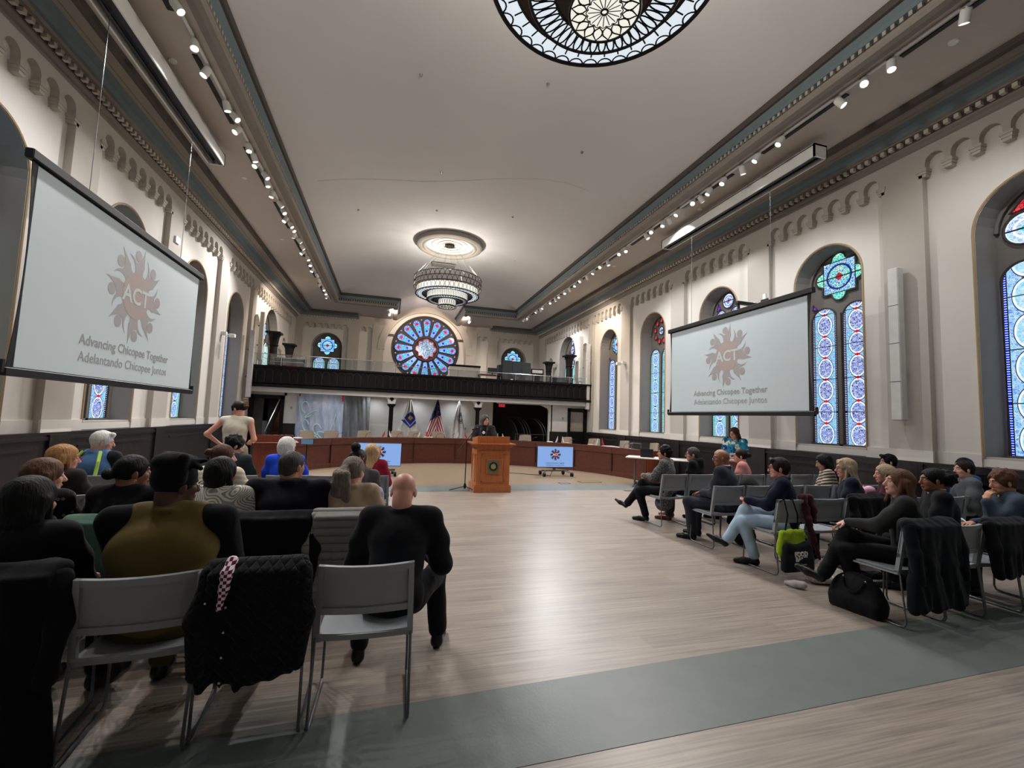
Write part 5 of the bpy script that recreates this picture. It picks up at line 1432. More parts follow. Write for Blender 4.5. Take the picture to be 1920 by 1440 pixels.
def hair_mesh(style, T, col, res, seed, parent):
    if style in ('none', None): return
    S = Sdf(.02); S.T = T; r = random.Random(seed)
    cut = lambda: (S.ell((0, .095, -.032), (.062, .052, .098), k=.008, sub=True), S.ell((0, .10, -.03), (.07, .05, .06), k=.01, sub=True))
    scalp = lambda t=.012: S.ell((0, -.016, .035), (.074+t, .093+t, .086+t))
    ears = lambda: [S.ell((s*.088, .0, -.012), (.016, .024, .036), k=.006, sub=True) for s in (-1, 1)]
    if style == 'fringe':        # receding short ring of hair
        scalp(.005); S.ell((0, .03, .09), (.085, .105, .075), k=.02, sub=True); cut(); ears(); S.ell((0, 0, -.10), (.1, .12, .05), k=.01, sub=True)
    elif style in ('short', 'shortcurly', 'shorttop'):
        scalp(.009 if style == 'short' else .017); S.ell((0, -.05, -.02), (.07, .055, .07))
        if style == 'shortcurly':
            for i in range(46):
                a, b = r.uniform(0, 2*PI), r.uniform(-.1, 1.3); S.ell((.08*math.cos(a)*math.cos(b), -.02+.098*math.sin(a)*math.cos(b), .04+.095*math.sin(b)), (.022, .022, .02), k=.008)
        cut(); ears(); S.ell((0, 0, -.13), (.1, .12, .055), k=.01, sub=True)
        if style == 'shorttop': S.cap((-.04, .075, .095), (.045, .07, .10), .022, .026, k=.02)
    elif style == 'bob':
        scalp(.02); S.ell((0, -.05, -.04), (.083, .065, .10)); [S.cap((s*.078, -.01, .02), (s*.08, .01, -.11), .022, .025) for s in (-1, 1)]
        S.ell((0, -.06, -.0), (.09, .06, .09)); cut(); S.ell((0, .02, -.16), (.06, .09, .05), k=.01, sub=True)
    elif style in ('long', 'vlong', 'wavy'):
        L = {'long': -.24, 'vlong': -.36, 'wavy': -.26}[style]
        scalp(.018); S.ell((0, -.055, -.05), (.085, .06, .12))
        for i in range(9):
            x = -.085+.17*i/8; y = -.085+.05*(abs(x)/.085)**2
            S.cap((x, y+.02, .02), (x*1.25+r.uniform(-.015, .015), y-.075+r.uniform(-.01, .01), L+r.uniform(-.03, .03)), .026, .019, k=.016)
        for s in (-1, 1): S.cap((s*.075, .01, .03), (s*.088, .03, L*.75), .02, .018, k=.016)
        cut()
        if style == 'wavy':
            S.cap((-.05, .06, .09), (-.075, .05, .02), .022, .02); S.cap((.05, .06, .09), (.075, .05, .02), .022, .02)
    elif style in ('ponytail',):
        scalp(.014); S.ell((0, -.05, -.01), (.066, .05, .06))
        for i in range(7):
            a = i/6-.5; S.chain([(a*.02, -.115, .045), (a*.09, -.155, .0), (a*.11+r.uniform(-.01, .01), -.155, -.08), (a*.14+r.uniform(-.01, .01), -.145, -.17), (a*.10+r.uniform(-.02, .02), -.14, -.25+r.uniform(-.03, .02))], [.018, .026, .026, .022, .012], k=.012)
        cut(); ears(); S.ell((0, 0, -.13), (.07, .09, .055), k=.01, sub=True)
    elif style in ('lowbun', 'topknot', 'backbun', 'updo'):
        scalp(.012); S.ell((0, -.045, -.015), (.064, .05, .06))
        c = {'lowbun': (0, -.135, -.0), 'topknot': (0, -.06, .15), 'backbun': (0, -.125, .05), 'updo': (0, -.13, .03)}[style]; q = {'lowbun': .042, 'topknot': .05, 'backbun': .04, 'updo': .05}[style]
        S.ell(c, (q, q, q*.95), k=.012)
        for i in range(7):
            a = 2*PI*i/7; S.ell((c[0]+q*.6*math.cos(a), c[1]-.008, c[2]+q*.6*math.sin(a)), (q*.4, q*.42, q*.4), k=.006)
        cut(); ears(); S.ell((0, 0, -.13), (.07, .09, .06), k=.01, sub=True)
    elif style == 'puff':
        scalp(.010); c = np.array((0, -.13, .03))
        S.ell(c, (.085, .07, .085), k=.01)
        for i in range(50):
            v = np.array([r.gauss(0, 1) for _ in range(3)]); v /= np.linalg.norm(v); S.ell(c+v*.078, (.018, .018, .018), k=.006)
        cut(); ears(); S.ell((0, 0, -.12), (.07, .085, .055), k=.01, sub=True)
    elif style == 'wrap':
        S.ell((0, -.02, .045), (.09, .108, .10)); 
        S.ell((0, -.035, .125), (.092, .098, .055), k=.012)
        for i in range(4): S.cap((-.08, -.04-.0*i, .03+.04*i), (.085, -.03, .045+.035*i), .03, .03, k=.006)
        S.ell((0, .05, .12), (.05, .04, .04)); S.cap((.08, .02, .12), (.13, .04, .10), .02, .012); S.cap((.07, .03, .13), (.11, .07, .14), .016, .01)
        S.ell((0, .10, -.05), (.09, .07, .09), k=.01, sub=True); S.ell((0, .0, -.12), (.12, .14, .085), k=.01, sub=True)
    elif style == 'clip':
        scalp(.014); S.ell((0, -.12, .03), (.05, .045, .07), k=.012); S.ell((.02, -.14, .08), (.03, .025, .03), k=.008); S.cap((-.075, .05, .05), (-.08, .045, -.09), .008, .006)
        cut(); ears(); S.ell((0, 0, -.13), (.07, .09, .06), k=.01, sub=True)
    f = folds(.0025, 60, seed)
    P, F = S.data(res, f if style not in ('fringe', 'wrap') else None)
    nm = {'wrap': 'head_wrap'}.get(style, 'hair')
    mt = cloth('head_wrap_cloth', '0d0e14') if style == 'wrap' else hairm('hair_'+col, *HAIR[col])
    return link(nm, npmesh(nm, [(P, F, 0)]), mt, parent)
def person(x, y, rz, label, tone='fair', hair='short', hcol='brown', top='202428', topkind='plain', top2=None, legs='16171a', legkind='plain', b=1.0, s=1.0, lean=.08,
           hy=0, hp=0, hr=0, pose='lap', legp='normal', stand=False, z=0, sleeve='long', jacket=None, res=.012, glasses=None, shoe='101012', seed=0, fem=False, grp=None, dx=0, vest=None, collar=None, skirt=None, hood=False, ext=None, longcoat=False, neck_tilt=0):
    T = npT(x, y, z, rz); Sk = skinm(tone)
    ph = .93*s if stand else .535
    R = rotm(rx=-lean); pel = np.array((dx, 0.0, ph))
    U = lambda v: pel+R@(np.array(v)*s)
    N = U((0, 0, .49 if stand else .478)); C = U((0, .0, .30)); SH = {k: U((k*.175*b, -.005, .435)) for k in (-1, 1)}
    HT = npT(*(N+np.array((0, .02, .0))), hy, neck_tilt) @ npT(0, 0.008, (.145 if stand else .126)*s, 0, hp, hr)
    HT = HT @ np.diag([s, s, s, 1]) if abs(s-1) > .15 else HT
    HT = T @ HT
    # limb targets
    W = {}; E = {}
    if pose == 'lap': W = {-1: (dx-.10, .30, ph+.13), 1: (dx+.10, .31, ph+.13)}
    elif pose == 'clasp': W = {-1: (dx-.07, .40, ph+.20), 1: (dx+.05, .38, ph+.20)}
    elif pose == 'knee': W = {-1: (dx-.02, .42, ph+.20), 1: (dx+.16, .30, ph+.16)}
    elif pose == 'face': W = {-1: (dx-.06, .27, ph+.40), 1: (dx+.12, .30, ph+.14)}
    elif pose == 'forward': W = {-1: (dx-.12, .40, ph+.16), 1: (dx+.12, .40, ph+.16)}
    elif pose == 'phone': W = {-1: (dx-.05, .30, ph+.24), 1: (dx+.07, .32, ph+.22)}
    elif pose == 'podium': W = {-1: (dx-.14, .30, ph+.20), 1: (dx+.12, .30, ph+.20)}
    elif pose == 'front': W = {-1: (dx-.05, .24, ph+.10), 1: (dx+.04, .25, ph+.07)}
    elif pose == 'hip': W = {-1: (dx-.23, .06, ph+.06), 1: (dx+.15, .25, ph+.10)}
    elif pose == 'baby': W = {-1: (dx-.04, .24, ph+.28), 1: (dx+.02, .24, ph+.20)}
    for k in (-1, 1):
        E[k], W[k] = ik(SH[k]+np.array((0, 0, -.01)), W[k], .285*s, .255*s, (k*.7, -.8, -.5) if pose != 'hip' or k > 0 else (-1, -.6, .0))
    hip = {k: np.array((dx+k*.095*b, .02, ph-.02)) for k in (-1, 1)}
    if stand: A = {-1: (dx-.10, .0, .09), 1: (dx+.11, .03, .09)}; pl = (0, 1, 0)
    else: A = {-1: (dx-.14, .42, .09), 1: (dx+.14, .44, .09)}; pl = (0, .6, 1)
    if legp == 'wide' and not stand: A = {-1: (dx-.24, .30, .09), 1: (dx+.25, .48, .09)}
    if legp == 'back': A = {-1: (dx-.12, .22, .09), 1: (dx+.12, .30, .09)}
    if legp == 'front': A = {-1: (dx-.16, .60, .09), 1: (dx+.12, .55, .09)}
    K = {}
    for k in (-1, 1): K[k], A[k] = ik(hip[k], A[k], .43*s, .42*s, np.array(pl)+np.array((k*.12, 0, 0)))
    if legp == 'cross':
        K[-1], A[-1] = ik(hip[-1]+np.array((0, 0, .05)), (dx+.22, .66, .30), .43*s, .42*s, (-.15, .3, 1.2))
    if legp == 'crossL':
        K[1], A[1] = ik(hip[1]+np.array((0, 0, .05)), (dx-.20, .60, .27), .43*s, .42*s, (.15, .3, 1.2)); K[-1], A[-1] = ik(hip[-1], (dx-.12, .33, .09), .43*s, .42*s, (-.1, .6, 1))
    # ---- body: one mesh; skin visible at head, neck, hands (and arms if sleeveless)
    parts = []
    S = Sdf(.012); head_prims(S, HT, fem); S.T = np.eye(4); nb = (HT@np.array([0, -.03, -.075, 1]))[:3]; ne = (T@np.array([*(N+np.array((0, -.004, -.03))), 1]))[:3]; S.cap(nb, ne, .052*s**.5, .058*s**.5, k=.03); P, F = S.data(min(res*.55, .0075)); 
    # lips as a second material by position
    iH = np.linalg.inv(HT); ctr = P[F].mean(1); lc = (iH[:3, :3]@ctr.T).T+iH[:3, 3]
    mi = np.where((np.abs(lc[:, 0]) < .023) & (np.abs(lc[:, 2]+.065) < .0095) & (lc[:, 1] > .080), 1, 0).astype(np.int32)
    mi[(np.abs(np.abs(lc[:, 0])-.03) < .019) & (np.abs(lc[:, 2]-.031) < .0055) & (lc[:, 1] > .07)] = 2
    parts.append((P, F, mi))
    S = Sdf(.03); S.T = T
    S.ell(pel+(0, 0, .02), (.14*b, .10, .10)); S.ell(C, (.13*b, .085, .17), R=R); S.cap(C, N, .07, .055)
    for k in (-1, 1):
        S.cap(U((0, 0, .43)), SH[k], .055, .055); S.chain([SH[k], E[k], W[k]], [.048*b**.5, .038, .026])
        S.chain([hip[k], K[k], A[k]], [.075, .05, .035])
    parts.append((*S.data(.02), 0))
    S = Sdf(.004); S.T = T
    for k in (-1, 1):
        d = np.array(W[k])-E[k]; d /= np.linalg.norm(d); wr = np.array(W[k])
        if pose in ('lap', 'forward'): hd, hn, cu = (-k*.35, .8, -.25), (0, .1, -1), .25
        elif pose in ('clasp', 'front'): hd, hn, cu = (-k*.8, .35, -.3), (-k*.2, -.3, -.8) if k > 0 else (.3, -.2, .8), .55
        elif pose == 'knee': hd, hn, cu = ((-.1, .8, -.35), (0, -.2, -1), .45) if k < 0 else ((-.9, .4, .0), (0, 0, -1), .3)
        elif pose == 'face' and k < 0: hd, hn, cu = (.15, -.25, .9), (.3, -.9, 0), .7
        elif pose == 'hip' and k < 0: hd, hn, cu = (.5, .6, -.5), (1, 0, 0), .4
        elif pose == 'baby': hd, hn, cu = (-k*.8, .3, .2), (0, -.8, .3), .4
        elif pose == 'podium': hd, hn, cu = (-k*.4, .8, -.1), (0, 0, -1), .3
        else: hd, hn, cu = d, (0, .1, -1), .4
        T3 = T[:3, :3]
        hand_prims(S, (T@np.array([*wr, 1]))[:3], T3@np.array(hd, float), T3@np.array(hn, float), cu, side=k, s=.93 if fem else 1.0)
    parts.append((*S.data(.005 if res <= .012 else .007), 0))
    if tone not in lipm:
        c = lin({'fair': 'b4665c', 'pink': 'b06058', 'tan': '94554a', 'brown': '6e3c34', 'dark': '44241f', 'olive': '9a5c50'}[tone]); lipm[tone] = M('lips_'+tone, tuple(float(q) for q in c), .4, var=.02)
    brow = M('brow_'+hcol, HAIR[hcol][0], .8) if hcol else eye_d
    o = link('person', npmesh('person', parts), [Sk, lipm[tone], brow], None, label=label, cat='person')
    if grp: o['group'] = grp
    # eyes
    for k in (-1, 1):
        m = MB(); c = HT@np.array([k*.030, .0765, .006, 1]); m.ball(tuple(c[:3]), .0110, 10, 8); m.cur = 1; d = HT[:3, :3]@np.array([0, 1, 0])*.0062
        m.ball(tuple(c[:3]+d), .0060, 8, 6); m.obj('eye', [eye_w, eye_d], o, smooth=True)
    hm = hair_mesh(hair, HT, hcol, res*.75, seed, o)
    if glasses:
        m = MB(); m.T = Matrix(HT)
        for k in (-1, 1):
            m.tube([(k*.033+.024*math.cos(q), .104+.0*q, .004+.018*math.sin(q)) for q in [2*PI*i/16 for i in range(16)]], .0022, 5, closed=True); m.tube([(k*.057, .102, .008), (k*.080, .05, .01), (k*.082, -.01, .0)], .002, 5)
        m.tube([(-.009, .106, .006), (.009, .106, .006)], .002, 5); m.obj('glasses', M('glasses_'+glasses, glasses, .3), o)
    # ---- top
    S = Sdf(.045); S.T = T
    wx = .165*b
    if stand: S.ell(pel+(0, -.005, .0), (.165*b, .125*b**.5, .13)); hem = -.06
    else: S.ell(pel+(0, -.02, .03), (.165*b, .13*b**.6, .11)); hem = 0
    S.ell(U((0, -.005, .17)), (.150*b, .115*b**.7, .16), R=R); S.ell(U((0, -.012, .31)), (.168*b, .12*b**.7, .155), R=R)
    if fem: S.ell(U((0, .075, .28)), (.12*b, .06, .07), k=.05)
    S.cap(SH[-1]*.84+SH[1]*.16, SH[1]*.84+SH[-1]*.16, .068, .068, k=.07)
    for k in (-1, 1): S.cap(N+(0, -.012, -.01), SH[k]+(0, 0, .025), .054, .046, k=.04)
    if longcoat:
        for k in (-1, 1): S.cap(pel+(k*.07, 0, -.0), pel+(k*.09, .06, -.22), .11, .12)
    if jacket: S.cap(pel+(-.12*b, -.06, -.02), pel+(.12*b, -.06, -.02), .05, .05)
    ar = .056*b**.5+(.008 if jacket else 0)
    for k in (-1, 1):
        if sleeve == 'long': S.chain([SH[k], E[k]*.5+SH[k]*.5, E[k], W[k]-(np.array(W[k])-E[k])*.06], [ar-.004, ar+.001, ar-.007, ar-.020], k=.06)
        elif sleeve == 'short': S.chain([SH[k], SH[k]*.45+E[k]*.55], [ar+.010, ar+.004], k=.03)
        elif sleeve == 'mid': S.chain([SH[k], E[k], E[k]*.6+np.array(W[k])*.4], [ar+.006, ar-.006, ar-.012], k=.03)
        else: S.ell(SH[k], (.055, .06, .06))
    if collar or jacket:
        for i in range(14):
            a = 2*PI*i/14; a2 = 2*PI*(i+1)/14
            if math.sin(a) > .72 and math.sin(a2) > .72: continue
            f = lambda q: N+(.068*math.cos(q), -.016+.068*math.sin(q), .022-.04*max(0, math.sin(q)))
            S.cap(f(a), f(a2), .014, .014, k=.014)
    if hood:
        for i in range(9):
            a = PI+PI*i/8; f = lambda q: N+(.085*math.cos(q), -.01+.095*math.sin(q), .03)
            S.cap(f(a), f(min(a+PI/8, 2*PI)), .034, .034, k=.02)
        S.ell(N+(0, -.1, -.03), (.10, .06, .08))
    S.ell(N+(0, .055, .03), (.042, .06, .06), k=.01, sub=True)
    # opening for the neck
    nt_ = 'knit' if topkind == 'knit' else topkind
    tm = cloth('cloth_%s_%s' % (top, topkind), top, topkind, top2)
    P, F = S.data(res, folds(.007 if not jacket else .0055, 17, seed))
    nm = 'jacket' if jacket else ('blouse' if fem else 'shirt')
    tp = link(nm, npmesh(nm, [(P, F, 0)]), tm, o)
    if not collar is None and collar:
        S = Sdf(.01); S.T = T
        for i in range(16):
            a = 2*PI*i/16; f = lambda q: N+(.061*math.cos(q), -.008+.061*math.sin(q), .036-.045*max(0, math.sin(q)))
            S.cap(f(a), f(2*PI*(i+1)/16), .011, .011, k=.008)
        P, F = S.data(.007); link('shirt_collar', npmesh('c', [(P, F, 0)]), cloth('cloth_%s_plain' % collar, collar), o)
    if vest:
        S = Sdf(.045); S.T = T
        S.ell(U((0, -.008, .17)), (.166*b, .136*b**.7, .17), R=R); S.ell(U((0, -.018, .31)), (.185*b, .148*b**.7, .175), R=R)
        S.cap(SH[-1]*.72+SH[1]*.28, SH[1]*.72+SH[-1]*.28, .088, .088); S.ell(pel+(0, -.02, .02), (.18*b, .142*b**.6, .12))
        for k in (-1, 1):
            S.cap(N+(0, -.012, -.015), SH[k]*.8+SH[-k]*.2+(0, 0, .025), .064, .060); S.ell(SH[k]+(k*.06, 0, -.05), (.055, .2, .13), k=.01, sub=True)
        for i in range(8):
            a = PI*.85+PI*1.3*i/8; f = lambda q: N+(.074*math.cos(q), -.012+.074*math.sin(q), .02)
            S.cap(f(a), f(a+PI*1.3/8), .018, .018, k=.012)
        S.ell(N+(0, .07, .02), (.06, .07, .12), k=.01, sub=True)
        P, F = S.data(res, folds(.010, 15, seed+3)); link('vest', npmesh('v', [(P, F, 0)]), cloth('vest_'+vest, vest), o)
    # ---- trousers / skirt
    S = Sdf(.05); S.T = T; lr = .088*b**.5
    S.ell(pel+(0, 0, -.03), (.165*b, .13*b**.6, .10))
    for k in (-1, 1):
        S.chain([hip[k], K[k], A[k]+(0, 0, .03)] if legp[:5] != 'cross' or k == (1 if legp == 'cross' else -1) else [hip[k], K[k], A[k]], [lr, .072*b**.3, .060], k=.02)
    if skirt: S.chain([pel+(0, 0, -.05), pel+(0, .02, -.45)], [.17*b, .22*b])
    P, F = S.data(res, folds(.006, 22, seed+5)); nm = 'skirt' if skirt else 'trousers'
    link(nm, npmesh(nm, [(P, F, 0)]), cloth('cloth_%s_%s' % (skirt or legs, legkind), skirt or legs, legkind), o)
    # ---- shoes
    sm = M('shoe_'+shoe, shoe, .35)
    for k in (-1, 1):
        a = A[k]; S = Sdf(.02); S.T = T; crossed = (legp == 'cross' and k < 0) or (legp == 'crossL' and k > 0)
        if crossed:
            sh = a-K[k]; sh /= np.linalg.norm(sh); fw = np.array((-k*.05, 1.0, 0)); fw -= sh*(fw@sh)*.75; fw /= np.linalg.norm(fw)
            S.chain([a, a+sh*.06], [.042, .036]); S.chain([a+sh*.055, a+sh*.06+fw*.11, a+sh*.055+fw*.20], [.036, .036, .022])
            P, F = S.data(.009); link('shoe', npmesh('shoe', [(P, F, 0)]), sm, o); continue
        S.cap(a+(0, -.01, -.0), a+(0, -.02, -.05), .04, .038); S.chain([a+(0, -.02, -.05), a+(k*.015, .10, -.052), a+(k*.025, .19, -.062)], [.038, .038, .027])
        S.box(a+(0, .06, -.16), (.2, .3, .0695), rd=0, k=.004, sub=True)
        P, F = S.data(.009); link('shoe', npmesh('shoe', [(P, F, 0)]), sm, o)
    return o, dict(N=N, T=T, HT=HT, W=W, K=K, SH=SH)
def earring(o, HT, k, r, mat_):
    m = MB(); m.T = Matrix(HT); m.tube([(k*.084+.0*q, -.005+r*math.sin(q), -.042-r+r*math.cos(q)) for q in [2*PI*i/16 for i in range(16)]], .002, 5, closed=True); m.obj('earring', mat_, o)
def seat(key, dy=.02): x, y, rz = CH[key]; return x, y+dy, rz
NR, MR, FR = .0105, .013, .016
gold = M('gold', 'c8a050', .3, .9)
P_ = {}
def cast(nm, key, label, yaw=0, **k):
    x, y, rz = seat(key, k.pop('fy', .0)); x += k.pop('fx', 0)
    P_[nm] = person(x, y, rz+yaw, label, **k); return P_[nm]
# left block, nearest row
cast('a', ('L', 0, 0), 'person with long straight black hair in black, bottom left corner', yaw=-.25, fx=-.05, fy=.0, tone='tan', hair='vlong', hcol='black', top='0c0d12', legs='0a0a0c', s=.93, res=NR, b=1.2, hy=-.2, fem=True, seed=1, jacket=1, lean=.1)
cast('b', ('L', 0, 1), 'person in black head wrap and olive vest seated in front row left', yaw=-.12, fy=.03, tone='dark', hair='wrap', hcol='black', top='0b0c10', topkind='plain', vest='5f5028', legs='4c4322', b=1.38, s=1.06, res=NR, hy=-.75, hp=-.05, glasses='2a1010', sleeve='mid', seed=2, lean=.06, pose='forward')
cast('c', ('L', 0, 3), 'bald man in black suit seated with his back to camera', yaw=-.15, fx=.14, fy=.06, tone='pink', hair='none', hcol='grey', top='15171b', jacket=1, collar='e0e0e4', legs='121317', b=1.12, res=NR, s=1.0, hp=-.42, lean=.42, legp='wide', pose='forward', seed=3, shoe='0c0c10')
# second row
cast('d', ('L', 1, 4), 'woman in tan blazer with grey-brown ponytail and glasses on head', yaw=-.1, tone='fair', hair='ponytail', hcol='ash', top='ab957c', jacket=1, legs='22242a', b=1.02, s=.95, res=NR, hy=-.45, seed=4, fem=True, fy=.06)
cast('e', ('L', 1, 3), 'broad man in dark navy suit jacket with short dark hair', yaw=-.1, tone='tan', hair='short', hcol='grey', top='15151f', jacket=1, legs='14151a', b=1.38, s=1.02, res=NR, hy=-.55, seed=5, fx=.02, fy=.06)
cast('f', ('L', 1, 2), 'woman in white patterned blouse with black bob and hoop earring', yaw=-.1, tone='brown', hair='bob', hcol='black', top='d4d0c6', topkind='swirl3', top2='8a8a86', legs='202020', b=1.1, s=.93, res=NR, hy=-.55, seed=6, fem=True, fx=.05)
cast('g', ('L', 1, 1), 'woman in black sweater with low black bun', yaw=-.15, tone='brown', hair='lowbun', hcol='black', top='0f1016', legs='14141a', b=1.12, s=.95, res=NR, hy=-.85, seed=7, fem=True)
cast('h', ('L', 1, 0), 'woman with brown shoulder hair in black lace top', yaw=-.3, tone='fair', hair='long', hcol='brown', top='141214', topkind='lace', top2='6a5a50', legs='1a1a1e', b=1.05, s=.90, res=NR, hy=-.6, seed=8, fem=True)
# third row
cast('i', ('L', 2, 0), 'strawberry blonde woman with red glasses in dark leather jacket', yaw=-.3, tone='pink', hair='long', hcol='straw', top='241d1a', jacket=1, legs='1a1a1e', s=.92, res=MR, hy=-.65, glasses='a02838', seed=9, fem=True, fx=-.12)
cast('k', ('L', 2, 2), 'person with reddish brown bun in cream striped sweater', yaw=-.3, tone='pink', hair='backbun', hcol='redbrown', top='c9bba4', topkind='stripe', top2='e0d6c4', legs='3a3a3e', s=.97, res=MR, hy=-.8, seed=10, fem=True, pose='forward', lean=.15, fx=.08)
cast('m', ('L', 3, 4), 'white-haired person in bright blue top', yaw=-.1, tone='pink', hair='bob', hcol='white', top='1f46c8', legs='24262e', s=.99, res=MR, hy=-.5, seed=12, fx=-.1)
cast('n', ('L', 2, 5), 'person with black topknot bun in grey sweater', yaw=-.1, tone='dark', hair='topknot', hcol='black', top='4d4c50', legs='1c1c20', s=.93, res=MR, hy=-.4, seed=13, b=1.1, hood=True)
# fourth row
cast('o', ('L', 3, 6), 'woman with long golden blonde hair in dark red top', yaw=-.1, tone='fair', hair='wavy', hcol='blonde', top='8a1830', legs='1c1c20', s=.88, res=MR, hy=-.5, seed=14, fem=True)
cast('l', ('L', 3, 3), 'man with dark curly hair and beard in slate sweater looking down', yaw=-.3, tone='fair', hair='shortcurly', hcol='black', top='2d3538', legs='1c1c20', s=1.0, res=MR, hy=-.7, hp=-.35, seed=15, b=1.1, pose='phone', fx=-.15)
cast('j', ('L', 3, 0), 'white-haired man in blue top with lime safety trim', yaw=-.4, tone='pink', hair='shorttop', hcol='white', top='16181e', vest='44648c', legs='1c1c20', s=1.02, res=MR, hy=-.9, hp=-.12, seed=16, b=1.15, fy=.1, fx=-.18)
# right block, nearest row
cast('r10', ('R', 0, 0), 'woman with long brown hair in dark grey blazer, legs crossed', yaw=.62, fx=.15, fy=-.03, tone='fair', hair='long', hcol='brown', top='2b2d2d', jacket=1, legs='0b0b0d', b=.95, res=NR, hy=.35, hp=.15, pose='knee', legp='crossL', seed=20, fem=True, lean=.02)
cast('r11', ('R', 0, 2), 'person with black curly puff and peach collar over black jacket', yaw=.75, fx=.08, fy=.22, tone='brown', hair='puff', hcol='black', top='0e1014', legs='101014', b=1.2, s=.98, res=NR, hy=.35, seed=21, fem=True, jacket=1, collar='c89a78', lean=.12)
cast('r14', ('R', 0, 3), 'curly-haired man in slate shirt resting hand on his face', yaw=.9, fx=.28, fy=.0, tone='tan', hair='shortcurly', hcol='brown', top='34404c', legs='20242a', b=1.2, res=NR, hy=.25, hp=-.15, pose='face', seed=22, lean=.2, jacket=1)
cast('r5', ('R', 1, 0), 'person with short dark hair in navy jacket and pale jeans', yaw=.75, fx=.13, fy=-.03, tone='pink', hair='shorttop', hcol='dkbrown', top='141a2c', jacket=1, legs='9fb4c8', b=1.02, s=.98, res=NR, hy=.15, pose='clasp', legp='crossL', glasses='3a1a1a', seed=23)
cast('r6', ('R', 1, 2), 'woman with long blonde hair and sunglasses in navy coat', yaw=.75, tone='pink', hair='wavy', hcol='dblonde', top='161c2c', jacket=1, legs='16181c', b=1.1, s=.98, res=MR, hy=.2, glasses='101010', seed=24, fem=True, fx=.2)
cast('r9', ('R', 1, 3), 'older woman in maroon top cradling a baby', yaw=.75, tone='pink', hair='bob', hcol='dblonde', top='3c1420', legs='16181c', s=.86, res=MR, hy=.15, pose='baby', seed=25, fem=True, fx=.34)
cast('r13', ('R', 1, 6), 'man in plain grey shirt with cropped brown hair', yaw=.85, tone='fair', hair='short', hcol='dkbrown', top='565a5c', legs='202226', b=1.1, res=MR, hy=.2, seed=26, fx=.06, fy=-.14)
cast('r12', ('R', 1, 7), 'bespectacled man with dark hair seated beside the wall', yaw=.9, tone='olive', hair='short', hcol='black', top='2c4a84', legs='202226', s=1.03, res=MR, hy=.2, glasses='141414', seed=27, fx=.0, fy=.1)
cast('r3', ('R', 2, 0), 'bald man with glasses in charcoal suit', yaw=.6, tone='brown', hair='none', hcol='grey', top='2f323a', jacket=1, collar='e4dccb', legs='2c2f36', b=1.25, s=1.02, res=NR, hy=.35, pose='lap', glasses='141414', seed=28, fx=.16, fy=-.02)
cast('r7', ('R', 2, 4), 'person with long black hair in tan striped top', yaw=.8, tone='olive', hair='vlong', hcol='black', top='a89a88', topkind='stripe', top2='2c2a2a', legs='16181c', s=.95, res=MR, hy=.1, seed=29, fem=True, hp=-.25)
cast('r8', ('R', 2, 6), 'young man with thick dark hair in maroon jacket', yaw=.85, tone='fair', hair='shorttop', hcol='black', top='4a1420', legs='16181c', s=.98, res=MR, hy=.2, seed=30, fx=.3)
cast('r1', ('R', 3, 0), 'woman with cropped black hair in speckled grey dress', yaw=.6, fx=.06, fy=.0, tone='tan', hair='shortcurly', hcol='black', top='4a4b4d', topkind='dots', top2='a8a8a6', legs='101014', s=.97, res=MR, hy=.4, hp=.1, pose='clasp', legp='crossL', seed=31, fem=True, longcoat=True)
cast('r2', ('R', 3, 1), 'grey-haired man with glasses in black hooded jacket', yaw=.7, tone='pink', hair='short', hcol='grey', top='0f1012', hood=True, legs='3a3c40', s=.95, res=MR, hy=.3, glasses='602828', seed=32, b=1.15, fx=.1, legp='normal', shoe='6a3a24')
cast('r15', ('R', 3, 2), 'fair-haired woman mostly hidden behind the bald suited man', yaw=.7, tone='pink', hair='long', hcol='dblonde', top='5a4a3c', legs='1c1c20', s=.88, res=MR, hy=.2, seed=33, fem=True, fx=.14)
cast('r4', ('R', 3, 3), 'woman in pink top with dark hair in clip and glasses', yaw=.75, tone='fair', hair='updo', hcol='dkbrown', top='c88a84', legs='1c1c20', s=.92, res=MR, hy=.2, glasses='8a3a3a', seed=34, fem=True, fx=.05)
# standing
P_['pod'] = person(2.22, 10.32, PI-.35, 'smiling woman with grey bob and glasses speaking at the podium', tone='fair', hair='bob', hcol='grey', top='2c2c30', jacket=1, legs='202024', res=MR, hy=.75, stand=True, s=.98, pose='podium', glasses='8a2a38', seed=40, fem=True, b=1.08)
P_['std'] = person(7.2, 7.85, 2.25, 'standing woman in blue and white floral blouse holding papers', tone='fair', hair='vlong', hcol='redbrown', top='3a98b8', topkind='floral', top2='1c5a90', legs='5a2c22', skirt='5e3024', res=MR, stand=True, s=.93, pose='front', glasses='702030', seed=41, fem=True, b=1.15, hy=-.45, hp=-.2)
P_['clp'] = person(-2.42, 8.15, -.1, 'standing woman in cream sleeveless knit top with hand on hip', tone='pink', hair='clip', hcol='dkbrown', top='c9c0ac', topkind='knit', legs='8a8468', res=MR, stand=True, s=1.02, pose='hip', seed=42, fem=True, b=1.15, hy=1.25, hp=-.15, sleeve='none')
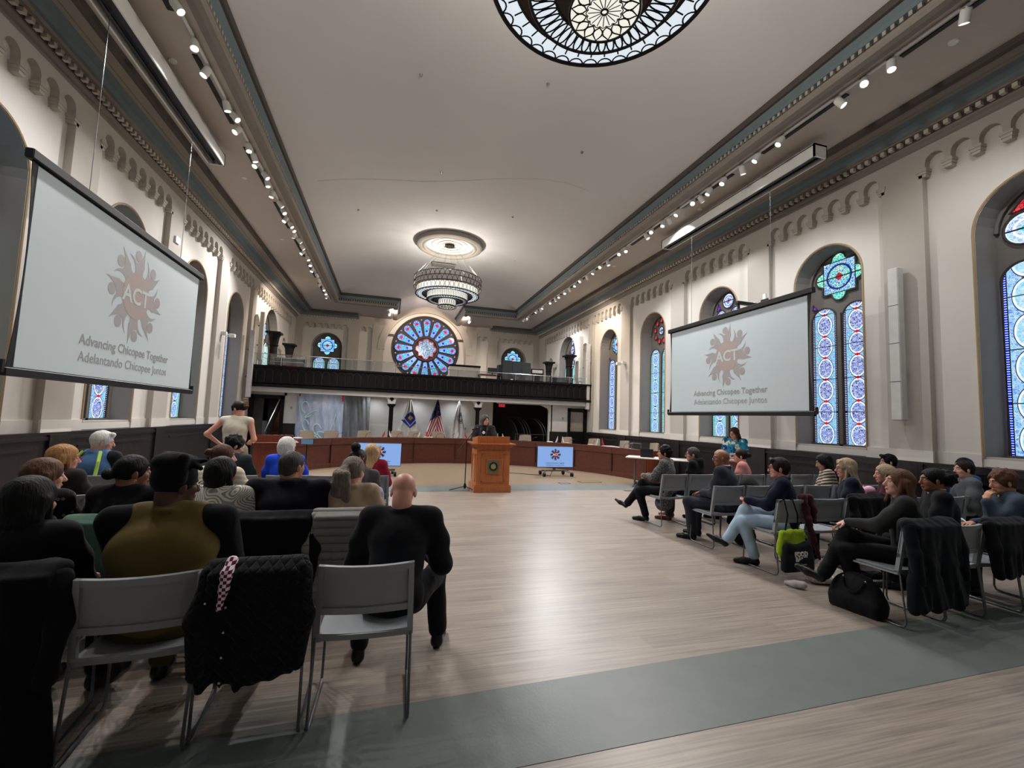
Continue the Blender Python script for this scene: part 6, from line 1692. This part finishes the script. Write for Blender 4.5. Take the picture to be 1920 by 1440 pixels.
# extras belonging to people
earring(P_['f'][0], P_['f'][1]['HT'], 1, .028, gold); earring(P_['g'][0], P_['g'][1]['HT'], 1, .006, gold); earring(P_['r5'][0], P_['r5'][1]['HT'], -1, .008, gold)
m = MB(); m.T = Matrix(P_['pod'][1]['T']); n_ = P_['pod'][1]['N']; m.prism([(n_[0]+.035*math.cos(2*PI*i/20), n_[2]-.14+.035*math.sin(2*PI*i/20)) for i in range(20)], n_[1]+.148, n_[1]+.163, 'y'); m.obj('pendant', white_pl, P_['pod'][0])
S = Sdf(.02); S.T = P_['pod'][1]['T']; S.chain([n_+(0, .045, -.015), n_+(0, .085, -.09), n_+(0, .105, -.22)], [.05, .055, .06]); link('black_top', npmesh('bt', [(*S.data(.009), 0)]), cloth('cloth_0a0a0c_plain', '0a0a0c'), P_['pod'][0])
S = Sdf(.015); S.T = P_['pod'][1]['T']
for k in (-1, 1): S.chain([n_+(k*.065, .02, .012), n_+(k*.075, .105, -.09), n_+(k*.03, .15, -.26)], [.016, .022, .012])
link('lapel', npmesh('lp', [(*S.data(.009), 0)]), cloth('cloth_3a3a40_plain', '3a3a40'), P_['pod'][0])
m = MB(); m.T = Matrix(P_['d'][1]['HT'])
for k in (-1, 1): m.tube([(k*.035+.026*math.cos(q), .055-.02*math.sin(q), .122+.012*math.sin(q)) for q in [2*PI*i/14 for i in range(14)]], .0028, 5, closed=True); m.tube([(k*.06, .05, .12), (k*.085, -.02, .09), (k*.085, -.06, .05)], .0025, 5)
m.obj('glasses', M('tortoise', '8a5a34', .3), P_['d'][0])
m = MB(); m.T = Matrix(P_['clp'][1]['HT'])
for i in range(5): a = -.8+.4*i; m.tube([(-.05, -.15, .03+.03*i), (0, -.185, .04+.025*i), (.05, -.15, .03+.03*i)], .008, 5)
m.obj('hair_clip', M('clip_tortoise', '8c6a50', .3), P_['clp'][0])
# baby
S = Sdf(.02); i9 = P_['r9'][1]; S.T = i9['T']; c = i9['N']+np.array((-.03, .20, -.12)); S.ell(c, (.055, .06, .055)); S.cap(c+(.02, .01, -.08), c+(.12, .04, -.16), .055, .05)
by = link('person', npmesh('baby', [(*S.data(.008), 0)]), skinm('fair'), None, label='baby in pink cap held by the older woman in maroon', cat='person')
S = Sdf(.02); S.T = i9['T']; S.ell(c+(0, -.01, .015), (.064, .066, .058)); link('pink_cap', npmesh('cap', [(*S.data(.008), 0)]), cloth('baby_pink', 'd9a8c4'), by)
S = Sdf(.02); S.T = i9['T']; S.cap(c+(.02, .01, -.08), c+(.13, .04, -.17), .062, .058); link('wrap_cloth', npmesh('bw', [(*S.data(.01), 0)]), cloth('baby_teal', '7fb0b0'), by)
# safety trim on the man's vest
m = MB(); m.T = Matrix(P_['j'][1]['T']); N_ = P_['j'][1]['N']
for k in (-1, 1): m.tube([tuple(N_+np.array((k*.10, -.09, .03))), tuple(N_+np.array((k*.15, -.155, -.08))), tuple(N_+np.array((k*.16, -.185, -.22))), tuple(N_+np.array((k*.15, -.185, -.38)))], .018, 6)
m.obj('lime_trim', M('hi_vis_lime', 'a8c858', .5), P_['j'][0])
# papers, folder, phone held
W_ = P_['std'][1]; m = MB(); m.T = Matrix(W_['T']) @ TR(.0, .33, .93*.93+.0, 0, -.35); m.box((-.13, -.004, -.28), (.10, .0, .05)); m.obj('paper_sheet', M('paper_white', 'e6e8f0', .7), label='white sheets held by the woman in floral blouse', cat='paper')
m = MB(); m.T = Matrix(W_['T']) @ TR(.02, .35, .93*.93-.04, 0, -.35); m.rbox((-.17, -.002, -.36), (.16, .012, .06), .004); m.obj('folder', M('folder_brown', '6a3428', .6), label='brown folder held by the woman in floral blouse', cat='folder')
W_ = P_['r10'][1]; m = MB(); m.T = Matrix(W_['T']) @ TR(*(np.array(W_['W'][-1])+(0, .05, -.03)), .2); m.rbox((-.036, -.06, -.005), (.036, .08, .005), .002); m.obj('phone', black_p, label='black phone under the hand of the grey blazer woman', cat='phone')
for (x, y, z, rz, rx, lab) in ((-1.28, 3.05, .66, .3, .25, 'white paper on lap left of the olive vest person'), (-2.05, 4.3, .64, .2, .2, 'white paper sheets held by the woman with low bun'), (-1.42, 2.72, .60, .5, .3, 'white paper corner beside the black-haired person'), (5.62, 3.22, .80, .6, .5, 'white booklet held by curly-haired man at right')):
    m = MB(); m.box((-.1, -.14, -.001), (.1, .14, .001)); o = m.obj('paper_sheet', M('paper_white', 'e6e8f0', .7), loc=(x, y, z), label=lab, cat='paper'); o.rotation_euler = (rx, 0, rz)

# ------------------------------------------------------------------ coats on chairs
def drape(amp, seed):
    r = random.Random(seed); a, b, c = r.uniform(0, 6), r.uniform(0, 6), r.uniform(17, 27)
    return lambda X, Y, Z: 1.25*amp*(np.sin(c*X+a+3*Z+.8*np.sin(9*Z+b))*np.clip((.92-Z)*3, 0, 1)+.4*np.sin(70*X+20*Z+b)*np.clip((.86-Z)*2, 0, 1))+0*Y
def coat(key, name, lab, col, kind='plain', L=.55, w=.23, seed=0, res=.012, th=.03, sleeves=True, cat='jacket', dx=0, skew=0, c2=None, hem=None, lining=None, top=.84, flare=.0):
    x, y, rz = CH[key]; S = Sdf(.04); S.T = npT(x+dx, y, 0, rz)
    zt = top; S.cap((-w, -.26, zt), (w, -.26, zt), .035, .035)
    r = random.Random(seed)
    S.box((0, -.318, zt-L*.5), (w*.93, .010, L*.5-.02), R=rotm(rx=.05), rd=.018, k=.03)
    n = 6; ph_ = r.uniform(0, 6)
    for i in range(n):
        u = -1+2*i/(n-1); zb = zt-L+r.uniform(-.025, .02)+skew*u; o_ = .009*math.sin(i*2.3+ph_)
        S.chain([(u*w*.94, -.29, zt-.01), (u*w*.97, -.318+o_, (zt+zb)/2), (u*w*(1.0+flare), -.335+o_*1.6, zb)], [th*.7, th*.75, th*.6], k=.06)
    if flare: S.box((0, -.335, zt-L+.12), (w*(1+flare)*.93, .008, .11), rd=.016, k=.05)
    for k in (-1, 1): S.chain([(k*w*.8, -.22, zt-.01), (k*w*.8, -.19, zt-.16)], [th, th*.7])
    S.cap((-w*.7, -.215, zt-.04), (w*.7, -.215, zt-.04), th, th)
    P, F = S.data(res, drape(.008, seed))
    o = link(name, npmesh(name, [(P, F, 0)]), cloth('coat_%s_%s' % (col, kind), col, kind, c2), None, label=lab, cat=cat)
    if sleeves:
        for k in (-1, 1):
            S = Sdf(.03); S.T = npT(x+dx, y, 0, rz); S.chain([(k*w, -.29, zt-.03), (k*(w+.035), -.33, zt-.22), (k*(w+.015), -.35, zt-.44)], [.05, .046, .038])
            link('sleeve', npmesh('sleeve', [(*S.data(res, folds(.006, 26, seed+k)), 0)]), cloth('coat_%s_%s' % (col, kind), col, kind, c2), o)
    if lining:
        S = Sdf(.02); S.T = npT(x+dx, y, 0, rz); S.chain([(-w*.58, -.29, zt+.03), (-w*.60, -.352, zt-.01), (-w*.61, -.366, zt-.07), (-w*.68, -.372, zt-.16)], [.026, .024, .02, .012]); link('checked_lining', npmesh('l', [(*S.data(.01), 0)]), cloth('lining_check', 'e8d8e0', 'check', '5a1838', 3.2), o)
        m = MB(); m.T = TR(x+dx, y, 0, rz)
        for z_ in (.71, .60, .49, .38): m.ball((-w*1.0, -.352, z_), .007, 8, 5); m.ball((-w*.55, -.362, z_-.02), .007, 8, 5)
        m.obj('snap_button', chrome, o)
    return o
coat(('L', 0, 0), 'coat', 'long black coat over the chair in bottom left corner', '0a0b0e', L=.80, w=.26, seed=1, th=.045, top=.86, flare=.15)
coat(('L', 0, 2), 'quilted_jacket', 'black diamond-quilted jacket hanging on the nearest left chair', '121216', 'quilt', L=.50, w=.19, seed=2, lining=True, dx=.02, skew=.04, top=.845)
coat(('L', 1, 4), 'quilted_coat', 'pale grey quilted coat over chair before tan blazer woman', '8b8a86', 'baffle', L=.60, w=.20, seed=3, top=.86)
coat(('L', 1, 3), 'wool_coat', 'black wool coat on chair behind the broad navy suit man', '0c0f14', L=.42, w=.26, seed=4, top=.85)
coat(('L', 1, 2), 'puffer_jacket', 'cream puffer jacket on chair of the patterned blouse woman', 'c8c0ae', 'baffle', L=.34, w=.2, seed=5, top=.86)
coat(('L', 1, 1), 'hoodie', 'sage green coat on chair of the low bun woman', '506e60', L=.50, w=.22, seed=6, dx=.05, top=.85)
coat(('L', 1, 0), 'leather_jacket', 'black jacket on chair of the brown-haired woman', '121214', 'quilt', L=.45, w=.22, seed=7)
coat(('L', 2, 3), 'green_jacket', 'sage green jacket folded over chair behind the navy suit man', '4f6a62', L=.30, w=.2, seed=8, res=.014, sleeves=False)
coat(('L', 2, 2), 'dark_coat', 'black coat over chair of the cream sweater person', '101114', L=.36, w=.22, seed=9, res=.014, dx=.22, sleeves=False)
coat(('L', 2, 5), 'lilac_cardigan', 'pale lilac cardigan draped on chair of the topknot person', '9a9cc0', L=.42, w=.2, seed=10, res=.014, sleeves=True, dx=.04)
coat(('R', 0, 0), 'puffer_coat', 'large navy-black puffer coat over chair of grey blazer woman', '0c1116', 'plain', L=.66, w=.27, seed=11, th=.05, flare=.25, top=.85, dx=.04)
coat(('R', 0, 2), 'dark_jacket', 'black jacket on chair of person with curly puff', '0f1216', L=.45, w=.22, seed=12)
coat(('R', 1, 2), 'black_coat', 'black coat on the chair of the long-haired blonde woman', '0c0c10', L=.40, w=.22, seed=13, dx=.02)
coat(('R', 1, 3), 'black_coat', 'black coat on chair of the woman holding the baby', '0e0e12', L=.44, w=.24, seed=14, sleeves=False)
# black coat bundled upright on an empty chair
x, y, rz = CH[('R', 2, 1)]; S = Sdf(.05); S.T = npT(x, y, 0, .3); S.ell((0, -.05, .70), (.20, .13, .20)); S.cap((-.15, .05, .55), (-.18, .12, .28), .07, .05); S.ell((0, .0, .54), (.22, .2, .08)); S.cap((.12, .1, .52), (.16, .2, .35), .06, .04)
link('bundled_coat', npmesh('bc', [(*S.data(.013, folds(.008, 20, 15)), 0)]), cloth('coat_0b0b0d_plain', '0b0b0d'), None, label='black coat bundled upright on empty chair behind pale jeans', cat='coat')
# lime tote hanging from the aisle chair
x, y, rz = CH[('R', 1, 0)]
t = empty('tote_bag', (x-.15, y-.32, 0), rz); tag(t, 'lime green and black FOOD BANK tote bag hanging on chair', 'bag')
lime = cloth('tote_lime', '9db82a'); blk = cloth('tote_black', '15161a')
S = Sdf(.02)
for i in range(7): u = -1+i/3; S.cap((u*.13, -.03, .50-.01*abs(u)), (u*.17, -.035, .30), .028, .035, k=.03)
S.ell((0, -.04, .28), (.19, .05, .13)); S.cap((.15, -.03, .5), (.22, -.02, .43), .02, .012)
link('lime_body', npmesh('tb', [(*S.data(.009, folds(.006, 34, 3)), 0)]), lime, t)
S = Sdf(.02)
S.box((0, -.10, .19), (.175, .012, .055), rd=.02, k=.05); S.box((0, -.104, .29), (.155, .010, .06), rd=.02, k=.05)
for i in range(7): u = -1+i/3; S.cap((u*.14, -.100, .385-.04*(1-u*u)), (u*.17, -.10, .15), .026, .03, k=.05)
bp = link('black_pocket', npmesh('tp', [(*S.data(.009, folds(.003, 20, 4)), 0)]), blk, t)
m = MB(); text_mb(m, 'FOOD', .062, TR(-.005, -.146, .275), bold=.0035, depth=.012); text_mb(m, 'BANK', .062, TR(-.005, -.146, .225), bold=.0035, depth=.012); text_mb(m, 'OF WESTERN', .018, TR(-.005, -.146, .20), depth=.010); text_mb(m, 'MASSACHUSETTS', .018, TR(-.005, -.146, .18), depth=.010)
m.obj('printed_name', white_pl, bp)
for sx in (-1, 1): MB().tube([(sx*.09, -.03, .49), (sx*.07, -.05, .68), (sx*.06, -.0, .835), (sx*.06, .08, .78)], .009, 6).obj('strap', blk, t)
for k, (xx, lab) in enumerate(((x+.13, 0),)):
    S = Sdf(.02); S.T = npT(x, y, 0, rz); S.chain([(.10, -.27, .84), (.12, -.315, .62), (.17, -.34, .38), (.24, -.35, .18)], [.04, .035, .03, .012]); S.chain([(.2, -.27, .84), (.22, -.31, .70), (.21, -.32, .58)], [.035, .03, .02]); S.cap((.08, -.26, .845), (.22, -.26, .845), .03, .03)
    link('scarf', npmesh('sc', [(*S.data(.009, folds(.007, 60, 8)), 0)]), cloth('scarf_maroon', '45262c'), None, label='dark maroon scarf draped beside the lime tote bag', cat='scarf')
# weekend bag on the floor
t = empty('duffel_bag', (4.13, 3.06, 0), -1.4); tag(t, 'black weekend bag with handles on floor by aisle', 'bag'); t.scale = (.88, .9, .95)
S = Sdf(.04); S.box((0, 0, .06), (.20, .085, .035), rd=.02, k=.08); S.ell((.0, 0, .17), (.23, .095, .18), k=.08); S.cap((-.15, 0, .11), (.15, 0, .11), .085, .085, k=.08); S.box((0, 0, -.05), (.4, .3, .053), rd=0, k=.005, sub=True)
link('bag_body', npmesh('db', [(*S.data(.008, folds(.003, 16, 2)), 0)]), cloth('bag_black', '0f1014', rough=.6), t)
for sy in (-1, 1): MB().tube([(.09*math.cos(PI*i/12)*1.0, sy*(.075+.045*math.sin(PI*i/12)), .29-.11*math.sin(PI*i/12)*(.9 if sy < 0 else -.5)) for i in range(13)], .009, 7).obj('handle', blk, t)
for sx in (-1, 1): MB().ball((sx*.10, -.05, .30), .01).obj('clasp', chrome, t)
# other bags and shoes on the floor
def lump(name, lab, cat, x, y, rz, prims, mat_, res=.012, seed=0):
    S = Sdf(.03); S.T = npT(x, y, 0, rz)
    for p in prims: S.ell(*p) if len(p) == 2 else S.cap(*p)
    S.box((0, 0, -.06), (.6, .6, .063), rd=0, k=.005, sub=True)
    return link(name, npmesh(name, [(*S.data(res, folds(.006, 24, seed)), 0)]), mat_, None, label=lab, cat=cat)
lump('canvas_bag', 'crumpled pale canvas bag on floor behind the black weekend bag', 'bag', 4.62, 3.72, .4, [((0, 0, .06), (.24, .18, .07)), ((.1, .08, .1), (.12, .1, .09)), ((-.2, .06, .05), (.1, .1, .05))], cloth('canvas_pale', 'a89c90', 'lace', 'd8d0c4'), seed=3)
lump('backpack', 'black backpack on the floor under the charcoal suit man', 'bag', 4.72, 5.0, .1, [((0, 0, .17), (.17, .11, .19)), ((0, -.08, .13), (.12, .06, .1))], blk, seed=4)
lump('black_bag', 'black bag on floor beneath the right nearest row chairs', 'bag', 5.35, 3.45, .1, [((0, 0, .10), (.24, .14, .11)), ((.2, 0, .06), (.14, .1, .06))], blk, seed=5)
lump('handbag', 'brown patterned handbag between navy suit man and patterned blouse woman', 'bag', -1.04, 3.38, .1, [((0, 0, .55), (.09, .06, .13)), ((0, 0, .46), (.11, .07, .06))], cloth('bag_brown', '5a4438', 'lace', '7a6858'), seed=6)
t = empty('white_sneaker', (4.05, 3.62, 0), .5); tag(t, 'pale flat shoe lying by the aisle near boot toe', 'shoe')
S = Sdf(.02); S.chain([(0, -.07, .045), (0, 0, .032), (.01, .08, .024)], [.036, .038, .022]); S.box((0, 0, -.06), (.2, .3, .063), rd=0, k=.004, sub=True)
link('shoe_upper', npmesh('sn', [(*S.data(.008), 0)]), M('shoe_pale', 'a8a4a4', .5), t)
# phone on a little tripod filming
t = empty('phone_tripod', (-1.12, 6.9, 0)); tag(t, 'smartphone on slim black tripod filming between left rows', 'phone tripod')
MB().tube([(0, 0, .3), (0, 0, 1.13)], .008, 6).obj('pole', black_p, t)
for a in (0, 2.1, 4.2): MB().tube([(0, 0, .35), (.25*math.cos(a), .25*math.sin(a), .0)], .007, 5).obj('leg', black_p, t)
p = MB().rbox((-.085, -.006, 1.12), (.085, .006, 1.20), .003).obj('phone', black_p, t); MB().box((-.08, -.008, 1.125), (.08, -.006, 1.195)).obj('lit_display', ME('phone_screen', '6888a8', .7), p)
# ------------------------------------------------------------------ track lighting
lens_w = ME('lamp_lens', (1.0, .93, .82), 9)
lens_warm = ME('lamp_lens_warm', (1.0, .72, .42), 9)
def make_head(warm):
    t = empty('track_light')
    MB().box((-.02, -.05, -.03), (.02, .05, 0)).tube([(0, 0, -.03), (0, 0, -.08)], .012, 6).obj('bracket', white_pl, t)
    h = MB().lathe([(.0, .0), (.05, .0), (.055, -.02), (.055, -.15), (.047, -.15), (.045, -.135)], (0, 0, 0), 16).obj('lamp_housing', white_pl, t, smooth=True, loc=(0, 0, -.06))
    l = MB().disc((0, 0, -.138), .046, 16, 'z').obj('lens', lens_warm if warm else lens_w, h)
    return t, h
protoW = make_head(True); protoC = make_head(False)
usedW = usedC = False
ys_r = [3.2, 4.0, 4.35, 4.75, 5.7, 6.2, 6.6, 7.05, 7.45, 7.8, 8.0, 8.5, 8.9, 9.1, 9.6, 9.9, 10.9, 11.2, 12.0, 12.4, 12.9, 13.5, 13.9, 14.4, 15.0, 15.4, 16.0, 16.5, 17.0, 17.9, 18.3, 18.7, 20.0, 20.3, 20.6]
ys_l = [4.6, 5.0, 5.3, 5.6, 6.0, 6.6, 7.1, 7.8, 8.1, 8.5, 9.0, 9.3, 9.6, 10.0, 10.3, 10.8, 11.3, 11.7, 12.2, 12.5, 12.8, 13.2, 13.6, 14.1, 14.6, 15.1, 15.7, 16.3, 16.9, 17.5, 18.1, 18.7, 19.3, 19.9]
nl = 0
for sg, ys in ((1, ys_r), (-1, ys_l)):
    lab = 'right' if sg > 0 else 'left'
    for j, y in enumerate(ys+[-3.0, -1.5, 0, 1.5]):
        warm = (j*7+(sg > 0)*2) % 5 == 0
        pr = protoW if warm else protoC
        first = (warm and not usedW) or (not warm and not usedC)
        if warm: usedW = True
        else: usedC = True
        t = pr[0] if first else copy_tree(pr[0], skip=('spot_lamp',))
        t.location = (XC+sg*4.55, y, 6.64)
        h = [c for c in t.children if c.name.startswith('lamp_housing')][0]
        tilt = rnd.uniform(.15, .75)*(-sg if j % 3 else sg*.9); ty = rnd.uniform(-.5, .35)
        h.rotation_euler = (ty, -tilt, 0)
        tag(t, '%s track spotlight clipped under the %s soffit' % ('warm glowing' if warm else 'white', lab), 'track light', 'spotlights along the %s ceiling track' % lab)
        if j % 2 == 0 and y > 1:
            L = bpy.data.lights.new('spot', 'SPOT'); L.energy = SPOT*(.62 if y < 6 else (.85 if y < 10 else (1.15 if y < 14 else 1.7))); L.spot_size = math.radians(115); L.spot_blend = .7; L.shadow_soft_size = .045
            L.color = (1, .86, .72) if warm else (.98, .98, 1.0)
            lo = bpy.data.objects.new('spot_lamp', L); COL.objects.link(lo); lo.parent = h; lo.location = (0, 0, -.16)
    MB().box((-.02, YN+.1, 0), (.02, 20.9, .02)).obj('lighting_track', white_pl, loc=(XC+sg*4.55, 0, 6.62), label='white lighting track running the length of the %s soffit' % lab, cat='lighting track')

for i, (x, y) in enumerate(((-2.3, 17.9), (-.6, 17.9), (1.0, 17.9), (2.6, 17.9), (6.9, 18.3), (-4.1, 18.6))):  # downlights added to brighten the white walls under the balcony
    t = empty('added_downlight', (x, y, 2.4)); tag(t, 'small downlight added to brighten the space under balcony', 'ceiling light', 'added downlights under the balcony')
    MB().lathe([(.045, -.002), (.06, -.006), (.065, 0)], n=16).obj('trim_ring', white_pl, t); MB().disc((0, 0, -.001), .045, 14, 'z').obj('lens', lens_w, t)
    L = bpy.data.lights.new('downlight', 'SPOT'); L.energy = DOWN; L.spot_size = math.radians(150); L.spot_blend = .8; L.shadow_soft_size = .05; L.color = (.95, .97, 1)
    lo = bpy.data.objects.new('added_downlight_lamp', L); COL.objects.link(lo); lo.parent = t; lo.location = (0, 0, -.02)

for sg in (-1, 1):
    for k, dy in enumerate((0, .28)):
        t = copy_tree(protoC[0], skip=('spot_lamp',)); t.location = (XC+sg*(TW+.42), 21.7+dy, 6.60)
        tag(t, 'white spotlight aimed at the arch, %s of the rose window' % ('left' if sg < 0 else 'right'), 'track light', 'arch spotlights %s of the rose window' % ('left' if sg < 0 else 'right'))
        h = [c for c in t.children if c.name.startswith('lamp_housing')][0]; h.rotation_euler = (-.35, -.25*sg*-1, 0)
    L = bpy.data.lights.new('wash', 'SPOT'); L.energy = WASH; L.spot_size = math.radians(150); L.spot_blend = .8; L.shadow_soft_size = .06; L.color = (1, .80, .66)
    lo = bpy.data.objects.new('arch_lamp', L); COL.objects.link(lo); lo.location = (XC+sg*(TW+.30), 21.6, 6.42)
    lo.rotation_euler = (Vector((XC, 23.2, 7.2))-Vector(lo.location)).to_track_quat('-Z', 'Y').to_euler()
# ------------------------------------------------------------------ camera
cam = bpy.data.cameras.new('camera'); co = bpy.data.objects.new('camera', cam); COL.objects.link(co)
r_ = Vector((0.96247222, -0.26892862, 0.03639532)); u_ = Vector((-0.05618171, -0.06624649, 0.99622037)); f_ = Vector((0.2655011, 0.96087918, 0.07886927))
co.matrix_world = Matrix(((r_.x, u_.x, -f_.x, 0), (r_.y, u_.y, -f_.y, 0), (r_.z, u_.z, -f_.z, 1.6), (0, 0, 0, 1)))
cam.sensor_width = 36; cam.sensor_fit = 'HORIZONTAL'; cam.lens = 819.88/1920*36; cam.clip_start = .05; cam.clip_end = 200
SC.camera = co
w = bpy.data.worlds.new('world'); SC.world = w; w.use_nodes = True
w.node_tree.nodes['Background'].inputs[0].default_value = (.6, .75, 1, 1); w.node_tree.nodes['Background'].inputs[1].default_value = .5
vs = SC.view_settings; vs.view_transform = 'Standard'; vs.look = 'None'; vs.gamma = 1; vs.use_curve_mapping = False; vs.exposure = -0.42
cy = SC.cycles; cy.use_denoising = True; cy.use_adaptive_sampling = True; cy.adaptive_threshold = .06; cy.adaptive_min_samples = 12; cy.max_bounces = 4; cy.diffuse_bounces = 3; cy.glossy_bounces = 2; cy.transmission_bounces = 1; cy.transparent_max_bounces = 8
cy.caustics_reflective = False; cy.caustics_refractive = False; cy.sample_clamp_indirect = 4; cy.use_light_tree = True

for m_ in _MC.values():          # window glass, screens and lenses still glow; only direct light picking is skipped for speed
    try: m_.cycles.emission_sampling = 'NONE'
    except Exception: pass
